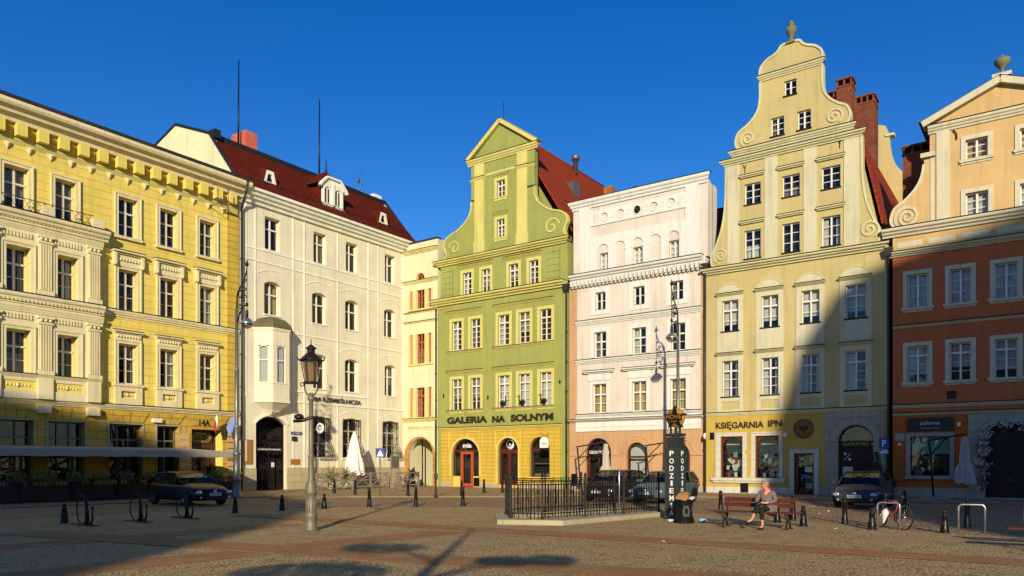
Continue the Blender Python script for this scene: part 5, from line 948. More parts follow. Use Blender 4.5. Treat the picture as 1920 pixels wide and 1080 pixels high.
# small litter on the stones
rr = random.Random(11); plain('paper', (205, 205, 195), .8)
for i, (x, y) in enumerate([(3.35, 16.6), (8.6, 20.1), (1.15, 17.9), (-12.6, 30.4), (11.5, 27.5), (-15.9, 31.5), (10.6, 26.1)]):
    m = MB(); vs = [(x + rr.uniform(-.07, .07), y + rr.uniform(-.07, .07), .02 + rr.uniform(0, .05)) for _ in range(7)]; m.add(vs, [(0, 1, 2), (1, 2, 3), (2, 3, 4), (3, 4, 5), (4, 5, 6)])
    tag(m.build('litter', 'paper'), ['scrap of white paper on cobbles in front of the low fence', 'scrap of pale litter right of the bench legs', 'crumpled paper on the red paving band before the fence', 'scrap of litter behind the ring bicycle racks', 'white paper scrap on the shaded road at the right', 'scrap of litter by the wheel of the dark saloon car', 'crumpled paper on the road behind the second metal hoop'][i], 'litter')

# ================================================================== street furniture
plain('cast_iron', (15, 14, 13), .6, .0, .25); plain('iron_rusty', (44, 36, 31), .6, .2); plain('lamp_metal', (118, 110, 90), .5, .25); plain('lamp_dark', (46, 40, 34), .45, .4); plain('steel', (188, 188, 186), .3, .85); plain('bollard_black', (24, 22, 22), .38, .2)
def bollard(kind):
    if kind == 's': pr = [(.13, 0), (.13, .02), (.105, .05), (.085, .16), (.07, .3), (.062, .42), (.075, .43), (.075, .455), (.05, .47), (.035, .49), (.055, .515), (.062, .545), (.05, .575), (.01, .59)]
    else: pr = [(.11, 0), (.11, .03), (.085, .07), (.07, .3), (.062, .62), (.078, .63), (.078, .66), (.05, .68), (.04, .7), (.06, .73), (.066, .765), (.05, .8), (.01, .815)]
    m = MB().lathe(pr, 14); [m.tube([(pr[0][0] * .78 * math.cos(a), pr[0][0] * .78 * math.sin(a), .05), (.066 * math.cos(a), .066 * math.sin(a), .4)], .009, 4) for a in [k * math.pi / 4 for k in range(8)]]
    return m.mesh('bollard', 'bollard_black')
BM = {k: bollard(k) for k in 'st'}
for x, y, k, lb in [(-13.23, 22.39, 's', 'squat black bollard left of the first ring rack in the shade'), (-9.87, 27.01, 's', 'squat black bollard in front of the tall bracketed street lamp'), (-8.67, 28.56, 's', 'squat black bollard before the iron entrance gate'), (-7.33, 29.58, 's', 'squat black bollard just right of the lantern post'),
    (-5.78, 30.68, 't', 'slim black bollard at the plaza edge before the closed white parasol'), (-3.94, 31.06, 't', 'slim black bollard at the plaza edge before the arched passage'), (-10.22, 43.6, 't', 'slim dark bollard before the first potted palm'), (-8.72, 42.12, 't', 'slim dark bollard before the foot of the closed white parasol'),
    (-5.5, 40.08, 't', 'slim dark bollard in front of the cafe plants near the passage'), (-2.04, 31.46, 't', 'slim black bollard at the plaza edge before the orange shop door'), (-2.71, 40.74, 't', 'slim dark bollard on the pavement close to the orange shop door'), (-1.64, 44.38, 't', 'slim dark bollard before the marigold wall between both arched doors'), (-.57, 45.18, 't', 'slim dark bollard left of the fence before the second arched door'),
    (8.17, 21.24, 's', 'squat black bollard standing free right of the bench'), (7.44, 27.01, 't', 'black bollard peeping over the left end of the bench'), (8.7, 23.44, 't', 'black bollard partly behind the right end of the bench'), (7.91, 22.59, 's', 'squat black bollard seen beneath the bench seat'),
    (9.75, 22.19, 't', 'tall black bollard in front of the dark hatchback'), (9.6, 20.2, 's', 'squat black bollard beside the bicycle rack'), (10.95, 19.17, 's', 'squat black bollard left of the empty metal hoop'), (12.34, 20.54, 't', 'black bollard behind the empty metal hoop'), (14.0, 27.01, 't', 'black bollard in the shade behind the bicycle wheel')]:
    z = .06 if y > 39.5 else 0; tag(link('bollard', BM[k], None, (x, y, z)), lb, 'bollard', 'black bollards round the square')
# pole by the arcade
o = MB().lathe([(.1, 0), (.08, .1), (.055, .3), (.05, 2.0), (.045, 3.9)], 10).box(-.09, .09, -.09, .09, .95, 1.25).build('sign_pole', 'iron_rusty', None, (-3.97, 39.44, .0)); tag(o, 'rusty pole with a small box at the corner of the arched passage', 'pole')
# ring racks
def ring_rack():
    r = empty('bicycle_rack', (0, 0, 0), 0, 'x', 'bike rack', 'ring bicycle racks in the shade'); z0 = .44
    MB().tube([(.36 * math.cos(t) , 0, z0 + .42 * math.sin(t)) for t in [k * math.pi / 14 for k in range(28)]], .022, 7, True).build('ring', 'iron_rusty', r)
    MB().tube([(.33, 0, .0), (.29, 0, .45), (.24, 0, .86)], [.075, .05, .035], 8).box(-.5, .85, -.12, .12, 0, .03).build('post', 'iron_rusty', r); MB().tube([(.42, 0, .1), (.58, 0, .04), (.66, 0, .2), (.66, 0, .48)], [.03, .035, .028, .02], 7).ball((.66, 0, .5), .045).build('scroll_foot', 'iron_rusty', r); return r
rk = ring_rack()
for i, (x, y, a) in enumerate([(-12.37, 21.8, .85), (-11.47, 23.09, .95), (-10.72, 24.6, .95)]):
    q = rk if i == 0 else copy_tree(rk); q.location = (x, y, 0); q.rotation_euler = (0, 0, R(-38)); q['label'] = ['nearest rusty ring bicycle rack beside a squat bollard', 'middle rusty ring bicycle rack on the shaded cobbles', 'rusty ring bicycle rack in front of the dark saloon car'][i]
# lantern street lamp
r = empty('street_lamp', (-5.28, 19.9, 0), 0, 'weathered cast iron street lamp with a six sided lantern in front of the cream office', 'street lamp')
m = MB().lathe([(.18, 0), (.18, .05), (.155, .08), (.15, .34), (.165, .37), (.165, .43), (.135, .46), (.125, .85), (.13, .95), (.165, .99), (.165, 1.03), (.135, 1.06), (.15, 1.14), (.12, 1.26), (.08, 1.34), (.075, 1.4), (.07, 1.9), (.08, 1.94), (.08, 1.98), (.06, 2.0), (.055, 3.4), (.09, 3.44), (.09, 3.5), (.06, 3.53), (.06, 3.62)], 18)
for k in range(12): a = k * math.pi / 6; m.tube([(.132 * math.cos(a), .132 * math.sin(a), .48), (.125 * math.cos(a), .125 * math.sin(a), .9)], .01, 5)
m.build('post', 'lamp_metal', r)
m = MB()
for k in (-1, 1): m.tube([(0, 0, 3.5), (k * .1, 0, 3.58), (k * .17, 0, 3.7), (k * .17, 0, 3.86)], .018, 6).tube([(k * (.235 + .05 * math.cos(t)), 0, 3.84 + .05 * math.sin(t)) for t in [q * .7 for q in range(9)]], .014, 5, True)
m.lathe([(.19, 3.86), (.2, 3.9), (.17, 3.92)], 6, rot=.3); ta, tb = .16, .26
for k in range(6): a = k * math.pi / 3 + .3; m.bar((ta * math.cos(a), ta * math.sin(a), 3.9), (tb * math.cos(a), tb * math.sin(a), 4.46), .025); m.tube([(tb * math.cos(a), tb * math.sin(a), 4.46), (1.28 * tb * math.cos(a), 1.28 * tb * math.sin(a), 4.49), (1.36 * tb * math.cos(a), 1.36 * tb * math.sin(a), 4.56)], [.03, .02, .012], 5)
m.lathe([(.28, 4.45), (.31, 4.48), (.28, 4.5), (.18, 4.6), (.12, 4.66), (.1, 4.66), (.1, 4.76), (.15, 4.78), (.14, 4.8), (.03, 4.88), (.015, 4.9), (.008, 5.04)], 6, rot=.3); m.build('lantern_frame', 'lamp_dark', r); m = MB(); m.lathe([(ta - .02, 3.92), (tb - .03, 4.45)], 6, rot=.3, smooth=False); m.build('lantern_glass', 'frosted_lamp_glass', r)
MB().tube([(.2, 0, 2.97), (.0, -.05, 2.96), (-.2, -.05, 2.9), (-.36, -.05, 2.9)], [.04, .045, .05, .07], 8).lathe([(.02, 0), (.13, .01), (.12, .09), (.06, .13), (.01, .14)], 12, (-.3, -.05, 2.93)).tube([(-.45, -.05, 2.87), (-.22, -.05, 2.9)], .04, 8).build('camera_arm', 'lamp_dark', r)
# round skull-like sign on the cafe window: sits on the lamp side of the wall
o = MB().lathe([(.001, -.04), (.36, -.04), (.36, .04), (.001, .04)], 24, (0, 0, 0), axis='x').build('hanging_sign', 'white_letter', None, (lp(9.0, .75)[0], lp(9.0, .75)[1], 4.2), (0, 0, R(54.6))); tag(o, 'round white sign with a dark face hanging beside the lantern post', 'sign')
MB().lathe([(.001, -.045), (.2, -.044)], 12, (0, 0, .04), axis='x').build('face_emblem', 'iron_black', o); MB().lathe([(.001, -.05), (.13, -.049)], 12, (0, 0, .0), axis='x').build('face_emblem', 'white_letter', o); MB().tube([(0, 0, .36), (0, .0, .5), (0, .7, .5)], .015, 5).build('bracket', 'iron_black', o)
# bracketed tall lamps
def gooseneck(label, x, y, ang, H=10.9, hb=8.6):
    r = empty('street_lamp', (x, y, 0), ang, label, 'street lamp')
    MB().lathe([(.26, 0), (.26, .15), (.22, .2), (.2, .9), (.23, .95), (.23, 1.0), (.17, 1.05), (.16, 2.2), (.19, 2.24), (.19, 2.32), (.14, 2.36), (.12, 3.6), (.14, 3.65), (.1, 3.7), (.095, 6.5), (.12, 6.55), (.085, 6.6), (.075, hb + .6)], 14).build('post', 'zinc', r)
    m = MB(); A = .86; zb = hb + .4
    m.tube([(0, 0, zb - .6), (.02, 0, zb + .2), (.06, 0, zb + .9), (.3, 0, zb + 1.25), (.6, 0, zb + 1.5), (.78, 0, zb + 1.85), (A, 0, zb + 2.2)], [.05, .05, .04, .035, .03, .03, .02], 7).tube([(A, 0, zb - .1), (A, 0, zb + 2.25)], .022, 6)
    m.tube([(0, 0, zb - .6), (.25, 0, zb - .1), (.55, 0, zb + .25), (A, 0, zb + .3)], [.045, .035, .03, .025], 7)
    for cx, cz, rr_, k in ((.35, zb + .85, .3, 1), (.6, zb + 1.15, .2, -1), (.62, zb + .62, .22, 1), (.3, zb + .3, .18, -1), (.7, zb + 1.5, .12, 1)): m.tube([(cx + rr_ * (1 - t / 14) * math.cos(t * .6 * k), 0, cz + rr_ * (1 - t / 14) * math.sin(t * .6 * k)) for t in range(13)], .026, 5)
    m.ball((.45, 0, zb + .75), .09, 8, 6); m.lathe([(.02, -.1), (.08, -.04), (.1, .04), (.05, .12), (.03, .2), (.01, .3)], 8, (A, 0, zb + 2.3)); m.lathe([(.07, -.08), (.07, .08)], 8, (A, 0, zb + .3)); m.build('bracket', 'iron_black', r)
    MB().tube([(A, 0, zb - .1), (A, 0, hb + .2)], .02, 6).lathe([(.05, 0), (.075, .02), (.075, .35), (.03, .45)], 10, (A, 0, hb + .0)).build('hanger', 'iron_black', r); MB().lathe([(.34, -.28), (.35, -.25), (.33, -.2), (.18, -.02), (.08, .03)], 18, (A, 0, hb)).build('lamp_shade', 'steel', r); MB().lathe([(.01, -.52), (.16, -.48), (.27, -.38), (.3, -.28)], 18, (A, 0, hb)).build('lamp_bowl', 'frosted_lamp_glass', r); return r
gooseneck('tall street lamp with a scrolled iron bracket at the edge of the yellow house', -14.0, 38.5, R(-35.4), hb=9.05)
gooseneck('tall street lamp with a scrolled iron bracket before the pink house', 9.29, 42.4, math.atan2(-.8153, -.5789), hb=8.95)
# fence round the underpass stairs
r = empty('railing', (1.0, 22.0, 0), 0, 'black iron railing with spiked bars round an underpass on a granite plinth', 'fence'); O = Vector((1.0, 22.0))
pl = MB().sheet([(a - 1.0, c - 22.0) for a, c in [(-.43, 21.8), (1.45, 21.4), (5.2, 25.35), (4.55, 26.0), (1.05, 22.3), (.15, 22.55), (.0, 24.1), (4.0, 27.6), (3.6, 28.1), (-.55, 24.4)]], -.02, .15).build('plinth', 'plinth_granite', r)
segs = [((-.04, 22.35), (.88, 21.95), 1), ((.88, 21.95), (4.96, 25.62), 3), ((-.04, 22.35), (-.2, 24.25), 1), ((-.2, 24.25), (3.75, 27.75), 3)]
def fence_post(x, y, h=1.38): MB().box(-.03, .03, -.03, .03, .14, h).box(-.045, .045, -.045, .045, h, h + .03).lathe([(.045, 0), (.03, .04), (.01, .08)], 6, (0, 0, h + .03)).box(-.06, .06, -.06, .06, .14, .2).build('post', 'cast_iron', r, (x - 1, y - 22, 0))
done = set()
for (a, c, n) in segs:
    a, c = Vector(a), Vector(c)
    for i in range(n):
        p, q = a.lerp(c, i / n), a.lerp(c, (i + 1) / n); L = (q - p).length; an = math.atan2(q.y - p.y, q.x - p.x); m = MB()
        for z in (1.27, 1.15, .3): m.box(.04, L - .04, -.016, .016, z - .015, z + .015)
        k = int(L / .125)
        for j in range(1, k):
            xx = L * j / k; top = 1.27 if j % 3 == 0 else 1.15; m.box(xx - .009, xx + .009, -.009, .009, .2, top)
            if j % 3 == 1: m.lathe([(.004, -.08), (.028, 0), (.004, .08)], 6, (xx, 0, .95)); m.lathe([(.004, -.05), (.022, 0), (.004, .05)], 6, (xx, 0, .5))
            if j % 3 == 2: xm = L * (j - .5) / k; m.tube([(xx - .125, 0, .85), (xm, 0, .74), (xx, 0, .85)], .008, 4).tube([(xm, 0, .74), (xm, 0, .6)], .008, 4).lathe([(.003, -.1), (.022, 0), (.003, .04)], 5, (xx, 0, .22))
        m.build('fence_panel', 'cast_iron', r, (p.x - 1, p.y - 22, 0), (0, 0, an))
        for v in (p, q):
            if (round(v.x, 1), round(v.y, 1)) not in done: done.add((round(v.x, 1), round(v.y, 1))); fence_post(v.x, v.y)
o = MB().lathe([(.025, 0), (.025, 1.36), (.01, 1.38)], 10).build('post_glint', 'steel', None, (3.42, 24.15, .15)); tag(o, 'bright steel post standing in for the light on a railing post', 'post')  # bright post added for the light caught by a railing post
# underground cinema column
plain('column_dark', (52, 56, 52), .5, .2); plain('star_gold', (176, 120, 30), .45, .2)
r = empty('advertising_column', (5.2, 24.1, 0), R(-41), 'dark square advertising column with white vertical lettering and a star on top', 'column')
MB().box(-.24, .24, -.24, .24, 0, 2.26).box(-.27, .27, -.27, .27, 0, .12).build('shaft', 'column_dark', r)
m = MB(); [m.box(-.2, .2, -.2, .2, 2.261 + i * .085, 2.3 + i * .085).box(-.235, .235, -.235, .235, 2.3 + i * .085, 2.345 + i * .085) for i in range(4)]; m.box(-.22, .22, -.22, .22, 2.62, 2.66).box(-.25, .25, -.25, .25, 2.66, 2.72); m.build('louvred_head', 'column_dark', r)
for i, ch in enumerate('PODZIEMIA'):
    z = 2.0 - i * .235; wd = .035 if ch == 'I' else .075
    text_mesh(ch, 'white_letter', -wd, wd, z, z + .165, -.243, .006, 'lettering', .02, r); t = text_mesh(ch, 'white_letter', -wd, wd, z, z + .165, -.243, .006, 'lettering', .02, r); t.rotation_euler = (0, 0, R(90))
m = MB(); [m.box(x - .02, x + .02, -.03, .03, 2.72, 2.95) for x in (-.16, .0, .16)]; m.build('star_mount', 'iron_rusty', r)
cz = 3.22; m = MB(); m.lathe([(.001, -.03), (.31, -.03), (.31, .05), (.001, .05)], 24, (0, 0, cz), axis='y'); m.build('star_disc', 'star_gold', r)
P = [((.41 if i % 2 == 0 else .15) * math.sin(i * math.pi / 5), cz + (.41 if i % 2 == 0 else .15) * math.cos(i * math.pi / 5)) for i in range(10)]; MB().plate(P, [], -.07, -.031).build('star', 'iron_black', r); MB().plate(P, [], .051, .09).build('star', 'iron_black', r)
text_mesh('MOVIE', 'iron_black', -.3, .3, cz - .07, cz + .12, -.09, .03, 'lettering', .05, r); text_mesh('MOVIE', 'star_gold', -.27, .27, cz - .04, cz + .09, -.115, .006, 'lettering', .0, r); text_mesh('GATE', 'star_gold', -.1, .1, cz - .14, cz - .09, -.09, .006, 'lettering', .0, r)
# litter bin
r = empty('litter_bin', (5.12, 22.55, 0), 0, 'flared black iron litter bin overflowing with paper waste', 'litter bin')
m = MB().lathe([(.3, 0), (.3, .04), (.23, .1), (.19, .3), (.2, .55), (.22, .62)], 16)
for k in range(18): a = k * math.pi / 9; m.tube([(.31 * math.cos(a), .31 * math.sin(a), .02), (.25 * math.cos(a), .25 * math.sin(a), .2), (.22 * math.cos(a), .22 * math.sin(a), .4), (.27 * math.cos(a), .27 * math.sin(a), .66)], .012, 5)
for z, q in ((.66, .27), (.34, .235), (.62, .26)): m.tube([(q * math.cos(a), q * math.sin(a), z) for a in [k * math.pi / 10 for k in range(20)]], .014, 5, True)
m.build('basket', 'cast_iron', r); MB().plate([(-.09, .2), (-.11, .36), (-.07, .52), (.07, .52), (.11, .36), (.09, .2)], [[(-.04, .28), (-.05, .36), (-.03, .44), (.03, .44), (.05, .36), (.04, .28)]], -.3, -.27).build('emblem', 'lead_grey', r)
plain('waste_brown', (150, 104, 58), .8); plain('waste_white', (205, 200, 190), .7); plain('waste_red', (150, 40, 34), .6)
rr = random.Random(4)
def crumple(c, rad, n, mt, nm, lb):
    m = MB(); pts = [Vector((rr.gauss(0, 1), rr.gauss(0, 1), rr.gauss(0, 1))).normalized() for _ in range(n)]; bm = bmesh.new()
    for p in pts: bm.verts.new(Vector(c) + Vector((p.x * rad[0], p.y * rad[1], p.z * rad[2])) * rr.uniform(.65, 1.15))
    bmesh.ops.convex_hull(bm, input=bm.verts); me = bpy.data.meshes.new(nm); bm.to_mesh(me); bm.free(); me.materials.append(MC[mt]); return tag(link(nm, me), lb, 'waste')
crumple((5.02, 22.45, .76), (.24, .18, .13), 22, 'waste_brown', 'paper_bag', 'crumpled brown paper bag heaped on the left of the litter bin'); crumple((5.1, 22.6, .83), (.2, .14, .12), 20, 'waste_brown', 'paper_bag', 'topmost crumpled brown paper bag on the litter bin'); crumple((5.3, 22.5, .74), (.14, .12, .08), 18, 'waste_white', 'paper_cup', 'crushed white cup on the right of the litter bin'); crumple((5.42, 22.5, .74), (.07, .06, .03), 12, 'waste_red', 'wrapper', 'small red and white wrapper at the right rim of the bin'); crumple((4.75, 22.65, .06), (.12, .1, .05), 16, 'waste_white', 'paper_bag', 'flattened pale bag at the foot of the dark column')
plain('bottle_blue', (120, 170, 210), .2); o = MB().lathe([(.01, 0), (.05, .02), (.055, .14), (.04, .19), (.02, .21), (.02, .24)], 12, (0, 0, .055), axis='x').build('plastic_bottle', 'bottle_blue', None, (5.65, 22.9, 0)); tag(o, 'light blue plastic bottle lying right of the litter bin', 'bottle')
# benches
woodmat('bench_wood', (84, 38, 26), .5)
def bench(label, x, y, ang, mirror=1):
    r = empty('park_bench', (x, y, 0), ang, label, 'bench', 'brown slatted benches')
    for i, yy in enumerate((-.34, -.2, -.06, .08)): pass
    m = MB(); [m.box(-1.2, 1.2, yy, yy + .115, .43, .465) for yy in (-.36, -.23, -.1, .03)]; m.build('seat', 'bench_wood', r)
    m = MB(); m.box(-.95, .95, .2, .235, .56, .68).box(-.95, .95, .225, .26, .7, .82); m.build('backrest', 'bench_wood', r)
    for s in (-.86, .86):
        m = MB().tube([(s, -.2, .0), (s, -.12, .2), (s, -.3, .42)], .028, 7).tube([(s, .22, 0), (s, .1, .2), (s, .2, .42)], .028, 7).tube([(s, -.12, .2), (s, .1, .2)], .02, 6).tube([(s, -.32, .42), (s, .22, .42)], .024, 6).tube([(s, .14, .42), (s, .28, .83)], .024, 6); m.tube([(s, .0 + .08 * math.cos(t), .31 + .08 * math.sin(t)) for t in [k * .63 for k in range(10)]], .014, 5, True).box(s - .05, s + .05, -.27, -.15, 0, .03).box(s - .05, s + .05, .15, .28, 0, .03); m.build('leg', 'iron_rusty', r)
    return r
bench('long brown bench with a seated person, facing the square', 6.67, 20.7, R(-35.4)); bench('brown bench cut off by the right edge of the picture', 11.2, 14.9, R(-35.4))
# hoops
def hoop(label, a, c):
    m = MB(); A, B = Vector((*a, 0)), Vector((*c, 0)); u = (B - A).normalized(); L = (B - A).length; h = .72; q = .09
    P = [A, A + Vector((0, 0, h - q))] + [A + u * (q - q * math.cos(t)) + Vector((0, 0, h - q + q * math.sin(t))) for t in (.4, .8, 1.2, 1.57)] + [B - u * (q - q * math.cos(t)) + Vector((0, 0, h - q + q * math.sin(t))) for t in (1.57, 1.2, .8, .4)] + [B + Vector((0, 0, h - q)), B]
    o = m.tube(P, .024, 10).build('bicycle_hoop', 'steel'); return tag(o, label, 'bike rack', 'steel bicycle hoops')
hoop('steel bicycle hoop with a white bag tied to it', (9.82, 20.35), (10.24, 20.0)); hoop('empty steel bicycle hoop between two bollards', (11.38, 19.3), (11.9, 19.05))
o = MB().lathe([(.01, 0), (.03, .02), (.07, .18), (.1, .28), (.08, .34), (.015, .4)], 9, (0, 0, 0)).xf(Matrix.Rotation(.18, 4, 'Y')).build('carrier_bag', 'waste_white', None, (9.9, 20.2, .17)); tag(o, 'white plastic bag hanging from the left leg of the hoop', 'bag')
# bicycle
plain('bike_pink', (176, 44, 66), .4); plain('bike_dark', (60, 22, 26), .4); plain('rubber', (22, 22, 22), .7)
r = empty('bicycle', (10.3, 20.55, 0), math.atan2(1.0, -.1), 'dark red bicycle with pink frame leaning on the steel hoop', 'bicycle'); r.rotation_euler = (R(4), 0, math.atan2(1.0, -.13))
for x in (-.53, .53):
    wv = MB().tube([(x + .33 * math.cos(t), 0, .335 + .33 * math.sin(t)) for t in [k * math.pi / 16 for k in range(32)]], .02, 7, True).build('tyre', 'rubber', r); m = MB().tube([(x + .305 * math.cos(t), 0, .335 + .305 * math.sin(t)) for t in [k * math.pi / 16 for k in range(32)]], .01, 5, True).lathe([(.03, -.04), (.03, .04)], 8, (x, 0, .335), axis='y')
    for k in range(14): t = k * math.pi / 7; m.tube([(x, 0, .335), (x + .3 * math.cos(t), 0, .335 + .3 * math.sin(t))], .0025, 3)
    m.build('rim', 'steel', wv)
m = MB(); bb, st, ht, hb_, ra, fa = (-.08, 0, .3), (-.22, 0, .72), (.36, 0, .78), (.39, 0, .62), (-.53, 0, .335), (.53, 0, .335)
for p, q in ((bb, st), (st, ht), (bb, hb_)): m.tube([p, q], .017, 8)
m.build('frame', 'bike_pink', r); m = MB(); [m.tube([p, (q[0], s * .05, q[2])], .01, 6) for p, q in ((bb, ra), (st, ra), (hb_, fa)) for s in (-1, 1)]; m.tube([ht, hb_], .02, 8).tube([ht, (.33, 0, .92)], .014, 6); m.build('fork_and_stays', 'bike_dark', r)
MB().tube([(.3, -.3, .95), (.36, -.12, .93), (.36, .12, .93), (.3, .3, .95)], .013, 7).build('handlebar', 'rubber', r); MB().tube([(-.4, 0, .86), (-.25, 0, .875), (-.1, 0, .86)], [.06, .05, .02], 8).tube([st, (-.25, 0, .86)], .012, 6).build('saddle', 'rubber', r); MB().lathe([(.09, -.01), (.09, .01)], 16, (-.08, -.05, .3), axis='y').tube([(-.08, -.07, .3), (-.02, -.07, .14)], .01, 5).tube([(-.08, .07, .3), (-.14, .07, .46)], .01, 5).box(-.08, .04, -.13, -.06, .13, .15).build('crank', 'steel', r); MB().box(-.62, -.25, -.05, .05, .72, .735).build('carrier', 'rubber', r); MB().ball((-.62, 0, .62), .03).build('rear_light', 'waste_red', r)
# signs on poles
o = empty('parking_sign', (16.2, 33.0, 0), 0, 'blue parking sign on a pole before the stone portal', 'sign'); MB().tube([(0, .03, 0), (0, .03, 2.95)], .03, 8).build('pole', 'zinc', o); q = MB().box(-.21, .21, -.02, 0, 2.42, 2.88).build('sign_panel', 'sign_blue', o); text_mesh('P', 'white_letter', -.09, .09, 2.5, 2.8, -.024, .004, 'lettering', .03, q); q = MB().box(-.2, .2, -.02, 0, 2.2, 2.38).build('sign_panel', 'sign_blue', o); MB().box(-.18, .18, -.023, -.02, 2.22, 2.29).box(-.1, .15, -.023, -.02, 2.31, 2.36).build('sign_symbol', 'white_letter', q)
o = empty('crossing_sign', (-7.0, 40.2, .06), R(12), 'blue pedestrian crossing sign on a pale pole beside the cafe', 'sign'); MB().tube([(0, .03, 0), (0, .03, 2.5)], .035, 8).build('pole', 'lamp_metal', o); q = MB().box(-.24, .24, -.02, 0, 2.05, 2.53).build('sign_panel', 'sign_blue', o); MB().plate([(-.18, 2.1), (0, 2.46), (.18, 2.1)], [], -.024, -.02).build('sign_symbol', 'white_letter', q); MB().lathe([(.001, -.028), (.025, -.027)], 8, (0, 0, 2.36), axis='y').bar((0, -.026, 2.33), (0, -.026, 2.22), .03, .004).bar((0, -.026, 2.22), (-.05, -.026, 2.13), .02, .004).bar((0, -.026, 2.22), (.05, -.026, 2.13), .02, .004).build('sign_symbol', 'sign_blue', q)

# ================================================================== cafe by the cream office
plain('canvas_white', (235, 222, 208), .9); plain('canvas_grey', (176, 164, 152), .9); plain('wood_grey', (128, 118, 108), .75)
def closed_parasol(label, x, y, z0, z1, wd, zw, mat, pole=0.06, seed=1, arm=None, name='parasol'):
    r = empty(name, (x, y, pole), 0, label, 'parasol'); rr = random.Random(seed); n = 30; prof = []
    H = z1 - z0
    for i in range(15):
        t = i / 14; z = z0 + H * t
        w_ = wd * (1 - t) ** .8 + .05 if zw is None else (.1 + (wd - .1) * (1 - t) ** .75 if abs(t - zw) > .05 else .11 + (wd - .1) * .35)
        if zw is not None and t > zw: w_ = .11 + (wd - .1) * (1 - t) * .5 + .02
        prof.append((w_, z))
    m = MB(); vs = []
    for (w_, z) in prof:
        for k in range(n): a = 2 * math.pi * k / n; q = w_ * (1 + .22 * math.cos(a * 8 + z) * (1 if z < z1 - .2 else .3) + .06 * math.sin(a * 3 + z * 5)); vs.append((q * math.cos(a), q * math.sin(a), z + (.06 * math.cos(a * 8) if z == z0 else 0)))
    m.add(vs, [(i * n + k, i * n + (k + 1) % n, (i + 1) * n + (k + 1) % n, (i + 1) * n + k) for i in range(14) for k in range(n)] + [tuple(14 * n + k for k in range(n))], True); m.build('canopy', mat, r)
    if arm:
        ax, ay, base = arm; m = MB(); top = z1 + .12; m.tube([(ax, ay, 0), (ax * 1.15, ay * 1.15, top - .35)], .05, 8).tube([(ax * 1.2, ay * 1.2, top - .3), (0, 0, top)], .04, 8).tube([(0, 0, top), (0, 0, z1 - .1)], .02, 6).tube([(ax * 1.1, ay * 1.1, top - 1.0), (ax * .6, ay * .6, top - .18)], .03, 6); m.build('mast', base, r); MB().box(ax - .5, ax + .5, ay - .4, ay + .4, 0, .1).build('base_slabs', 'concrete', r)
    else: MB().tube([(0, 0, 0), (0, 0, z0 + .3)], .035, 8).box(-.3, .3, -.3, .3, 0, .06).build('pole', 'wood_grey', r)
    return r
p = lp(7.41, 2.4); closed_parasol('tall closed white parasol before the grilled windows', p[0], p[1], .95, 3.95, .62, None, 'canvas_white', seed=2)
def xfence(label, t0, t1, off, n):
    a, c = Vector(lp(t0, off)), Vector(lp(t1, off)); L = (c - a).length; r = empty('wooden_fence', (a.x, a.y, .06), math.atan2(c.y - a.y, c.x - a.x), label, 'fence', 'grey slatted cafe fences')
    for i in range(n + 1): MB().box(-.05, .05, -.05, .05, 0, 1.12).build('post', 'wood_grey', r, (L * i / n, 0, 0))
    for i in range(n): x0, x1 = L * i / n + .05, L * (i + 1) / n - .05; MB().box(x0, x1, -.03, .03, 1.0, 1.08).box(x0, x1, -.03, .03, .12, .2).bar((x0, -.02, .2), (x1, -.02, 1.0), .06).bar((x0, .02, 1.0), (x1, .02, .2), .06).box(x0, x1, -.03, .03, .56, .62).build('lattice_panel', 'wood_grey', r)
xfence('grey crossed lattice fence under the closed white parasol', 11.2, 4.9, 3.0, 4); xfence('grey crossed lattice fence left of the arched passage', 3.9, 1.6, 3.0, 2)
r = empty('menu_stand', (*lp(4.4, 3.3), .06), R(54 - 0), 'grey menu board on a stand with flower box between both lattice fences', 'menu board'); MB().box(-.42, .42, -.04, .04, 1.35, 2.3).box(-.42, -.36, -.04, .04, 0, 1.35).box(.36, .42, -.04, .04, 0, 1.35).build('frame', 'wood_grey', r); MB().box(-.34, .34, -.05, -.041, 1.42, 2.22).build('board', 'zinc', r); MB().box(-.4, .4, -.3, .1, 0, .35).build('flower_box', 'wood_grey', r)
leafmat('leaf_palm', (70, 92, 34), (128, 118, 44)); leafmat('leaf_dark', (34, 48, 22), (48, 66, 28)); leafmat('leaf_mid', (66, 96, 34), (104, 130, 48)); leafmat('flower_red', (170, 26, 30), (200, 50, 50)); leafmat('blossom', (206, 176, 170), (232, 214, 206)); leafmat('leaf_yellow', (150, 130, 34), (190, 160, 50))
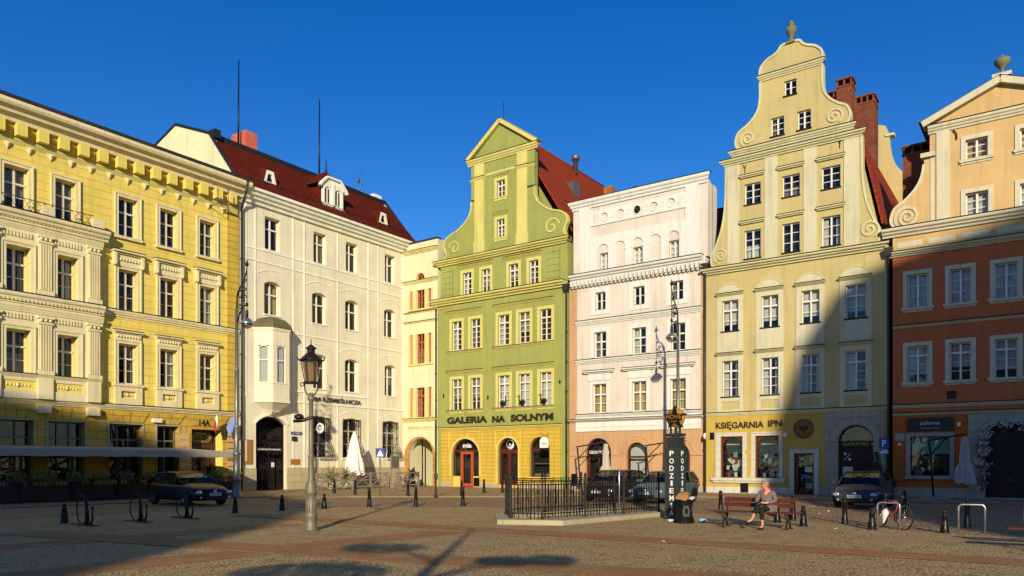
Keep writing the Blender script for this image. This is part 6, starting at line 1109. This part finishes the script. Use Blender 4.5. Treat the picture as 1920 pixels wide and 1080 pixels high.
def palm(label, t, off, h, seed, dark=False):
    x, y = lp(t, off); r = empty('potted_palm', (x, y, .06), 0, label, 'potted plant'); rr = random.Random(seed); MB().lathe([(.2, 0), (.28, .4), (.3, .42), (.24, .4)], 14).build('pot', 'stone_white' if not dark else 'tar_black', r)
    m = MB()
    for k in range(34):
        a = rr.uniform(0, 6.28); el = rr.uniform(.5, 1.35); L = rr.uniform(.7, 1.15) * h; base = Vector((0, 0, .45 + .25 * h * rr.random())); d = Vector((math.cos(a) * math.cos(el), math.sin(a) * math.cos(el), math.sin(el))); pts = [base + d * L * t_ - Vector((0, 0, .45 * L * t_ * t_)) for t_ in [i / 6 for i in range(7)]]; sd = Vector((-math.sin(a), math.cos(a), 0))
        if dark: W = [.02, .06, .09, .1, .09, .05, .005]; m.add([p + sd * W[i] * s_ for i, p in enumerate(pts) for s_ in (-1, 1)], [(2 * i, 2 * i + 1, 2 * i + 3, 2 * i + 2) for i in range(6)]); continue
        for i in range(1, 7):
            for q in (0, .5):
                c = pts[i - 1].lerp(pts[i], q)
                for s_ in (-1, 1): tip = c + (sd * s_ * .16 + (pts[i] - pts[i - 1]).normalized() * .14 - Vector((0, 0, .05))) * (1.1 - i * .09); m.add([c, c + (pts[i] - pts[i - 1]) * .3, tip], [(0, 1, 2)])
    m.build('fronds', 'leaf_dark' if dark else 'leaf_palm', r)
    if not dark: leaves(MB(), (0, 0, .75), (.18, .18, .3), 90, .16, rr, elong=4).build('lower_leaves', 'leaf_yellow', r)
palm('potted palm nearest the lantern post at the cafe fence', 9.55, 2.5, 1.5, 3); palm('second potted palm left of the closed white parasol', 8.4, 2.6, 1.6, 4); palm('dark potted plant with broad leaves beside the passage', 1.8, 2.6, 1.35, 5, True)
# cafe chairs and tables behind the lattice
def table(t, off, lb): x, y = lp(t, off); r = empty('cafe_table', (x, y, .06), AL, lb, 'table', 'cafe tables'); MB().box(-.4, .4, -.35, .35, .72, .75).build('tabletop', 'brown_frame', r); MB().tube([(0, 0, 0), (0, 0, .72)], .03, 6).box(-.25, .25, -.25, .25, 0, .03).build('leg', 'iron_black', r)
table(10.2, 1.6, 'brown cafe table behind the left end of the lattice fence'); table(3.0, 1.4, 'brown cafe table behind the short lattice fence')
# parasols of the pink house and of the orange cafe
p = bp(18.75, 1.6); closed_parasol('closed pale parasol on a side arm at the first salmon arch', p[0], p[1], .85, 2.95, .36, .38, 'canvas_grey', seed=5, arm=(-1.5, .5, 'iron_rusty'))
p = bp(23.55, 1.7); closed_parasol('closed pale parasol beside the dark column and the estate car', p[0], p[1], .7, 2.95, .36, .4, 'canvas_grey', seed=6, arm=(-1.5, .6, 'iron_rusty'))
p = bp(38.05, 1.3); closed_parasol('closed blue grey parasol on a bent mast before the orange cafe', p[0], p[1], .75, 3.0, .42, .42, 'canvas_grey', seed=7, arm=(-1.35, .25, 'iron_black'))
# shrub by the hatchback and flowering garland
p = bp(34.2, 1.3); r = empty('potted_shrub', (p[0], p[1], .06), 0, 'dark green shrub in a pot at the downpipe behind the hatchback', 'shrub'); MB().lathe([(.25, 0), (.33, .5), (.3, .52)], 12).build('pot', 'tar_black', r); MB().tube([(0, 0, .4), (0, 0, 1.0)], .04, 6).build('stem', 'iron_rusty', r); m = MB(); leaves(m, (0, 0, 1.1), (.5, .5, .7), 900, .13); leaves(m, (.35, -.2, .75), (.5, .5, .35), 500, .13); leaves(m, (-.1, 0, 1.9), (.28, .28, .5), 300, .12); m.build('foliage', 'leaf_dark', r)
m = MB(); m2 = MB(); rr = random.Random(9); xm = 39.77; G = []
for i in range(70):
    a = math.pi * (i / 69) * 1.0; u = i / 69
    if u < .38: s_, z = xm - 1.05 + .12 * math.sin(i), .5 + 2.4 * u / .38
    elif u < .62: t_ = (u - .38) / .24 * math.pi; s_, z = xm - 1.02 * math.cos(t_), 2.85 + .85 * math.sin(t_)
    else: s_, z = xm + 1.05 + .12 * math.sin(i), 2.9 - 2.4 * (u - .62) / .38
    G.append((s_, z)); x, y = bp(s_, .42 + rr.uniform(-.1, .15)); dz = z > 1.2 or i % 3 == 0
    leaves(m2, (x, y, z), (.2, .2, .2), 16, .1, rr)
    if dz: leaves(m, (x + rr.uniform(-.2, .2), y - .05, z + rr.uniform(-.15, .15)), (.2, .16, .1), 34 if z > 1.9 else 14, .085, rr, elong=1.3)
r = empty('flower_garland', (*bp(xm, .42), 0), 0, 'garland of pale pink blossom climbing round the shaded stone portal', 'flower garland'); x_, y_ = bp(xm, .42)
for q in (m, m2): q.v = [(v[0] - x_, v[1] - y_, v[2]) for v in q.v]
m.build('blossom', 'blossom', r); m2.build('foliage', 'leaf_dark', r)

# ================================================================== restaurant terrace under the awning
T0, T1, TO = 18.75, 31.5, 5.5; p = lp(T1, 0)
r = empty('restaurant_terrace', (p[0], p[1], .06), AL, 'restaurant terrace with a long grey awning and dark railing below the yellow house', 'terrace'); W_ = T1 - T0
plain('awning_grey', (150, 142, 124), .8)
m = MB(); n = 60; vs = []
for i in range(n + 1):
    x = W_ * i / n; sag = .05 * math.sin(i * .8) * .5 + .03 * math.sin(i * 2.3) * .4
    vs += [(x, -.1, 2.62), (x, -TO, 2.34 + sag * .3), (x, -TO - .03, 2.04 + sag * .5)]
m.add(vs, [(3 * i + k, 3 * i + 3 + k, 3 * i + 4 + k, 3 * i + 1 + k) for i in range(n) for k in (0, 1)], True); m.build('awning', 'awning_grey', r)
for i in range(7): x = .1 + (W_ - .2) * i / 6; MB().box(x - .05, x + .05, -TO + .05, -TO + .15, -.1, 2.3).build('post', 'cast_iron', r)
m = MB(); m.box(0, W_, -TO + .08, -TO + .13, .95, 1.0).box(0, W_, -TO + .08, -TO + .13, .1, .16); k = int(W_ / .16)
for i in range(k): x = W_ * i / k; m.box(x, x + .03, -TO + .09, -TO + .12, .1, .98 + .08 * (i % 2))
for i in range(int(TO / .18)): m.box(W_ - .04, W_ - .01, -.2 - i * .18, -.17 - i * .18, .1, 1.0)
m.build('railing', 'iron_rusty', r); MB().box(0, W_, -TO + .16, -TO + .2, .05, .75).build('wind_screen', 'wood_dark', r); MB().box(0, W_, -TO, -.1, -.1, .03).build('deck', 'wood_dark', r)
for i in range(11):
    x, y = lp(T1 - .8 - i * 1.18, TO - .0); red = i in (0, 1, 5, 8); q = empty('flower_box', (x, y, 1.02), AL, 'x', 'flower box', 'flower boxes on the terrace railing'); MB().box(-.35, .35, -.1, .12, -.05, .12).build('planter', 'wood_dark', q); leaves(MB(), (0, -.02, .22), (.42, .2, .17), 190, .1).build('foliage', 'leaf_mid', q)
    if red: leaves(MB(), (0, -.03, .32), (.33, .17, .1), 60, .085, elong=1.2).build('flowers', 'flower_red', q)
    q['label'] = 'terrace railing flower box with ' + ('red blooms' if red else 'trailing green leaves') + ', ' + ['at the far left edge', 'second from the picture edge', 'above the first ring rack', 'left of the wall menu case', 'before the grey window pier', 'left of the dark car roof', 'just over the rear of the car', 'over the car rear window', 'over the car roof', 'over the car windscreen', 'at the right end by the entrance'][i]
for i, (t, o_) in enumerate([(20.2, 3.6), (23.0, 3.4), (26.0, 3.6), (28.6, 3.4)]):
    x, y = lp(t, o_); q = empty('terrace_table', (x, y, .09), AL, ['dark table with chairs at the right end of the terrace', 'dark terrace table behind the car', 'dark terrace table near the wall menu case', 'dark terrace table at the left picture edge'][i], 'table', 'tables on the restaurant terrace'); MB().box(-.4, .4, -.4, .4, .7, .74).build('tabletop', 'wood_dark', q); MB().tube([(0, 0, 0), (0, 0, .7)], .04, 6).build('leg', 'iron_black', q)
    for k, a in enumerate((0, 1.57, 3.14)): c = empty('terrace_chair', (x + .7 * math.cos(a + AL), y + .7 * math.sin(a + AL), .13), AL + a - 1.57, f'dark terrace chair ' + ['right of', 'behind', 'left of'][k] + ' the ' + ['rightmost', 'second from right', 'third from right', 'leftmost'][i] + ' terrace table', 'chair', 'dark chairs on the terrace'); MB().box(-.22, .22, -.22, .22, .43, .47).build('seat', 'wood_dark', c); MB().box(-.22, .22, -.25, -.21, .5, .9).build('backrest', 'wood_dark', c); [MB().box(sx - .02, sx + .02, sy - .02, sy + .02, 0, .43).build('leg', 'iron_black', c) for sx in (-.19, .19) for sy in (-.19, .19)]
# flags at entrance 14
plain('flag_white', (225, 225, 220), .8); plain('flag_red', (196, 34, 44), .8); plain('flag_blue', (120, 140, 190), .8)
def flag(label, t, c1, c2, tilt):
    x, y = lp(t, .15); r = empty('flag', (x, y, 3.9), AL, label, 'flag', 'flags at the office entrance'); MB().tube([(0, 0, 0), (tilt, -.75, .85)], .018, 6).build('pole', 'wood_grey', r)
    for j, (mt, f0, f1) in enumerate(((c1, 0, .5), (c2, .5, 1))):
        m = MB(); n = 8; vs = []
        for i in range(n + 1):
            u = i / n; L = 1.05
            for f in (f0, f1): px, py, pz = tilt * (.3 + .7 * (1 - f)), -.75 * (.35 + .65 * (1 - f)), .85 * (.35 + .65 * (1 - f)); vs.append((px + .06 * math.sin(f * 9 + u * 5) - .02 * u, py + .05 * math.sin(u * 7 + f * 6), pz - L * u * (.7 + .3 * (1 - f))))
        m.add(vs, [(2 * i, 2 * i + 1, 2 * i + 3, 2 * i + 2) for i in range(n)], True); m.build('cloth', mt, r)
flag('white and red flag hanging over the entrance of the yellow house', 16.7, 'flag_white', 'flag_red', -.25); flag('pale blue flag hanging right of the red and white one', 15.95, 'flag_blue', 'flag_blue', .15)
MB()
# books in the bookshop windows
rr = random.Random(21); cols = [('poster_pale', 4), ('paper', 3), ('poster_teal', 1), ('waste_red', 1), ('poster_blue', 1), ('waste_brown', 1)]; bag = [c for c, n in cols for _ in range(n)]
for wi, (p0, p1) in enumerate(((25.7, 26.8), (27.75, 28.85))):
    for i in range(17):
        s_ = p0 + rr.uniform(.08, p1 - p0 - .08); z = rr.uniform(1.12, 2.4); 
        if i < 3: s_, z = (p0 + p1) / 2, 2.3 - i * .38
        if i > 13: z = 1.12; s_ = p0 + .2 + (i - 14) * .38
        w_, h_ = (.17, .24) if i >= 3 else (.24, .3); x, y = bp(s_, -.42 - rr.uniform(0, .12)); o = MB().box(-w_ / 2, w_ / 2, 0, .025, -h_ / 2, h_ / 2).box(-w_ / 2 + .01, w_ / 2 - .01, .003, .024, -h_ / 2 + .005, h_ / 2 + .003).build('book', bag[rr.randrange(len(bag))], None, (x, y, z), (0, rr.uniform(-.7, .7) if 3 <= i < 14 else 0, AB)); tag(o, 'book displayed on the dark rack inside the ' + ('left' if wi == 0 else 'right') + ' bookshop window', 'book', 'books in the ' + ('left' if wi == 0 else 'right') + ' bookshop window')
# ================================================================== cars
def paint(name, c, met=.3):
    k = N(name, .38, met * .2, .22); k.b.inputs['Base Color'].default_value = (*lin(c), 1); k.b.inputs['Coat Weight'].default_value = .08; k.b.inputs['Coat Roughness'].default_value = .04; MC[name] = k.m
paint('car_black', (20, 20, 24)); paint('car_graphite', (66, 64, 68), .5); paint('car_teal', (74, 92, 92), .5); paint('car_dark', (34, 34, 36)); plain('plastic_black', (18, 18, 18), .6); plain('plate_white', (205, 205, 200), .5); plain('headlamp', (190, 200, 210), .12, .6, .8); plain('tail_red', (130, 16, 14), .25); plain('orange_lamp', (190, 90, 20), .3)
def car(name, label, x, y, ang, L, W, H, mat, prof, cab, wb, wr=.31, wx=0.0, plate='DW 1U3K', est=False):
    """prof: list of (x, half width factor, z low, z top); cab: (base front x, top front x, top rear x, base rear x, base z front, base z rear)"""
    r = empty(name, (x, y, 0), ang, label, 'car'); w = W / 2; m = MB(); secs = []
    for (px, wf, zl, zt) in prof:
        ww = w * wf; half = [(0.0, zl), (ww * .86, zl), (ww * .97, zl + .1), (ww, (zl + zt) / 2 - .02), (ww * .985, zt - .13), (ww * .9, zt - .03), (ww * .55, zt + .015), (0.0, zt + .03)]
        secs.append([(px, a, z) for a, z in half] + [(px, -a, z) for a, z in half[-2:0:-1]])
    k = len(secs[0]); m.add([p for s in secs for p in s], [(i * k + j, i * k + (j + 1) % k, (i + 1) * k + (j + 1) % k, (i + 1) * k + j) for i in range(len(secs) - 1) for j in range(k)] + [tuple(range(k)), tuple((len(secs) - 1) * k + j for j in range(k))], True)
    body = m.build('body', mat, r); md = body.modifiers.new('s', 'SUBSURF'); md.levels = md.render_levels = 2
    bf, tf, tr_, br, zf, zr = cab; wt = w * .72; wbb = w * .9; zt = H - .03
    secs = []; m = MB()
    prof2 = [(bf, zf, wbb), (bf * .5 + tf * .5, zf + (zt - zf) * .55, w * .83), (tf, zt - .02, wt), ((tf + tr_) / 2, zt + .01, wt + .01), (tr_, zt - .03, wt), ((br + tr_) / 2, zr + (zt - zr) * .5, w * .8), (br, zr, wbb * .93)]
    vs = []
    for (px, pz, hw) in prof2: base = zf + (zr - zf) * (bf - px) / (bf - br) - .1; vs += [(px, hw, pz), (px, -hw, pz), (px, wbb, base), (px, -wbb, base)]
    n = len(prof2); fs = []
    for i in range(n - 1): a, c = 4 * i, 4 * i + 4; fs += [(a, a + 1, c + 1, c), (a, c, c + 2, a + 2), (a + 1, a + 3, c + 3, c + 1)]
    m.add(vs, fs); m.build('windows', 'car_glass', r)
    MB().box(br + .2, bf - .4, -wt, wt, zf - .2, zf - .02).box(-.35, -.2, .12, .52, zf - .2, H - .28).box(-.35, -.2, -.52, -.12, zf - .2, H - .28).build('seats', 'plastic_black', r)
    m = MB(); vs = []; top = [(tf - .03, zt - .01, wt * 1.02), (tf - .25, zt + .02, wt * 1.04), ((tf + tr_) / 2, zt + .035, wt * 1.05), (tr_, zt + .005, wt * 1.03)]
    for (px, pz, hw) in top: vs += [(px, hw, pz - .03), (px, hw * .7, pz + .02), (px, -hw * .7, pz + .02), (px, -hw, pz - .03)]
    m.add(vs, [(4 * i + j, 4 * i + j + 1, 4 * i + 5 + j, 4 * i + 4 + j) for i in range(3) for j in range(3)], True)
    for s in (-1, 1):
        m.tube([(bf, s * wbb, zf - .02), (bf * .5 + tf * .5, s * w * .835, zf + (zt - zf) * .56), (tf, s * wt * 1.0, zt - .01), ((tf + tr_) / 2, s * (wt + .015), zt + .01), (tr_, s * wt, zt - .02), ((br + tr_) / 2, s * w * .81, zr + (zt - zr) * .5), (br, s * wbb * .94, zr)], .035, 6)
        m.bar((-.15, s * wbb, zf - .05), (-.25, s * (wt + .015), zt - .02), .05, .03)
        if est: m.bar((-1.1, s * wbb, zf - .05), (-1.15, s * (wt + .01), zt - .02), .06, .03)
    m.build('roof', mat, r)
    for s in (-1, 1):
        for q in (1, -1):
            cx = wx + q * wb / 2; yo = s * (w - .1); wh = MB().lathe([(.17, -.1), (wr * .9, -.11), (wr, -.07), (wr, .07), (wr * .9, .11), (.17, .1)], 24, (cx, yo, wr), axis='y').build('wheel', 'rubber', r)
            MB().lathe([(.001, .09), (.05, .1), (.06, .06), (.19, .07), (.205, .105), (.19, .1)], 20, (0, 0, 0), axis='y').xf(Matrix.Translation((cx, yo, wr)) @ Matrix.Scale(s, 4, (0, 1, 0))).build('rim', 'steel', wh)
            MB().plate([(cx + (wr + .07) * math.cos(t), wr + .0 + (wr + .07) * math.sin(t)) for t in [j * math.pi / 12 for j in range(13)]], [], s * (w - .03), s * (w + .012)).build('wheel_arch', 'plastic_black', r) if q else None
        MB().box(bf - .32, bf - .18, s * (w + .02) if s > 0 else -w - .2, (w + .2) if s > 0 else -w - .02, zf - .02, zf + .12).build('mirror', mat, r)
    fx = prof[-1][0]; zn = prof[-2][3]
    for s in (-1, 1): MB().ball((0, 0, 0), 1, 12, 8).xf(Matrix.Translation((fx - .13, s * w * .72, zn - .12)) @ Matrix.Rotation(-.35 * s, 4, 'Z') @ Matrix.Diagonal((.1, .2, .085, 1))).build('headlight', 'headlamp', r); MB().ball((0, 0, 0), 1, 8, 6).xf(Matrix.Translation((prof[0][0] + .07, s * w * .8, prof[1][3] - .15)) @ Matrix.Diagonal((.06, .1, .16 if est else .1, 1))).build('tail_light', 'tail_red', r); MB().ball((fx - .03, s * w * .7, .36), .05, 8, 6).build('fog_light', 'headlamp', r)
    MB().box(fx - .08, fx + .015, -w * .5, w * .5, .28, .42).box(fx - .1, fx + .01, -w * .38, w * .38, zn - .2, zn - .12).build('grille', 'plastic_black', r)
    q = MB().box(fx + .016, fx + .035, -.26, .26, .43, .55).build('number_plate', 'plate_white', r); t = text_mesh(plate, 'dark_letter', -.22, .22, .455, .525, 0, .006, 'lettering', .0, q); t.rotation_euler = (0, 0, R(90)); t.location = (fx + .038, 0, 0)
    MB().lathe([(.001, 0), (.075, .0), (.06, .02)], 14, (fx - .02, 0, zn - .08), axis='x').build('badge', 'steel', r)
    return r
hatch = [(-1.97, .62, .5, .72), (-1.93, .82, .36, .95), (-1.7, .95, .22, 1.0), (-1.0, 1, .2, .97), (0, 1, .2, .95), (.9, 1, .2, .96), (1.3, .99, .2, .9), (1.7, .94, .22, .82), (1.93, .8, .25, .68), (1.99, .62, .3, .56)]
sedan = [(-2.22, .62, .5, .8), (-2.16, .84, .34, .94), (-1.9, .96, .22, .98), (-1.1, 1, .19, .95), (0, 1, .19, .92), (.9, 1, .19, .93), (1.3, .99, .19, .88), (1.8, .94, .21, .8), (2.13, .8, .25, .68), (2.22, .62, .3, .56)]
ah = math.atan2(-.8153, -.5789)
car('parked_car', 'dark grey hatchback parked before the stone portal facing the square', 14.4, 30.95, ah, 3.95, 1.72, 1.44, 'car_graphite', hatch, (1.05, .35, -1.3, -1.9, .97, 1.02), 2.48, .3)
car('parked_car', 'black saloon car parked in the shade by the restaurant terrace', -14.1, 32.9, R(-38), 4.45, 1.76, 1.4, 'car_black', sedan, (.95, .2, -1.15, -2.0, .93, .96), 2.65, .31, plate='DW 43KN')
car('parked_car', 'grey green estate car half hidden behind the advertising column', 7.0, 34.55, ah, 4.4, 1.74, 1.42, 'car_teal', sedan, (.95, .25, -1.7, -2.1, .93, .98), 2.6, .3, plate='DW 8L20', est=True)
car('parked_car', 'dark car seen through the black iron railing', 4.95, 35.9, ah, 4.2, 1.74, 1.46, 'car_dark', hatch, (1.05, .35, -1.3, -1.9, .97, 1.02), 2.55, .3, plate='DW 5C71')

# ================================================================== seated person
plain('skin', (206, 142, 108), .55); plain('hair_grey', (150, 128, 100), .8); plain('coat_mauve', (112, 94, 92), .9); plain('trousers_black', (22, 22, 24), .9); plain('scarf_red', (196, 70, 66), .85); plain('shoe_black', (24, 24, 24), .6)
P0 = Vector((6.67, 20.7, 0)) + Vector((.8153, -.5789, 0)) * .30
V = [(0, -.04, .57), (0, .0, .76), (0, -.02, .95), (-.01, -.04, 1.06), (-.03, -.06, 1.13), (-.045, -.07, 1.2),              # 0-5 spine, head
     (.17, -.01, .98), (.24, -.06, .76), (.03, -.26, .7), (-.04, -.3, .7),                                                   # 6-9 left arm, hand
     (-.17, -.01, .98), (-.25, -.1, .76), (-.14, -.27, .62), (-.1, -.33, .6),                                                # 10-13 right arm, hand
     (.09, -.08, .55), (.0, -.5, .56), (.02, -.46, .12), (.01, -.6, .05),                                                   # 14-17 left leg on the ground
     (-.09, -.08, .56), (-.12, -.48, .6), (-.27, -.5, .24), (-.36, -.58, .19)]                                               # 18-21 right leg crossed
E_ = [(0, 1), (1, 2), (2, 3), (3, 4), (4, 5), (2, 6), (6, 7), (7, 8), (8, 9), (2, 10), (10, 11), (11, 12), (12, 13), (0, 14), (14, 15), (15, 16), (16, 17), (0, 18), (18, 19), (19, 20), (20, 21)]
RD = [.12, .11, .12, .045, .075, .08, .05, .04, .026, .03, .05, .04, .026, .03, .08, .055, .035, .035, .08, .055, .035, .035]
for hand, d_ in ((9, Vector((-.045, -.03, -.01))), (13, Vector((.045, -.03, .0)))):
    for k in range(4): b0 = Vector(V[hand]) + d_ * .35 + Vector((0, -.004, .018 - .012 * k)); p1 = b0 + d_ * (1.0 - .12 * abs(k - 1)); p2 = p1 + d_ * .5 + Vector((0, .012, -.01)); V += [tuple(b0), tuple(p1), tuple(p2)]; n = len(V); E_ += [(hand, n - 3), (n - 3, n - 2), (n - 2, n - 1)]; RD += [.011, .009, .007]
    b0 = Vector(V[hand]) + Vector((0, .0, .03)); V += [tuple(b0), tuple(b0 + d_ * .5 + Vector((0, 0, .02)))]; n = len(V); E_ += [(hand, n - 2), (n - 2, n - 1)]; RD += [.012, .009]
body = smooth_chain(V, RD, 'skin', 'person', None, 1, E_); body.location = P0; body.rotation_euler = (0, 0, R(-35.4)); tag(body, 'older person with short hair in a mauve grey jacket, seated cross-legged on the bench', 'person')
hd = Vector((-.05, -.075, 1.175))
MB().ball((0, 0, 0), 1, 14, 10).xf(Matrix.Translation(hd) @ Matrix.Diagonal((.082, .088, .108, 1))).tube([hd + Vector((-.075, -.02, .01)), hd + Vector((-.11, -.03, -.02)), hd + Vector((-.08, -.022, -.03))], [.008, .014, .01], 6).ball(hd + Vector((.03, .085, -.01)), .02, 6, 4).ball(hd + Vector((.02, -.085, -.01)), .02, 6, 4).build('face', 'skin', body)
MB().ball(hd + Vector((-.078, .02, .02)), .009, 6, 4).ball(hd + Vector((-.068, -.05, .02)), .009, 6, 4).build('eyes', 'shoe_black', body); MB().tube([hd + Vector((-.077, .01, -.055)), hd + Vector((-.074, -.04, -.055))], .006, 5).build('mouth', 'scarf_red', body)
m = MB(); m.ball((0, 0, 0), 1, 16, 12).xf(Matrix.Translation(hd + Vector((.022, .01, .028))) @ Matrix.Diagonal((.088, .095, .1, 1))); rr = random.Random(8); leaves(m, hd + Vector((.02, .0, .04)), (.09, .095, .095), 260, .06, rr, elong=4); m.build('hair', 'hair_grey', body)
smooth_chain([(0, -.03, .5), (0, .01, .72), (0, -.01, .92), (0, -.02, 1.03), (.17, -.01, .97), (.25, -.06, .76), (.1, -.22, .71), (-.17, -.01, .97), (-.26, -.1, .75), (-.16, -.25, .64), (.17, -.12, .5), (.16, -.1, .36)], [(.2, .15), (.17, .14), (.17, .12), (.07, .07), .08, .068, .05, .08, .068, .05, .1, .06], 'coat_mauve', 'jacket', body, 1, [(0, 1), (1, 2), (2, 3), (2, 4), (4, 5), (5, 6), (2, 7), (7, 8), (8, 9), (0, 10), (10, 11)])
smooth_chain([(0, -.04, .55), (.09, -.1, .55), (.0, -.5, .56), (.015, -.47, .24), (-.09, -.1, .56), (-.12, -.48, .6), (-.2, -.49, .4)], [.12, .1, .075, .055, .1, .075, .055], 'trousers_black', 'trousers', body, 1, [(0, 1), (1, 2), (2, 3), (0, 4), (4, 5), (5, 6)])
smooth_chain([(.02, -.44, .045), (.01, -.54, .04), (.0, -.66, .03)], [.045, .045, .035], 'shoe_black', 'shoe', body); smooth_chain([(-.27, -.48, .21), (-.32, -.56, .17), (-.38, -.64, .16)], [.045, .045, .035], 'shoe_black', 'shoe', body)
smooth_chain([(-.06, -.1, 1.04), (.03, -.03, 1.05), (.08, .04, 1.08), (0, .07, 1.06), (-.07, .0, 1.05), (-.04, -.12, .98)], [.04, .045, .05, .05, .04, .035], 'scarf_red', 'scarf', body)
o = MB().box(-.12, .12, -.08, .06, 0, .1).xf(Matrix.Rotation(.2, 4, 'Y')).build('handbag', 'shoe_black', None); P = P0 + Vector((.8153 * -.1 - .5789 * .27, -.5789 * -.1 - .8153 * .27, .615)); o.location = P; o.rotation_euler = (0, 0, R(-35.4)); tag(o, 'small black handbag held in the lap of the seated person', 'bag')

# ================================================================== the far side of the square (behind the viewer), which shades it
def far_house(name, label, prof, y0, dep, mat):
    r = empty(name, (0, y0, 0), 0, label, 'building'); m = MB(); m.plate([(prof[0][0], 0)] + prof + [(prof[-1][0], 0)], [], -dep, 0); m.build('wall', mat, r)
    x0, x1, h = prof[0][0], prof[-1][0], min(p[1] for p in prof); x = min(x0, x1) + 1.2; m = MB(); g = MB()
    while x < max(x0, x1) - 2:
        for k in range(int((h - 3) / 3.6)): z = 2 + k * 3.6; m.plate(opening(x, x + 1.2, z, z + 2.0), [opening(x + .1, x + 1.1, z + .1, z + 1.9)], .01, .12); g.box(x + .1, x + 1.1, .01, .03, z + .1, z + 1.9)
        x += 2.6
    if m.v: m.build('window', 'white_paint', r); g.build('pane', 'room_dark', r)
    return r
far_house('town_house', 'tall town house behind the viewer that shades the left of the square', [(-60, 34), (-27.7, 31), (-24, 31.3), (-19.2, 28.9), (-10.9, 24.9), (-9.2, 21.4), (-8.8, 18.5)][::1], -50, 12, 'paint_blush')
far_house('town_house', 'tall town house behind the viewer that shades the right of the square', [(9.7, 20.5), (10.1, 22.2), (10.4, 24.7), (11.9, 32.3), (13.0, 35.8), (14.5, 38.2), (15.9, 38.9), (21.0, 39.5), (52, 39.5)], -50, 12, 'paint_khaki')
# young street tree behind the viewer whose shadow falls on the foreground
r = empty('street_tree', (-1.95, -4, 0), 0, 'young street tree behind the viewer with thin leafy side branches', 'tree')
m = MB().tube([(0, 0, 0), (.02, 0, 2), (.0, 0, 4.5), (.05, 0, 6), (.1, 0, 7.3)], [.17, .14, .11, .08, .03], 8)
cl = [((1.25, 0, 5.25), (.6, .3, .2), 420), ((2.05, 0, 5.3), (.5, .3, .22), 360), ((-1.4, 0, 5.9), (.95, .3, .26), 420), ((-1.9, 0, 4.85), (1.3, .3, .35), 900), ((-.3, 0, 4.5), (.5, .3, .15), 120)]
for c, rad, n in cl: m.tube([(0, 0, c[2] - .7), (c[0] * .6, 0, c[2] - .15), c], [.05, .03, .01], 5)
m.build('trunk', 'iron_rusty', r); m = MB(); [leaves(m, c, rad, n, .17) for c, rad, n in cl]; m.build('crown', 'leaf_mid', r)
